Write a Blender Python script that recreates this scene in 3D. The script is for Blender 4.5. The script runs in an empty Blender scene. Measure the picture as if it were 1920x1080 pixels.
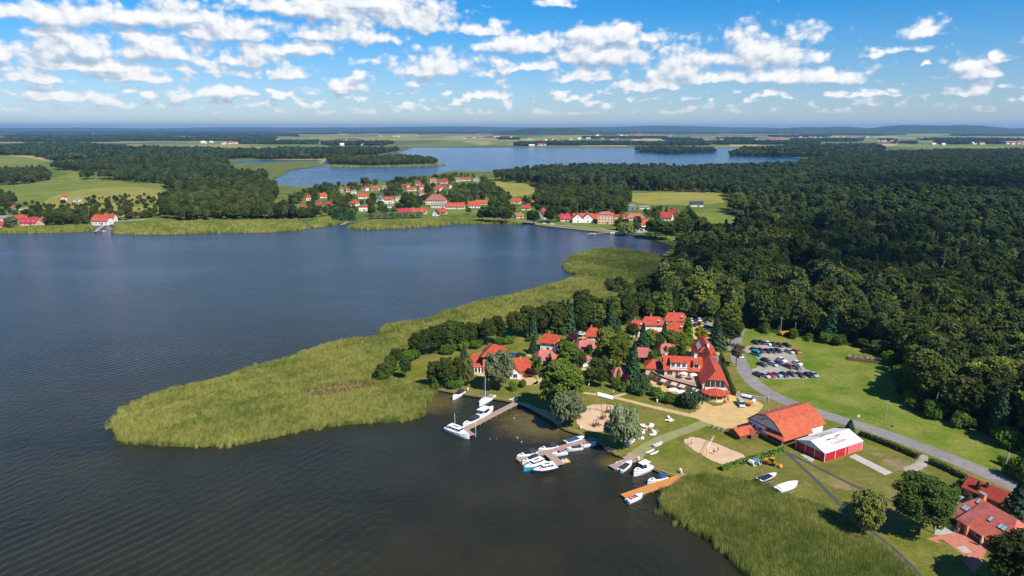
import bpy, bmesh, math, random
import numpy as np
from mathutils import Vector, Matrix
from mathutils.geometry import tessellate_polygon, delaunay_2d_cdt
R = math.radians
random.seed(7); rng = np.random.default_rng(7)
sc = bpy.context.scene
col = sc.collection
# ------------------------------------------------------------ camera
CAM_H = 90.0; FPX = 1281.0; PITCH = math.atan(300 / FPX)
cd = bpy.data.cameras.new('camera'); cam = bpy.data.objects.new('camera', cd); col.objects.link(cam)
cam.location = (0, 0, CAM_H); cam.rotation_euler = (math.pi / 2 - PITCH, 0, 0)
cd.sensor_width = 36; cd.lens = 36 * FPX / 1920; cd.clip_start = 1; cd.clip_end = 200000
sc.camera = cam
# ------------------------------------------------------------ light
SUN_EL = R(47); SUN_AZ = R(139)          # azimuth clockwise from +Y (view direction)
sl = bpy.data.lights.new('sun', 'SUN'); sl.energy = 4.7; sl.angle = R(0.53); sl.color = (1, .945, .86)
so = bpy.data.objects.new('sun', sl); col.objects.link(so)
sdir = Vector((math.sin(SUN_AZ) * math.cos(SUN_EL), math.cos(SUN_AZ) * math.cos(SUN_EL), math.sin(SUN_EL)))
so.rotation_euler = sdir.to_track_quat('Z', 'Y').to_euler()
vs = sc.view_settings; vs.view_transform = 'Standard'; vs.look = 'None'; vs.exposure = 0.62; vs.gamma = 1
sc.cycles.use_denoising = True
sc.cycles.max_bounces = 6; sc.cycles.diffuse_bounces = 3; sc.cycles.glossy_bounces = 3
sc.cycles.transparent_max_bounces = 8; sc.cycles.volume_bounces = 0
sc.cycles.sample_clamp_indirect = 6
# ------------------------------------------------------------ node helpers
def nt_clear(nt):
    nt.nodes.clear(); return nt
def N(nt, typ, **kw):
    n = nt.nodes.new(typ)
    for k, v in kw.items():
        if k.startswith('i_'):
            n.inputs[int(k[2:])].default_value = v
        else:
            setattr(n, k, v)
    return n
def LK(nt, a, b): nt.links.new(a, b)
def MA(nt, op, a, b=None, clamp=False):
    n = nt.nodes.new('ShaderNodeMath'); n.operation = op; n.use_clamp = clamp
    for i, v in enumerate((a, b)):
        if v is None: continue
        if isinstance(v, (int, float)): n.inputs[i].default_value = v
        else: nt.links.new(v, n.inputs[i])
    return n.outputs[0]
def VM(nt, op, a, b=None):
    n = nt.nodes.new('ShaderNodeVectorMath'); n.operation = op
    for i, v in enumerate((a, b)):
        if v is None: continue
        if isinstance(v, (tuple, list)): n.inputs[i].default_value = v
        else: nt.links.new(v, n.inputs[i])
    return n.outputs['Value'] if op in ('LENGTH', 'DOT_PRODUCT', 'DISTANCE') else n.outputs[0]
def RAMP(nt, fac, stops, interp='LINEAR'):
    n = nt.nodes.new('ShaderNodeValToRGB'); n.color_ramp.interpolation = interp
    e = n.color_ramp.elements
    while len(e) < len(stops): e.new(0.5)
    for el, (p, c) in zip(e, stops):
        el.position = p; el.color = (c, c, c, 1) if isinstance(c, (int, float)) else (*c, 1)
    if fac is not None: nt.links.new(fac, n.inputs[0])
    return n.outputs[0]
def MIX(nt, fac, a, b, blend='MIX'):
    n = nt.nodes.new('ShaderNodeMix'); n.data_type = 'RGBA'; n.blend_type = blend
    for i, v in ((0, fac), (6, a), (7, b)):
        if isinstance(v, (int, float)): n.inputs[i].default_value = v
        elif isinstance(v, tuple): n.inputs[i].default_value = (*v, 1)
        else: nt.links.new(v, n.inputs[i])
    return n.outputs[2]
def NOISE(nt, vec, scale, detail=3, rough=.55, dist=0, dim='3D'):
    n = nt.nodes.new('ShaderNodeTexNoise'); n.noise_dimensions = dim; n.inputs['Scale'].default_value = scale
    n.inputs['Detail'].default_value = detail; n.inputs['Roughness'].default_value = rough
    n.inputs['Distortion'].default_value = dist
    if vec is not None: nt.links.new(vec, n.inputs['Vector'])
    return n.outputs[0]
def SMOOTH(nt, v, lo, hi):
    n = nt.nodes.new('ShaderNodeMapRange'); n.interpolation_type = 'SMOOTHSTEP'
    n.inputs[1].default_value = lo; n.inputs[2].default_value = hi
    nt.links.new(v, n.inputs[0]); return n.outputs[0]
# ------------------------------------------------------------ world: clear sky with cumulus clouds
def cloud_dir(x, y):                       # photo pixel -> azimuth, elevation in degrees
    dx = (x - 960) / FPX; dy = (540 - y) / FPX
    d = Vector((dx, math.cos(PITCH) + dy * math.sin(PITCH), -math.sin(PITCH) + dy * math.cos(PITCH))).normalized()
    return math.degrees(math.atan2(d.x, d.y)), math.degrees(math.asin(d.z))
# cumulus heaps: x, y of the flat base, half width, height (photo pixels)
CLOUDS = [(420, 70, 130, 36), (20, 110, 80, 40), (180, 128, 200, 20), (700, 12, 160, 30), (900, 60, 60, 22), (1340, 150, 100, 24), (560, 100, 90, 26), (1000, 130, 70, 20), (150, 100, 120, 66), (300, 102, 130, 45), (460, 118, 75, 32), (640, 70, 110, 48), (770, 45, 105, 62), (300, 40, 240, 42),
          (560, 20, 200, 40), (90, 38, 150, 40), (815, 136, 92, 44), (545, 144, 46, 26), (985, 92, 130, 34), (1130, 112, 150, 44),
          (1145, 76, 120, 32), (1275, 136, 78, 62), (1100, 146, 85, 26), (1440, 114, 120, 66), (1440, 150, 150, 28), (1560, 152, 110, 26),
          (1745, 64, 52, 30), (1820, 140, 48, 34), (1865, 112, 24, 18), (1810, 174, 50, 28), (60, 150, 90, 30), (260, 150, 100, 24),
          (640, 168, 60, 20), (1630, 194, 34, 13), (920, 184, 48, 14), (1045, 10, 32, 22), (1225, 166, 90, 22), (420, 178, 90, 20), (120, 186, 100, 18), (1740, 122, 28, 12)]
w = bpy.data.worlds.new('World'); sc.world = w; w.use_nodes = True
nt = nt_clear(w.node_tree)
def cloud_group():
    g = bpy.data.node_groups.new('cloud_field', 'ShaderNodeTree')
    g.interface.new_socket('P', in_out='INPUT', socket_type='NodeSocketVector')
    g.interface.new_socket('F', in_out='OUTPUT', socket_type='NodeSocketFloat')
    gi = g.nodes.new('NodeGroupInput'); go = g.nodes.new('NodeGroupOutput')
    P = gi.outputs[0]                      # (azimuth, elevation, 0) in degrees
    wn = g.nodes.new('ShaderNodeTexNoise'); wn.noise_dimensions = '2D'; wn.inputs['Scale'].default_value = .55; wn.inputs['Detail'].default_value = 2
    LK(g, P, wn.inputs['Vector'])
    wv = VM(g, 'SUBTRACT', wn.outputs['Color'], (.5, .5, .5))
    Pw = VM(g, 'ADD', P, VM(g, 'MULTIPLY', wv, (2.2, .9, 0)))
    best = None
    for (x, y, hw, h) in CLOUDS:
        hw *= 1.12; h *= 1.22; a0, e0 = cloud_dir(x, y); a1, _ = cloud_dir(x + hw, y); _, e1 = cloud_dir(x, y - h)
        q = VM(g, 'MULTIPLY', VM(g, 'SUBTRACT', Pw, (a0, e0, 0)), (1 / max(.2, a1 - a0), 1 / max(.15, e1 - e0), 0))
        q = VM(g, 'MAXIMUM', q, VM(g, 'MULTIPLY', q, (-1, -4.0, 0)))
        ln = VM(g, 'LENGTH', q)
        best = ln if best is None else MA(g, 'MINIMUM', best, ln)
    blob = MA(g, 'SUBTRACT', 1.0, best)
    sep = g.nodes.new('ShaderNodeSeparateXYZ'); LK(g, P, sep.inputs[0])
    el = sep.outputs[1]
    # small cumulus rows towards the horizon, wider heaps above the frame
    def band(S, lo0, lo1, hi0, hi1, thr, amp):
        n = NOISE(g, VM(g, 'MULTIPLY', P, (S, S * 2.3, 0)), 1, 3, .5, 0, '2D')
        m = MA(g, 'MULTIPLY', SMOOTH(g, el, lo0, lo1), MA(g, 'SUBTRACT', 1.0, SMOOTH(g, el, hi0, hi1)))
        v = MA(g, 'MULTIPLY', MA(g, 'SUBTRACT', n, thr), amp)
        return MA(g, 'SUBTRACT', MA(g, 'MULTIPLY', MA(g, 'ADD', v, 1.2), m), 1.2)
    azc = MA(g, 'MULTIPLY', MA(g, 'ABSOLUTE', MA(g, 'ADD', sep.outputs[0], 26)), -.004)
    cover = MA(g, 'ADD', .17, azc)
    f = blob
    for bnd in (band(.62, .7, 1.2, 2.6, 3.8, .50, 2.6), band(.36, 2.6, 3.4, 5.2, 7.0, .555, 2.8), band(.15, 9.5, 13, 70, 85, .66, 2.6)):
        f = MA(g, 'MAXIMUM', f, MA(g, 'ADD', bnd, cover))
    n1 = NOISE(g, VM(g, 'MULTIPLY', P, (1, 1.5, 0)), .42, 7, .54, 0, '2D')
    vo = g.nodes.new('ShaderNodeTexVoronoi'); vo.feature = 'F1'; vo.voronoi_dimensions = '2D'; vo.inputs['Scale'].default_value = .95
    vo.inputs['Detail'].default_value = 1.5; vo.inputs['Roughness'].default_value = .55
    LK(g, VM(g, 'ADD', VM(g, 'MULTIPLY', P, (1, 1.3, 0)), VM(g, 'MULTIPLY', wv, (.7, .7, 0))), vo.inputs['Vector'])
    f = MA(g, 'ADD', f, MA(g, 'MULTIPLY', MA(g, 'SUBTRACT', n1, .5), 1.5))
    f = MA(g, 'ADD', f, MA(g, 'MULTIPLY', MA(g, 'SUBTRACT', .42, vo.outputs['Distance']), .42))
    LK(g, f, go.inputs[0])
    return g
tc = N(nt, 'ShaderNodeTexCoord')
sp = N(nt, 'ShaderNodeSeparateXYZ'); LK(nt, tc.outputs['Generated'], sp.inputs[0])
az = MA(nt, 'MULTIPLY', MA(nt, 'ARCTAN2', sp.outputs[0], sp.outputs[1]), 57.2958)
elv = MA(nt, 'MULTIPLY', MA(nt, 'ARCSINE', sp.outputs[2]), 57.2958)
cb = N(nt, 'ShaderNodeCombineXYZ'); LK(nt, az, cb.inputs[0]); LK(nt, elv, cb.inputs[1])
cg = cloud_group()
g1 = N(nt, 'ShaderNodeGroup', node_tree=cg); LK(nt, cb.outputs[0], g1.inputs[0])
g2 = N(nt, 'ShaderNodeGroup', node_tree=cg); LK(nt, VM(nt, 'ADD', cb.outputs[0], (.28, .55, 0)), g2.inputs[0])
dens = g1.outputs[0]
alpha = MA(nt, 'MULTIPLY', SMOOTH(nt, dens, -.14, .46), SMOOTH(nt, elv, .3, 2.2))
lit = MA(nt, 'ADD', MA(nt, 'MULTIPLY', MA(nt, 'SUBTRACT', dens, g2.outputs[0]), .72), .54)
cc = RAMP(nt, lit, [(0.0, (.42, .50, .63)), (.38, (.62, .69, .79)), (.70, (.97, .98, 1.0)), (1.0, (1.12, 1.11, 1.09))])
sky = N(nt, 'ShaderNodeTexSky', sky_type='NISHITA', sun_disc=False, sun_elevation=SUN_EL, sun_rotation=SUN_AZ,
        altitude=100, air_density=1.0, dust_density=.1, ozone_density=2.0)
skyc = MIX(nt, 1.0, sky.outputs[0], RAMP(nt, MA(nt, 'DIVIDE', elv, 30.0), [(0, (.76, .86, 1.12)), (.10, (.60, .84, 1.18)), (.30, (.15, .76, 1.28)), (1, (.15, .76, 1.30))]), 'MULTIPLY')
b1 = N(nt, 'ShaderNodeBackground'); LK(nt, skyc, b1.inputs[0]); b1.inputs[1].default_value = .066
b2 = N(nt, 'ShaderNodeBackground'); LK(nt, cc, b2.inputs[0]); b2.inputs[1].default_value = .64
mx = N(nt, 'ShaderNodeMixShader'); LK(nt, MA(nt, 'MULTIPLY', alpha, .96), mx.inputs[0]); LK(nt, b1.outputs[0], mx.inputs[1]); LK(nt, b2.outputs[0], mx.inputs[2])
wo = N(nt, 'ShaderNodeOutputWorld'); LK(nt, mx.outputs[0], wo.inputs[0])
w.cycles.sampling_method = 'MANUAL'; w.cycles.sample_map_resolution = 512
# ------------------------------------------------------------ positions and mesh helpers
LZ = .6                                     # land level above the lake
def G(x, y, z=LZ):
    dx = (x - 960) / FPX; dy = (540 - y) / FPX
    d = Vector((dx, math.cos(PITCH) + dy * math.sin(PITCH), -math.sin(PITCH) + dy * math.cos(PITCH)))
    t = (z - CAM_H) / d.z
    return Vector((t * d.x, t * d.y, z))
def GP(pts, z=LZ): return [G(x, y, z) for x, y in pts]
def ppm(y, z=LZ):                            # photo pixels for one metre at the ground seen at row y
    dy = (540 - y) / FPX
    return FPX * (math.sin(PITCH) - dy * math.cos(PITCH)) / (CAM_H - z)
def smooth_ring(pts, it=2, closed=True):
    for _ in range(it):
        o = []
        n = len(pts)
        for i in range(n if closed else n - 1):
            a, b = pts[i], pts[(i + 1) % n]
            o += [a.lerp(b, .25), a.lerp(b, .75)]
        if not closed: o = [pts[0]] + o + [pts[-1]]
        pts = o
    return pts
class MB:
    def __init__(s): s.v = []; s.f = []; s.m = []; s.mi = 0
    def mat(s, i): s.mi = i; return s
    def add(s, vs_, fs_):
        o = len(s.v); s.v += [tuple(p) for p in vs_]
        for f in fs_: s.f.append(tuple(i + o for i in f)); s.m.append(s.mi)
        return s
    def poly(s, pts): return s.add(pts, [tuple(range(len(pts)))])
    def box(s, x0, x1, y0, y1, z0, z1):
        return s.add([(x0, y0, z0), (x1, y0, z0), (x1, y1, z0), (x0, y1, z0), (x0, y0, z1), (x1, y0, z1), (x1, y1, z1), (x0, y1, z1)],
                     [(0, 3, 2, 1), (4, 5, 6, 7), (0, 1, 5, 4), (1, 2, 6, 5), (2, 3, 7, 6), (3, 0, 4, 7)])
    def prism(s, pts, h):                    # closed ring extruded by vector h
        n = len(pts); h = Vector(h)
        a = [Vector(p) for p in pts]; b = [p + h for p in a]
        fs = [tuple(range(n))[::-1], tuple(range(n, 2 * n))] + [(i, (i + 1) % n, n + (i + 1) % n, n + i) for i in range(n)]
        return s.add(a + b, fs)
    def slab(s, pts, t):                     # thin plate: polygon thickened downwards
        return s.prism(pts, (0, 0, -t))
    def cyl(s, p0, p1, r0, r1=None, n=6):
        r1 = r0 if r1 is None else r1
        p0 = Vector(p0); p1 = Vector(p1); d = (p1 - p0).normalized()
        u = d.orthogonal().normalized(); v = d.cross(u)
        a = [p0 + (u * math.cos(2 * math.pi * i / n) + v * math.sin(2 * math.pi * i / n)) * r0 for i in range(n)]
        b = [p1 + (u * math.cos(2 * math.pi * i / n) + v * math.sin(2 * math.pi * i / n)) * r1 for i in range(n)]
        return s.add(a + b, [tuple(range(n))[::-1], tuple(range(n, 2 * n))] + [(i, (i + 1) % n, n + (i + 1) % n, n + i) for i in range(n)])
    def loft(s, rings, cap=True, closed=True):
        n = len(rings[0]); vs_ = [p for r in rings for p in r]; fs = []
        for k in range(len(rings) - 1):
            for i in range(n if closed else n - 1):
                j = (i + 1) % n
                fs.append((k * n + i, k * n + j, (k + 1) * n + j, (k + 1) * n + i))
        if cap: fs += [tuple(range(n))[::-1], tuple(range((len(rings) - 1) * n, len(rings) * n))]
        return s.add(vs_, fs)
    def mesh(s, name, mats):
        me = bpy.data.meshes.new(name); me.from_pydata(s.v, [], s.f)
        for m in (mats if isinstance(mats, (list, tuple)) else [mats]): me.materials.append(m)
        if any(s.m): me.polygons.foreach_set('material_index', s.m)
        me.update(); return me
    def build(s, name, mats, parent=None, smooth=False):
        me = s.mesh(name, mats)
        if smooth: me.polygons.foreach_set('use_smooth', [True] * len(me.polygons))
        return obj(name, me, parent)
def obj(name, me, parent=None, loc=None, rz=None):
    o = bpy.data.objects.new(name, me); col.objects.link(o)
    if parent is not None: o.parent = parent
    if loc is not None: o.location = loc
    if rz is not None: o.rotation_euler[2] = rz
    return o
def tag(o, label=None, cat=None, group=None, kind=None):
    if label: o['label'] = label
    if cat: o['category'] = cat
    if group: o['group'] = group
    if kind: o['kind'] = kind
    return o
def thing(name, label, cat, loc, rz=0, group=None):
    o = bpy.data.objects.new(name, None); col.objects.link(o); o.empty_display_size = .3
    o.location = loc; o.rotation_euler[2] = rz
    return tag(o, label, cat, group)
def copy_tree(src, loc, rz=0, label=None, group=None, scale=None):
    def cp(o, par):
        c = o.copy(); col.objects.link(c); c.parent = par
        for ch in [k for k in bpy.data.objects[o.name].children]: cp(ch, c)
        return c
    r = cp(src, None); r.location = loc; r.rotation_euler = (0, 0, rz)
    if scale: r.scale = scale if isinstance(scale, tuple) else (scale,) * 3
    return tag(r, label, None, group)
# ------------------------------------------------------------ materials
def surf(name, stops, scale=.5, detail=4, rough=.85, bump=0, bscale=None, world=False, spec=.3, second=None, metal=0, coat=0, grain=0):
    """procedural surface: noise through a colour ramp, optional second larger noise and fine relief"""
    m = bpy.data.materials.new(name); m.use_nodes = True; t = m.node_tree; t.nodes.clear()
    out = N(t, 'ShaderNodeOutputMaterial'); bs = N(t, 'ShaderNodeBsdfPrincipled'); LK(t, bs.outputs[0], out.inputs[0])
    if world: vec = N(t, 'ShaderNodeNewGeometry').outputs['Position']
    else: vec = N(t, 'ShaderNodeTexCoord').outputs['Object']
    if len(stops) == 1: stops = [(0, tuple(c * .9 for c in stops[0])), (1, tuple(min(1, c * 1.08) for c in stops[0]))]
    elif not isinstance(stops[0][1], tuple): stops = [(.25 + .5 * i / (len(stops) - 1), c) for i, c in enumerate(stops)]
    c = RAMP(t, NOISE(t, vec, scale, detail, .6), stops)
    if second:
        s2, amt, c2 = second
        c = MIX(t, MA(t, 'MULTIPLY', SMOOTH(t, NOISE(t, vec, s2, 3), .42, .68), amt), c, c2)
    if grain:
        g_ = RAMP(t, NOISE(t, vec, 1.1, 5, .7), [(.25, 1 - grain), (.5, 1.0), (.75, 1 + grain * .8)])
        c = MIX(t, 1.0, c, g_, 'MULTIPLY')
    LK(t, c, bs.inputs['Base Color'])
    bs.inputs['Roughness'].default_value = rough; bs.inputs['Specular IOR Level'].default_value = spec
    bs.inputs['Metallic'].default_value = metal; bs.inputs['Coat Weight'].default_value = coat
    if bump:
        b = N(t, 'ShaderNodeBump'); b.inputs['Strength'].default_value = 1; b.inputs['Distance'].default_value = bump
        LK(t, NOISE(t, vec, bscale or scale * 4, 3), b.inputs['Height']); LK(t, b.outputs[0], bs.inputs['Normal'])
    return m
def leafmat(name, dark, light, transl=.3, var=.35):
    """foliage: each leaf and each tree of its own tone"""
    m = bpy.data.materials.new(name); m.use_nodes = True; t = m.node_tree; t.nodes.clear()
    out = N(t, 'ShaderNodeOutputMaterial')
    at = N(t, 'ShaderNodeAttribute', attribute_name='tint'); oi = N(t, 'ShaderNodeObjectInfo')
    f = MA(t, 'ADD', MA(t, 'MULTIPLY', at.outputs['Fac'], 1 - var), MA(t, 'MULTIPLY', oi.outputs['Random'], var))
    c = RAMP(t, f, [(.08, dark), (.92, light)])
    hs = N(t, 'ShaderNodeHueSaturation'); LK(t, c, hs.inputs['Color'])
    r2 = MA(t, 'FRACT', MA(t, 'MULTIPLY', oi.outputs['Random'], 17.3))
    LK(t, MA(t, 'ADD', .475, MA(t, 'MULTIPLY', r2, .04)), hs.inputs['Hue'])
    LK(t, MA(t, 'ADD', .78, MA(t, 'MULTIPLY', MA(t, 'FRACT', MA(t, 'MULTIPLY', oi.outputs['Random'], 5.7)), .45)), hs.inputs['Value'])
    d = N(t, 'ShaderNodeBsdfDiffuse'); tr = N(t, 'ShaderNodeBsdfTranslucent')
    LK(t, hs.outputs[0], d.inputs[0]); LK(t, hs.outputs[0], tr.inputs[0])
    mx = N(t, 'ShaderNodeMixShader'); mx.inputs[0].default_value = transl
    LK(t, d.outputs[0], mx.inputs[1]); LK(t, tr.outputs[0], mx.inputs[2]); LK(t, mx.outputs[0], out.inputs[0])
    return m
M = {}
def flat(name, c, rough=.6, spec=.4, metal=0, coat=0):
    if name not in M: M[name] = surf(name, [c], 3, 2, rough, 0, spec=spec, metal=metal, coat=coat)
    return M[name]
# ============================================================ trees: shared shapes
LEAF = {
    'alder': leafmat('leaf_alder', (.026, .046, .011), (.100, .136, .032)),
    'linden': leafmat('leaf_linden', (0.0613, 0.105, 0.0175), (0.2188, 0.2625, 0.0455)),
    'forest': leafmat('leaf_forest', (.034, .055, .014), (.140, .170, .046), .25, .6),
    'pine': leafmat('leaf_pine', (.024, .050, .020), (.085, .135, .048), .12, .6),
    'spruce': leafmat('leaf_spruce', (0.021, 0.0525, 0.0245), (0.0735, 0.1365, 0.0595), .1),
    'willow': leafmat('leaf_willow', (0.0862, 0.1207, 0.0517), (0.2875, 0.3277, 0.1725), .3, .2),
    'golden_willow': leafmat('leaf_golden_willow', (0.0862, 0.115, 0.0207), (0.276, 0.299, 0.0805), .3, .2),
    'birch': leafmat('leaf_birch', (0.0525, 0.0963, 0.021), (0.1925, 0.245, 0.07)),
    'thuja': leafmat('leaf_thuja', (0.0525, 0.105, 0.014), (0.1488, 0.2625, 0.0315), .15),
    'yellow': leafmat('leaf_yellow', (0.115, 0.138, 0.0092), (0.3795, 0.345, 0.0172)),
    'purple': leafmat('leaf_purple', (0.0315, 0.0105, 0.0175), (0.105, 0.0315, 0.0438)),
    'bush': leafmat('leaf_bush', (0.0438, 0.091, 0.014), (0.1488, 0.2363, 0.035)),
    'pinebush': leafmat('leaf_pinebush', (.022, .045, .018), (.080, .125, .050), .12),
    'brown': leafmat('leaf_brown', (0.105, 0.0963, 0.0438), (0.28, 0.245, 0.1225)),
}
BARK = surf('bark', [(.045, .034, .024), (.11, .085, .06)], 6, 4, .95, .02, 20)
BARKW = surf('birch_bark', [(.10, .09, .08), (.55, .53, .48)], 8, 4, .8, .01, 20)
BARKP = surf('pine_bark', [(.09, .045, .025), (.22, .11, .055)], 6, 4, .95, .02, 20)
def ico(n=1):
    bm = bmesh.new(); bmesh.ops.create_icosphere(bm, subdivisions=n, radius=1)
    v = np.array([p.co[:] for p in bm.verts]); f = [tuple(p.index for p in q.verts) for q in bm.faces]; bm.free(); return v, f
ICV, ICF = ico(2)
def crown(kind, seed, n, size):
    """leaf-sized faces spread over the lobes of a crown; returns verts, faces, tint (one per face)"""
    r = np.random.default_rng(seed); V = []; F = []; T = []
    lobes = []
    if kind in ('alder', 'linden', 'forest', 'birch', 'yellow', 'purple', 'brown'):
        w_, c0, hz, k = dict(alder=(4.3, 8.2, 5.9, 30), linden=(4.0, 8.2, 6.2, 30), forest=(4.2, 8.8, 6.5, 24), birch=(2.9, 9.4, 5.6, 14),
                             yellow=(3.6, 5.0, 4.0, 14), purple=(2.6, 3.4, 2.8, 10), brown=(3.0, 8.5, 5.0, 10))[kind]
        lobes.append(((0, 0, c0), (w_ * .62, w_ * .62, hz * .72)))
        for i in range(k):
            a = i * 2.399 + r.uniform(-.4, .4); zz = -.78 + 1.66 * (i + .5) / k; rad = math.sqrt(max(.05, 1 - zz * zz * .9))
            q = r.uniform(.52, .78); s = r.uniform(.20, .44) * w_ * (1.05 if zz < .3 else .85)
            lobes.append(((math.cos(a) * rad * w_ * q, math.sin(a) * rad * w_ * q, c0 + zz * hz * .74), (s, s, s * r.uniform(.75, .95))))
    elif kind in ('willow', 'golden_willow'):
        w_, c0, hz = (4.9, 6.4, 4.6) if kind == 'willow' else (3.6, 4.8, 3.6)
        lobes.append(((0, 0, c0), (w_ * .6, w_ * .6, hz * .7)))
        for i in range(26):
            a = i * 2.399; zz = -.8 + 1.7 * (i + .5) / 26; rad = math.sqrt(max(.05, 1 - zz * zz * .85)); q = r.uniform(.55, .82); s = r.uniform(.2, .34) * w_
            lobes.append(((math.cos(a) * rad * w_ * q, math.sin(a) * rad * w_ * q, c0 + zz * hz * .78), (s * .85, s * .85, s * 1.15)))
    elif kind == 'pine':
        for i in range(13):
            a = i * 2.399; z = 8.5 + 8.0 * (i + .5) / 13; q = (1 - ((z - 10.5) / 9.5) ** 2) * r.uniform(.9, 2.4); s = r.uniform(1.1, 1.7)
            lobes.append(((math.cos(a) * q, math.sin(a) * q, z), (s * 1.2, s * 1.2, s * .75)))
    elif kind in ('bush', 'pinebush'):
        lobes.append(((0, 0, .9), (1.3, 1.3, 1.1)))
        for i in range(9):
            a = i * 2.399; s = r.uniform(.5, .85); lobes.append(((math.cos(a) * r.uniform(.5, 1.2), math.sin(a) * r.uniform(.5, 1.2), r.uniform(.5, 1.5)), (s, s, s * .9)))
    if lobes:
        C = np.array([l[0] for l in lobes]); S = np.array([l[1] for l in lobes])
        ar = (S[:, 0] * S[:, 2]); pick = r.choice(len(lobes), n * 3, p=ar / ar.sum())
        d = r.normal(size=(n * 3, 3)); d /= np.linalg.norm(d, axis=1)[:, None]; d[:, 2] = np.where(d[:, 2] < -.45, -d[:, 2], d[:, 2])
        rad = r.uniform(.66, 1.16, (n * 3, 1)); P = C[pick] + d * S[pick] * rad
        keep = np.ones(n * 3, bool)
        for j in range(len(lobes)):
            q = ((P - C[j]) / (S[j] * .82)); keep &= ~(((q * q).sum(1) < 1) & (pick != j))
        P = P[keep][:n]; d = d[keep][:n]; pk = pick[keep][:n]; n = len(P)
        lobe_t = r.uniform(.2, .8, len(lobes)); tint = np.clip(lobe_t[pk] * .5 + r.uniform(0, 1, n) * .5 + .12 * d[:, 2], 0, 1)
        nor = d * .75 + np.array([0, 0, .35]) + r.normal(size=(n, 3)) * .42
        long = 2.2 if 'willow' in kind else 1.25
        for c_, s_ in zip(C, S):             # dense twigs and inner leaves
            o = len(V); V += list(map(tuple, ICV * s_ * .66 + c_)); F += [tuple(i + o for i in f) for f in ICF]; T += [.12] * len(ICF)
    else:                                     # conifers grown in tiers
        if kind == 'spruce': h, w_, tiers = 15.0, 2.9, 17
        else: h, w_, tiers = 5.0, .62, 16     # thuja
        i = r.integers(0, tiers, n); fr = (i + r.uniform(-.25, .35, n)) / tiers; fr = np.clip(fr, 0, .995)
        a = r.uniform(0, 2 * math.pi, n)
        prof = (1 - fr) ** .85 if kind == 'spruce' else np.sqrt(np.clip(1 - fr ** 2.4, 0, 1))
        rad = w_ * prof * np.sqrt(r.uniform(.25, 1.0, n)) * (1 + .18 * np.sin(a * 5 + i * 2.1))
        z0 = 1.0 if kind == 'spruce' else .05
        z = z0 + fr * (h - z0) - (rad * .28 if kind == 'spruce' else 0)
        P = np.stack([np.cos(a) * rad, np.sin(a) * rad, z], 1); d = np.stack([np.cos(a), np.sin(a), np.full(n, .5)], 1)
        nor = d + r.normal(size=(n, 3)) * .45; tint = np.clip(r.uniform(0, .7, n) + .3 * rad / (w_ + .01), 0, 1); long = 1.5
        k = 7; prev = None
        for t_ in range(5):
            f0 = t_ / 5; rr = w_ * .6 * ((1 - f0) ** .85 if kind == 'spruce' else math.sqrt(1 - f0 ** 2.4)); o = len(V)
            V += [(math.cos(2 * math.pi * q / k) * rr, math.sin(2 * math.pi * q / k) * rr, z0 + f0 * (h - z0)) for q in range(k)]
            if prev is not None:
                F += [(prev + q, prev + (q + 1) % k, o + (q + 1) % k, o + q) for q in range(k)]; T += [.1] * k
            prev = o
    nor /= np.linalg.norm(nor, axis=1)[:, None]
    up = np.array([0, 0, 1.0]) if 'willow' in kind else r.normal(size=(n, 3))
    u = np.cross(nor, np.broadcast_to(up, nor.shape)); u /= np.linalg.norm(u, axis=1)[:, None] + 1e-6; v = np.cross(nor, u)
    sz = size * r.uniform(.55, 1.25, (n, 1)); b = nor * sz * .18
    Q = np.stack([P - u * sz * .5 - v * sz * long * .5 - b, P + u * sz * .5 - v * sz * long * .4 + b, P + u * sz * .42 + v * sz * long * .5 - b, P - u * sz * .5 + v * sz * long * .42 + b], 1)
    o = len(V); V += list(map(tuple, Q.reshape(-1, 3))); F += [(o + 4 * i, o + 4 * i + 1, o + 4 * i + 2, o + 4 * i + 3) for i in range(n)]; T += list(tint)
    return V, F, T
def leafmesh(name, V, F, T, mats, mi=None):
    me = bpy.data.meshes.new(name); me.from_pydata(V, [], F)
    for m in mats: me.materials.append(m)
    if mi: me.polygons.foreach_set('material_index', mi)
    a = me.attributes.new('tint', 'FLOAT', 'FACE'); a.data.foreach_set('value', T); me.update(); return me
TRUNKS = dict(alder=(.24, 6.5), linden=(.26, 6), forest=(.20, 9), birch=(.14, 9), yellow=(.16, 4), purple=(.10, 3), brown=(.16, 9), willow=(.36, 5), golden_willow=(.28, 4),
              pine=(.22, 15), bush=(.05, .8), pinebush=(.08, 1.0), spruce=(.2, 12), thuja=(.06, 3))
def trunk_mb(kind, seed):
    r = random.Random(seed); rad, h = TRUNKS[kind]; b = MB()
    pts = [Vector((0, 0, -.2)), Vector((r.uniform(-.1, .1), r.uniform(-.1, .1), h * .45)), Vector((r.uniform(-.3, .3), r.uniform(-.3, .3), h))]
    rr = [rad * 1.25, rad * .85, rad * .45]
    b.loft([[p + Vector((math.cos(2 * math.pi * i / 6) * q, math.sin(2 * math.pi * i / 6) * q, 0)) for i in range(6)] for p, q in zip(pts, rr)])
    if kind not in ('spruce', 'thuja', 'bush', 'pinebush'):
        for k in range(5):
            a = k * 2.4 + r.uniform(0, 1); z = h * r.uniform(.4, .85); L_ = h * r.uniform(.28, .42)
            p = pts[1].lerp(pts[2], max(0, (z - h * .45) / (h * .55)))
            b.cyl(p, p + Vector((math.cos(a) * L_ * .75, math.sin(a) * L_ * .75, L_ * .8)), rad * .42, rad * .12, 5)
    return b
def bark_of(kind): return BARKW if kind == 'birch' else BARKP if kind == 'pine' else BARK
PROTO = {}
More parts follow.
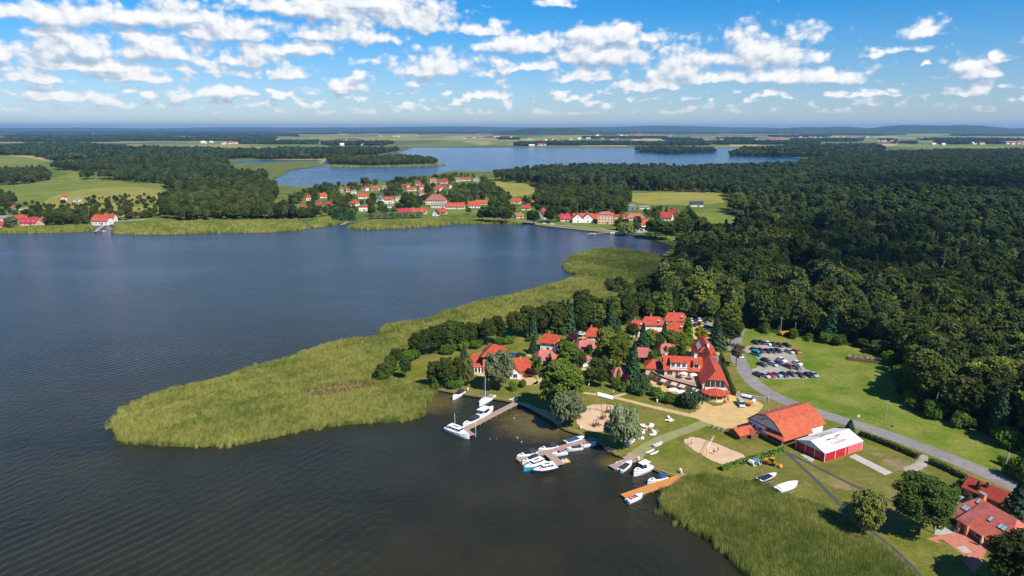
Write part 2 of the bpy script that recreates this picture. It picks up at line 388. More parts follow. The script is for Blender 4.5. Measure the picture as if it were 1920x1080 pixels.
def proto(kind, i, n, size):
    key = (kind, i, n)
    if key not in PROTO:
        V, F, T = crown(kind, 31 * i + len(kind) * 7 + n % 13, n, size)
        PROTO[key] = (leafmesh(kind + '_crown', V, F, T, [LEAF[kind]]), trunk_mb(kind, i).mesh(kind + '_trunk', bark_of(kind)))
    return PROTO[key]
HEIGHT = dict(alder=14.4, linden=14.8, forest=15.0, birch=15, yellow=9, purple=6, brown=13.5, willow=11, golden_willow=8.4, pine=17, pinebush=2.1, bush=2.1, spruce=15, thuja=5)
WIDTH = dict(alder=9, linden=8.6, forest=8.8, birch=6.2, yellow=7.4, purple=5.4, brown=6.2, willow=10, golden_willow=7.4, pine=6.4, pinebush=3.6, bush=3.6, spruce=5.8, thuja=1.3)
DET = dict(alder=(2400, .52), linden=(2400, .50), forest=(1500, .62), birch=(1300, .42), yellow=(1400, .42), purple=(900, .34), brown=(700, .4), willow=(3000, .40), golden_willow=(2400, .34),
           pine=(1300, .52), bush=(500, .24), pinebush=(900, .17), spruce=(2200, .55), thuja=(600, .26))
NAMES = dict(alder='broadleaf_tree', linden='linden_tree', forest='forest_tree', birch='birch_tree', yellow='yellow_tree', purple='purple_tree', brown='bare_tree', willow='willow_tree',
             golden_willow='golden_willow', pine='pine_tree', bush='bush', pinebush='dwarf_pine', spruce='spruce_tree', thuja='thuja')
def tree(kind, loc, h, wd, label, group=None, detail=1.0, cat='tree'):
    """one standing tree: an Empty at its foot with trunk and crown"""
    i = random.randrange(3); n, s = DET[kind]
    cm, tm = proto(kind, i, int(n * detail), s / math.sqrt(detail))
    t = thing(NAMES[kind], label, cat, loc, random.uniform(0, 6.28), group)
    t.scale = (wd / WIDTH[kind], wd / WIDTH[kind], h / HEIGHT[kind])
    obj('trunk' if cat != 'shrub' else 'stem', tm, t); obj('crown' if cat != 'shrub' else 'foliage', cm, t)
    return t
# ------------------------------------------------------------ scattering of what nobody can count
def scatter(name, P, rot, scl, idx, meshes, label, cat):
    cc_ = bpy.data.collections.new(name + '_shapes')
    for k, me in enumerate(meshes):
        cc_.objects.link(bpy.data.objects.new('%s_shape_%02d' % (name, k), me))
    me = bpy.data.meshes.new(name); me.vertices.add(len(P)); me.vertices.foreach_set('co', np.asarray(P, 'f').ravel())
    for nm, ty, dat in (('rot', 'FLOAT_VECTOR', rot), ('scl', 'FLOAT_VECTOR', scl), ('pick', 'INT', idx)):
        a = me.attributes.new(nm, ty, 'POINT'); a.data.foreach_set('vector' if ty == 'FLOAT_VECTOR' else 'value', np.asarray(dat, 'i' if ty == 'INT' else 'f').ravel())
    g = bpy.data.node_groups.new(name + '_scatter', 'GeometryNodeTree')
    g.interface.new_socket('Geometry', in_out='INPUT', socket_type='NodeSocketGeometry'); g.interface.new_socket('Geometry', in_out='OUTPUT', socket_type='NodeSocketGeometry')
    gi = g.nodes.new('NodeGroupInput'); go = g.nodes.new('NodeGroupOutput'); ip = g.nodes.new('GeometryNodeInstanceOnPoints')
    ci = g.nodes.new('GeometryNodeCollectionInfo'); ci.inputs[0].default_value = cc_; ci.inputs['Separate Children'].default_value = True; ci.inputs['Reset Children'].default_value = True
    def na(nm, ty):
        n = g.nodes.new('GeometryNodeInputNamedAttribute'); n.data_type = ty; n.inputs[0].default_value = nm; return n.outputs[0]
    LK(g, gi.outputs[0], ip.inputs['Points']); LK(g, ci.outputs[0], ip.inputs['Instance']); ip.inputs['Pick Instance'].default_value = True
    LK(g, na('pick', 'INT'), ip.inputs['Instance Index']); LK(g, na('rot', 'FLOAT_VECTOR'), ip.inputs['Rotation']); LK(g, na('scl', 'FLOAT_VECTOR'), ip.inputs['Scale'])
    LK(g, ip.outputs[0], go.inputs[0])
    o = obj(name, me); md = o.modifiers.new('scatter', 'NODES'); md.node_group = g
    return tag(o, label, cat, kind='stuff')
def inside(P, ring):
    """numpy point in polygon"""
    x, y = P[:, 0], P[:, 1]; res = np.zeros(len(P), bool); n = len(ring)
    for i in range(n):
        x1, y1 = ring[i][0], ring[i][1]; x2, y2 = ring[(i + 1) % n][0], ring[(i + 1) % n][1]
        c = (y1 > y) != (y2 > y)
        with np.errstate(divide='ignore', invalid='ignore'): res ^= c & (x < (x2 - x1) * (y - y1) / (y2 - y1) + x1)
    return res
def fill(ring, spacing, jitter=.45, holes=()):
    """jittered grid of points in a ground polygon"""
    a = np.array([(p[0], p[1]) for p in ring]); lo = a.min(0); hi = a.max(0)
    gx = np.arange(lo[0], hi[0], spacing); gy = np.arange(lo[1], hi[1], spacing)
    P = np.stack(np.meshgrid(gx, gy), -1).reshape(-1, 2); P = P + rng.uniform(-jitter, jitter, P.shape) * spacing
    k = inside(P, ring)
    for h in holes: k &= ~inside(P, h)
    return P[k]
# ============================================================ the setting: lake, land, fields
LAKE1 = [(-600, 430), (-100, 432), (60, 425), (165, 424), (183, 420), (200, 420), (215, 426), (330, 418), (430, 415), (560, 412), (575, 418), (618, 416), (650, 418), (700, 417), (830, 410),
         (890, 412), (950, 416), (1000, 420), (1060, 428), (1120, 434), (1160, 435), (1190, 442), (1232, 453), (1262, 464), (1240, 482), (1180, 515), (1155, 535), (1120, 552), (1040, 575),
         (960, 592), (880, 612), (815, 635), (770, 660), (735, 690), (728, 712), (760, 722), (812, 731), (850, 738), (890, 745), (940, 752), (968, 757), (990, 763), (1012, 776), (1038, 789), (1044, 800),
         (1060, 808), (1086, 816), (1112, 827), (1132, 839), (1152, 854), (1166, 858), (1186, 851), (1204, 861), (1190, 866), (1215, 878), (1240, 888), (1268, 897), (1290, 899), (1340, 903), (1400, 915),
         (1470, 935), (1530, 955), (1590, 985), (1650, 1030), (1700, 1075), (1750, 1140), (1900, 1500)]
lake1 = GP(LAKE1, 0) + [Vector((60, -150, 0)), Vector((-900, -150, 0)), Vector((-1500, 500, 0))]
LAKE2 = [(505, 346), (560, 350), (620, 350), (660, 345), (720, 340), (800, 330), (850, 320), (920, 322), (1000, 321), (1150, 316), (1320, 320), (1430, 317), (1500, 306), (1535, 299), (1480, 295), (1400, 292),
         (1362, 289), (1385, 284), (1410, 276), (1330, 275), (1200, 277), (1060, 276), (900, 277), (775, 276.5), (755, 284), (700, 293), (640, 296), (612, 300), (600, 311), (550, 314), (510, 321), (538, 327), (510, 335)]
lake2 = GP(LAKE2, 0)
CHANNEL = [(428, 304), (500, 300), (592, 300), (606, 302), (520, 305), (440, 307)]
chan = GP(CHANNEL, 0)
def ground_material():
    m = bpy.data.materials.new('ground_fields'); m.use_nodes = True; t = m.node_tree; t.nodes.clear()
    out = N(t, 'ShaderNodeOutputMaterial'); bs = N(t, 'ShaderNodeBsdfPrincipled'); LK(t, bs.outputs[0], out.inputs[0]); bs.inputs['Roughness'].default_value = .95; bs.inputs['Specular IOR Level'].default_value = .1
    pos = N(t, 'ShaderNodeNewGeometry').outputs['Position']
    n1 = NOISE(t, pos, .018, 6, .65); n2 = NOISE(t, pos, .16, 4, .6)
    meadow = RAMP(t, MA(t, 'ADD', MA(t, 'MULTIPLY', n1, .7), MA(t, 'MULTIPLY', n2, .3)), [(.30, (.035, .065, .012)), (.46, (.075, .115, .018)), (.58, (.15, .165, .030)), (.72, (.22, .19, .05))])
    vo = N(t, 'ShaderNodeTexVoronoi'); vo.inputs['Scale'].default_value = 1
    warp = VM(t, 'ADD', VM(t, 'MULTIPLY', pos, (.0021, .0011, 0)), VM(t, 'MULTIPLY', N(t, 'ShaderNodeTexNoise').outputs['Color'], (0, 0, 0)))
    LK(t, warp, vo.inputs['Vector'])
    sepc = N(t, 'ShaderNodeSeparateColor'); LK(t, vo.outputs['Color'], sepc.inputs[0])
    crop = RAMP(t, sepc.outputs[0], [(0, (.05, .085, .02)), (.25, (.10, .15, .035)), (.42, (.06, .09, .02)), (.55, (.30, .25, .10)), (.70, (.16, .20, .05)), (.82, (.38, .30, .15)), (.92, (.10, .14, .03))], 'CONSTANT')
    crop = MIX(t, .35, crop, RAMP(t, n1, [(.35, (.05, .08, .02)), (.65, (.25, .22, .09))]))
    sp_ = N(t, 'ShaderNodeSeparateXYZ'); LK(t, pos, sp_.inputs[0])
    far = SMOOTH(t, MA(t, 'ADD', sp_.outputs[1], MA(t, 'MULTIPLY', n1, 700)), 1900, 2500)
    LK(t, MIX(t, far, meadow, crop), bs.inputs['Base Color'])
    b = N(t, 'ShaderNodeBump'); b.inputs['Distance'].default_value = .25; LK(t, NOISE(t, pos, .9, 4), b.inputs['Height']); LK(t, b.outputs[0], bs.inputs['Normal'])
    return m
def build_ground():
    outer = [Vector((-60000, -3000, 0)), Vector((60000, -3000, 0)), Vector((60000, 60000, 0)), Vector((-60000, 60000, 0))]
    rings = [outer, lake1, lake2, chan]
    vs_ = []; es = []
    for r in rings:
        o = len(vs_); vs_ += [Vector((p.x, p.y)) for p in r]; es += [(o + i, o + (i + 1) % len(r)) for i in range(len(r))]
    v, e, f, *_ = delaunay_2d_cdt(vs_, es, [], 0, 1e-6)
    C = np.array([np.mean([(v[i].x, v[i].y) for i in t], 0) for t in f])
    k = ~(inside(C, lake1) | inside(C, lake2) | inside(C, chan))
    b = MB(); b.add([(p.x, p.y, LZ) for p in v], [t for t, q in zip(f, k) if q])
    for r in rings[1:]:                       # bank down to the lake bed
        n = len(r); b.add([(p.x, p.y, LZ) for p in r] + [(p.x, p.y, -1.2) for p in r], [(i, (i + 1) % n, n + (i + 1) % n, n + i) for i in range(n)])
    tag(b.build('ground', ground_material()), kind='structure')
build_ground()
def water_material():
    m = bpy.data.materials.new('lake_water'); m.use_nodes = True; t = m.node_tree; t.nodes.clear()
    out = N(t, 'ShaderNodeOutputMaterial'); bs = N(t, 'ShaderNodeBsdfPrincipled'); LK(t, bs.outputs[0], out.inputs[0])
    pos = N(t, 'ShaderNodeNewGeometry').outputs['Position']
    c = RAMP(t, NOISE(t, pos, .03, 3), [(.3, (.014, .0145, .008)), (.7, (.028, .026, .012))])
    sy = N(t, 'ShaderNodeSeparateXYZ'); LK(t, pos, sy.inputs[0])      # peaty brown bay; farther out, reflected sky blue is put into the colour
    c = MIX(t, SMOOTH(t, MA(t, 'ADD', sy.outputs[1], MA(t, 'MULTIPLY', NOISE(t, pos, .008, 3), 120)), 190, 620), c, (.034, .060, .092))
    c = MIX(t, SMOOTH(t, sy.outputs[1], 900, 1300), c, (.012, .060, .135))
    for (x, y, r_) in ((1000, 792, 17), (1035, 800, 12), (1150, 868, 6), (815, 755, 12)):       # sandy shallows show through
        p = G(x, y, 0); d = VM(t, 'DISTANCE', pos, tuple(p))
        d = MA(t, 'ADD', d, MA(t, 'MULTIPLY', MA(t, 'SUBTRACT', NOISE(t, pos, .25, 4), .5), r_ * .7))
        c = MIX(t, MA(t, 'MULTIPLY', MA(t, 'SUBTRACT', 1.0, SMOOTH(t, d, r_ * .2, r_)), .75), c, (.115, .085, .022))
    LK(t, c, bs.inputs['Base Color']); bs.inputs['Roughness'].default_value = .13; bs.inputs['IOR'].default_value = 1.21
    h1 = NOISE(t, VM(t, 'MULTIPLY', pos, (1.0, .75, 1)), .55, 4, .6)
    h2 = NOISE(t, VM(t, 'MULTIPLY', pos, (.9, 1.1, 1)), 2.4, 2, .5)
    patch = SMOOTH(t, NOISE(t, VM(t, 'MULTIPLY', pos, (.5, 1.4, 1)), .012, 3), .30, .62)
    mp = N(t, 'ShaderNodeMapping'); LK(t, pos, mp.inputs[0]); mp.inputs['Rotation'].default_value = (0, 0, R(35))
    wv = N(t, 'ShaderNodeTexWave', wave_type='BANDS', bands_direction='X', wave_profile='SIN'); LK(t, mp.outputs[0], wv.inputs[0])
    wv.inputs['Scale'].default_value = .105; wv.inputs['Distortion'].default_value = 2.2; wv.inputs['Detail'].default_value = 2; wv.inputs['Detail Scale'].default_value = .35
    mk_ = SMOOTH(t, NOISE(t, mp.outputs[0], .011, 2), .42, .62)
    h = MA(t, 'ADD', MA(t, 'MULTIPLY', h1, .62), MA(t, 'MULTIPLY', h2, .075))
    h = MA(t, 'MULTIPLY', h, MA(t, 'ADD', .55, MA(t, 'MULTIPLY', patch, .6)))
    h = MA(t, 'ADD', h, MA(t, 'MULTIPLY', MA(t, 'MULTIPLY', wv.outputs['Fac'], mk_), .17))
    b = N(t, 'ShaderNodeBump'); b.inputs['Strength'].default_value = 1; b.inputs['Distance'].default_value = 1; LK(t, h, b.inputs['Height']); LK(t, b.outputs[0], bs.inputs['Normal'])
    return m
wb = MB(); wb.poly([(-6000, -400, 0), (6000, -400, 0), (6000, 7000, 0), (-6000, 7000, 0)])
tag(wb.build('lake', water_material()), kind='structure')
# ------------------------------------------------------------ sheets on the land
def sheet(name, px, z, m, kind='structure', smooth=0, parent=None):
    ring = GP(px, LZ + z)
    if smooth:
        ring = smooth_ring(ring, smooth); o = []
        for a, b in zip(ring, ring[1:] + ring[:1]):
            k = max(1, min(40, int((b - a).length / (.7 if a.y < 400 else 8)))); j = .16 if a.y < 400 else 2
            o += [a.lerp(b, i / k) + Vector((random.gauss(0, j), random.gauss(0, j), 0)) for i in range(k)]
        ring = o
    tri = tessellate_polygon([ring]); b = MB(); b.add(ring, [tuple(t) for t in tri])
    me = b.mesh(name, m); bm = bmesh.new(); bm.from_mesh(me); bmesh.ops.recalc_face_normals(bm, faces=bm.faces)
    if sum(f.normal.z for f in bm.faces) < 0: bmesh.ops.reverse_faces(bm, faces=bm.faces)
    bm.to_mesh(me); bm.free()
    return tag(obj(name, me, parent), kind=kind)
def ribbon(name, px, width, z, m, smooth=2):
    c = smooth_ring(GP(px, LZ + z), smooth, closed=False); b = MB(); L_ = []; R_ = []
    ws = width if isinstance(width, (list, tuple)) else [width] * 2
    for i, p in enumerate(c):
        d = (c[min(i + 1, len(c) - 1)] - c[max(i - 1, 0)]).normalized(); n_ = Vector((-d.y, d.x, 0)); k = i / (len(c) - 1)
        wd = ws[0] + (ws[-1] - ws[0]) * k
        L_.append(p + n_ * wd / 2); R_.append(p - n_ * wd / 2)
    n = len(c); b.add(R_ + L_, [(i, i + 1, n + i + 1, n + i) for i in range(n - 1)])
    return tag(b.build(name, m), kind='structure')
def grass(name, a, b_, c, sc_=.12, second=None):
    return surf(name, [(.30, a), (.5, b_), (.70, c)], sc_, 7, .95, .08, 2.5, True, .1, second, grain=.38)
M['meadow'] = grass('meadow_grass', (.075, .122, .012), (.118, .160, .018), (.175, .195, .034), .09, (.045, .7, (.19, .185, .045)))
M['lawn'] = grass('lawn_grass', (.075, .098, .012), (.122, .132, .018), (.180, .165, .034), .16, (.06, .75, (.185, .150, .040)))
M['drylawn'] = grass('dry_lawn', (.080, .095, .016), (.140, .130, .028), (.200, .165, .055), .12, (.035, .7, (.085, .11, .016)))
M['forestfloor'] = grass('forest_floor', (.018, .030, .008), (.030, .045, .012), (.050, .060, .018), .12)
M['fieldyellow'] = grass('ripe_meadow', (.17, .17, .030), (.25, .22, .045), (.30, .25, .08), .03, (.015, .5, (.14, .17, .03)))
M['fieldgreen'] = grass('green_field', (.085, .125, .018), (.130, .165, .026), (.185, .195, .045), .02, (.012, .6, (.20, .185, .05)))
M['marsh'] = grass('marsh_grass', (.060, .085, .018), (.105, .120, .028), (.170, .160, .045), .035)
M['road'] = surf('asphalt_worn', [(.17, .155, .15), (.26, .235, .225)], .5, 5, .9, .01, 8, True, .2, (.08, .35, (.13, .12, .12)))
M['gravel'] = surf('gravel_lot', [(.24, .21, .18), (.40, .35, .30)], .35, 6, .95, .02, 6, True, .1, (.10, .5, (.20, .19, .09)))
M['paving'] = surf('ochre_paving', [(.42, .28, .11), (.56, .39, .17)], .4, 6, .85, .01, 7, True, .2, (.12, .3, (.36, .25, .12)))
M['path'] = surf('sandy_path', [(.38, .27, .13), (.52, .38, .19)], .5, 5, .9, .01, 7, True, .2)
M['ramp_path'] = surf('grassy_grid_path', [(.18, .19, .07), (.28, .25, .12)], .6, 5, .95, .02, 8, True, .1)
M['sand'] = surf('sand', [(.46, .31, .19), (.60, .42, .27)], .35, 6, .95, .03, 5, True, .1, (.15, .35, (.40, .27, .17)))
M['rubber'] = surf('dark_strip', [(.045, .042, .042), (.085, .08, .078)], 1.2, 4, .9, .01, 9, True, .2)
M['concrete'] = surf('concrete', [(.34, .30, .26), (.46, .42, .37)], .7, 5, .85, .005, 6, True, .25)
M['brick_paving'] = surf('red_paving', [(.36, .12, .08), (.48, .19, .13)], 1.2, 5, .85, .01, 9, True, .2)
M['grey_paving'] = surf('grey_paving', [(.30, .28, .25), (.42, .39, .35)], 1.2, 5, .85, .01, 9, True, .2)
M['cropgold'] = grass('ripe_grain', (.34, .25, .10), (.42, .31, .13), (.48, .36, .17), .004); M['croptan'] = grass('stubble', (.30, .22, .13), (.38, .28, .17), (.44, .34, .22), .004); M['croppale'] = grass('pale_crop', (.20, .24, .09), (.26, .28, .12), (.32, .33, .15), .004)
# woods floor and meadows
WOOD = [(1380, 380), (1700, 372), (2400, 352), (3000, 470), (2400, 990), (2150, 940), (1920, 850), (1830, 810), (1760, 785), (1700, 760), (1692, 748), (1694, 716), (1674, 686), (1632, 660), (1560, 645), (1480, 634), (1385, 616),
        (1330, 598), (1262, 586), (1238, 562), (1262, 508), (1276, 476), (1302, 464), (1400, 440), (1430, 420), (1370, 400)]
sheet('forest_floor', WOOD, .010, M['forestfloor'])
sheet('meadow', [(1386, 612), (1400, 614), (1480, 630), (1560, 642), (1630, 657), (1676, 684), (1696, 716), (1700, 758), (1760, 782), (1830, 806), (1920, 846), (2150, 940), (2150, 1060), (1950, 935), (1880, 900), (1760, 850), (1640, 806),
                (1540, 775), (1470, 752), (1420, 728), (1394, 700), (1378, 668), (1378, 640)], .018, M['meadow'])
sheet('resort_lawn', [(735, 690), (770, 662), (815, 645), (880, 640), (960, 630), (1060, 622), (1200, 600), (1330, 600), (1385, 618), (1385, 660), (1398, 700), (1428, 735), (1480, 758), (1600, 797), (1700, 830), (1790, 862), (1860, 893),
                      (1960, 945), (2200, 1100), (2200, 1500), (1900, 1490), (1755, 1140), (1703, 1075), (1652, 1030), (1592, 986), (1530, 957), (1470, 937), (1400, 917), (1340, 905), (1291, 901), (1268, 896), (1240, 887), (1215, 877), (1191, 865),
                      (1204, 860), (1186, 850), (1166, 857), (1153, 853), (1133, 838), (1113, 826), (1087, 815), (1061, 807), (1046, 799), (1040, 789), (1014, 775), (992, 762), (969, 756), (940, 751), (890, 744), (850, 737), (812, 730), (762, 721), (730, 711)],
      .014, M['lawn'])
sheet('dry_grass', [(1362, 885), (1470, 848), (1490, 855), (1545, 878), (1622, 840), (1700, 850), (1800, 890), (1850, 925), (1780, 950), (1740, 985), (1660, 985), (1600, 975), (1500, 935), (1400, 905)], .020, M['drylawn'], smooth=1)
M['soil'] = surf('bare_soil', [(.16, .11, .06), (.28, .20, .12)], .6, 6, .95, .03, 5, True, .1, (.2, .6, (.10, .11, .02)))
for px in ([(1648, 862), (1680, 858), (1712, 868), (1700, 884), (1668, 880)], [(1560, 905), (1600, 915), (1590, 921), (1556, 912)], [(1500, 900), (1526, 908), (1515, 914)], [(1628, 846), (1660, 852), (1650, 858)], [(1760, 786), (1790, 794), (1780, 800), (1758, 793)]): sheet('bare_soil', px, .024, M['soil'], smooth=1)
sheet('villa_lawn', [(1650, 1000), (1690, 985), (1745, 1005), (1800, 1040), (1850, 1090), (1860, 1200), (1760, 1160), (1700, 1070)], .024, M['lawn'], smooth=1)
# fields seen beyond the lake
sheet('field', [(-60, 352), (60, 345), (140, 322), (165, 322), (150, 338), (300, 346), (312, 362), (250, 372), (120, 372), (-60, 380)], .010, M['fieldgreen'], smooth=1)
sheet('field', [(-60, 290), (40, 293), (92, 303), (60, 312), (-60, 314)], .010, M['fieldgreen'], smooth=1)
sheet('meadow', [(60, 380), (160, 352), (300, 350), (310, 385), (330, 402), (260, 406), (100, 408)], .016, M['fieldyellow'], smooth=1)
sheet('meadow', [(905, 342), (950, 338), (1000, 348), (1004, 364), (950, 372), (915, 356)], .012, M['fieldyellow'], smooth=1)
sheet('meadow', [(1178, 366), (1190, 361), (1370, 361), (1420, 374), (1360, 381), (1240, 386), (1180, 378)], .012, M['fieldyellow'], smooth=1)
sheet('meadow', [(1285, 410), (1340, 396), (1390, 412), (1400, 432), (1330, 432), (1290, 425)], .014, M['fieldgreen'], smooth=1)
sheet('field', [(210, 398), (318, 392), (320, 402), (215, 408)], .022, M['fieldyellow'])
sheet('marsh', [(505, 352), (600, 351), (602, 362), (560, 378), (505, 372)], .012, M['marsh'], smooth=1)
sheet('marsh', [(430, 308), (600, 300), (600, 312), (545, 318), (520, 330), (500, 345), (440, 322)], .010, M['marsh'], smooth=1)
for i, (px, k) in enumerate([([(545, 262), (600, 255), (640, 256), (620, 264)], 'fieldyellow'), ([(660, 258), (760, 253), (880, 255), (860, 262), (700, 264)], 'fieldyellow'), ([(1000, 256), (1110, 252), (1150, 256), (1060, 262)], 'fieldyellow'),
                             ([(870, 266), (1010, 263), (1090, 266), (930, 270)], 'fieldgreen'), ([(1530, 262), (1640, 258), (1740, 262), (1600, 268)], 'fieldgreen'), ([(1660, 252), (1760, 249), (1800, 252), (1720, 255)], 'fieldyellow'),
                             ([(1700, 270), (1850, 267), (1960, 270), (1800, 275)], 'fieldgreen'), ([(1390, 262), (1480, 259), (1500, 263), (1420, 266)], 'fieldyellow'), ([(180, 275), (250, 270), (310, 273), (250, 279)], 'fieldyellow'),
                             ([(1150, 268), (1290, 265), (1340, 269), (1220, 273)], 'fieldgreen'), ([(1850, 258), (1990, 256), (2000, 262), (1880, 264)], 'fieldyellow'), ([(200, 284), (330, 283), (340, 288), (230, 290)], 'fieldyellow')]):
    sheet('field', px, .014 + .004 * i, M[k], smooth=1)
fr = random.Random(11)
for i in range(70):                           # patchwork of the plain
    y = 247.5 + 27 * fr.random() ** 1.3; x = fr.uniform(540, 1960) if fr.random() < .8 else fr.uniform(-60, 540); w_ = fr.uniform(25, 110); h_ = fr.uniform(.5, 1.0) * max(1.2, (y - 243) * .17)
    if 274 < y < 320 and 480 < x < 1560: continue
    sk = fr.uniform(-.3, .3) * w_; sheet('field', [(x, y), (x + w_, y + fr.uniform(-.1, .1)), (x + w_ + sk, y + h_), (x + sk, y + h_)], .08 + .012 * i, M[fr.choice(['cropgold', 'croptan', 'croppale', 'fieldgreen', 'fieldyellow'])])
# hills on the skyline
HILLM = surf('wooded_hill', [(.016, .032, .012), (.035, .058, .020)], .004, 5, .95, 0, None, True, .05)
def hill(cx, d, wd, h, seed):
    r = random.Random(seed); n = 36; b = MB(); x0 = cx / FPX * d; W = wd / FPX * d
    prof = [math.sin(math.pi * i / n) ** .7 * (.90 + .07 * math.sin(i * .55 + seed) + .05 * r.random()) for i in range(n + 1)]
    rings = []
    for k, (fy, fz) in enumerate(((0, 0), (.25, .55), (.5, .92), (.8, 1), (1.2, .85), (1.8, 0))):
        rings.append([(x0 - W / 2 + W * i / n, d + fy * W * .22 + 30 * math.sin(i * 1.7 + k), LZ - .5 + h * fz * prof[i]) for i in range(n + 1)])
    b.loft(rings, cap=False, closed=False)
    tag(b.build('hill', HILLM, smooth=True), kind='structure')
for a in ((820, 11000, 420, 150, 1), (600, 12500, 300, 120, 2), (1150, 13000, 500, 140, 3), (300, 17000, 700, 150, 4), (-100, 19000, 800, 140, 5), (-500, 22000, 900, 120, 6), (-1000, 21000, 900, 110, 7), (80, 9000, 240, 95, 8), (-250, 24000, 500, 135, 9), (1500, 15000, 700, 160, 10)):
    hill(*a)

# forest that closes the plain towards the skyline
dfm = surf('far_canopy', [(.012, .028, .012), (.028, .048, .020)], .003, 5, .95, 0, None, True, .05)
def far_canopy(pts, z):
    ring = [G(x, y, z) for x, y in pts]; b = MB(); b.add(ring, [tuple(t) for t in tessellate_polygon([ring])]); n = len(ring); b.add(ring + [Vector((p.x, p.y, LZ)) for p in ring], [(i, (i + 1) % n, n + (i + 1) % n, n + i) for i in range(n)])
    tag(b.build('distant_forest', dfm), 'dark forest closing the plain towards the skyline', 'woods', kind='stuff')
rr = random.Random(3)
far_canopy([(x, 242.9) for x in range(-400, 2401, 200)] + [(x, 245.2 + rr.uniform(-.5, 1.3)) for x in range(2400, -401, -28)], 16)
for x0, x1, y in ((-150, 420, 248.2), (300, 560, 252.5), (940, 1180, 248.6), (1230, 1500, 248.2), (1500, 1700, 250.5), (1700, 2050, 247.6), (640, 860, 248), (-100, 200, 257.5)):
    n = 14; far_canopy([(x0 + (x1 - x0) * i / n, y - .3 - .5 * rr.random()) for i in range(n + 1)] + [(x1 - (x1 - x0) * i / n, y + .5 + 1.0 * rr.random()) for i in range(n + 1)], 15)
# ============================================================ woods
def full_tree(kind, i, n, size):
    """trunk and crown in one shape, for woods that read as one mass"""
    V, F, T = crown(kind, 100 + i * 13 + n, n, size); t = trunk_mb(kind, i + 20); o = len(V)
    V = V + t.v; mi = [0] * len(F) + [1] * len(t.f); T = T + [.5] * len(t.f); F = F + [tuple(q + o for q in f) for f in t.f]
    return leafmesh(kind + '_shape', V, F, T, [LEAF[kind], bark_of(kind)], mi)
WOODSHAPES = [full_tree('forest', 0, 1300, .66), full_tree('forest', 1, 1300, .66), full_tree('alder', 2, 1300, .68), full_tree('pine', 3, 800, .68), full_tree('pine', 4, 800, .68),
              full_tree('birch', 5, 700, .58), full_tree('spruce', 6, 800, .85), full_tree('linden', 7, 1200, .68), full_tree('brown', 8, 400, .5)]
FARSHAPES = [full_tree('forest', 10, 150, 2.0), full_tree('alder', 11, 150, 2.1), full_tree('pine', 12, 110, 1.8), full_tree('spruce', 13, 120, 2.0)]
COURT = GP([(1450, 545), (1520, 545), (1530, 575), (1470, 580), (1445, 574)])
GLADE = GP([(1462, 500), (1530, 494), (1545, 540), (1470, 546)])
HOUSEGAP = GP([(1275, 440), (1345, 440), (1350, 462), (1270, 466)])
GLADE2 = GP([(1285, 408), (1340, 394), (1395, 408), (1405, 436), (1330, 436), (1288, 428)])
GLADE3 = GP([(1385, 392), (1450, 388), (1560, 392), (1500, 402), (1400, 404)])
def in_view(P, pad=60):
    y = np.maximum(P[:, 1], 1); zc = P[:, 1] * math.cos(PITCH) + CAM_H * math.sin(PITCH)
    return np.abs(P[:, 0] / zc * FPX) < 960 + pad
wood = GP(WOOD); gaps = [COURT, GLADE, HOUSEGAP, GLADE2, GLADE3]
allp = []
for lo, hi, sp_ in ((0, 420, 6.2), (420, 800, 7.0), (800, 1500, 8.2)):
    p = fill(wood, sp_, .42, gaps); d = np.hypot(p[:, 0], p[:, 1]); allp.append(p[(d >= lo) & (d < hi)])
inner = GP([(x + 6, y - 5) if 600 < y < 960 else (x, y) for x, y in WOOD]); WP = np.concatenate(allp); WP = WP[inside(WP, inner)]; WP = WP[in_view(WP, 260)]
# resort belt of trees between the cottages and the reed beds
BELT = [(985, 640), (990, 612), (1040, 604), (1110, 592), (1160, 580), (1240, 584), (1330, 596), (1340, 602), (1290, 600), (1200, 604), (1150, 622), (1110, 622), (1075, 628), (1020, 636)]
BP = fill(GP(BELT), 5.4, .4)
def pick_kind(P):
    """broadleaf near the lake, pine in the depth of the wood"""
    d = np.hypot(P[:, 0], P[:, 1]); u = rng.uniform(0, 1, len(P)); k = np.zeros(len(P), int)
    nz = np.sin(P[:, 0] * .013 + 1.3) + np.sin(P[:, 1] * .011 + P[:, 0] * .006)
    piney = np.clip((d - 520) / 500 + nz * .28, 0.03, .88)
    k = np.where(u < piney, np.where(rng.uniform(0, 1, len(P)) < .5, 3, 4), np.array([0, 1, 2, 0, 1, 2, 7, 5])[rng.integers(0, 8, len(P))])
    k = np.where(rng.uniform(0, 1, len(P)) < .018, 8, k); k = np.where((rng.uniform(0, 1, len(P)) < .13), 6, k); k = np.where((rng.uniform(0, 1, len(P)) < .06), 5, k)
    return k
d = np.hypot(WP[:, 0], WP[:, 1]) - 40 * (~in_view(WP, 0)) * -10
order = np.argsort(d); near, rest = WP[order[:230]], WP[order[230:]]
KN = ['forest', 'forest', 'alder', 'pine', 'pine', 'birch', 'spruce', 'linden', 'brown']
WL = dict(forest='tall mid-green broadleaf tree in the wood behind the meadow', alder='dark green round-crowned tree in the wood behind the meadow', pine='dark blue-green pine standing in the wood behind the meadow',
          birch='slender pale-barked birch in the wood behind the meadow', spruce='pointed dark spruce in the wood behind the meadow', linden='olive-green full-crowned tree in the wood behind the meadow', brown='thin brownish tree in the wood behind the meadow')
BL = {k: v.replace('in the wood behind the meadow', 'in the belt between cottages and reeds').replace('standing ', '') for k, v in WL.items()}
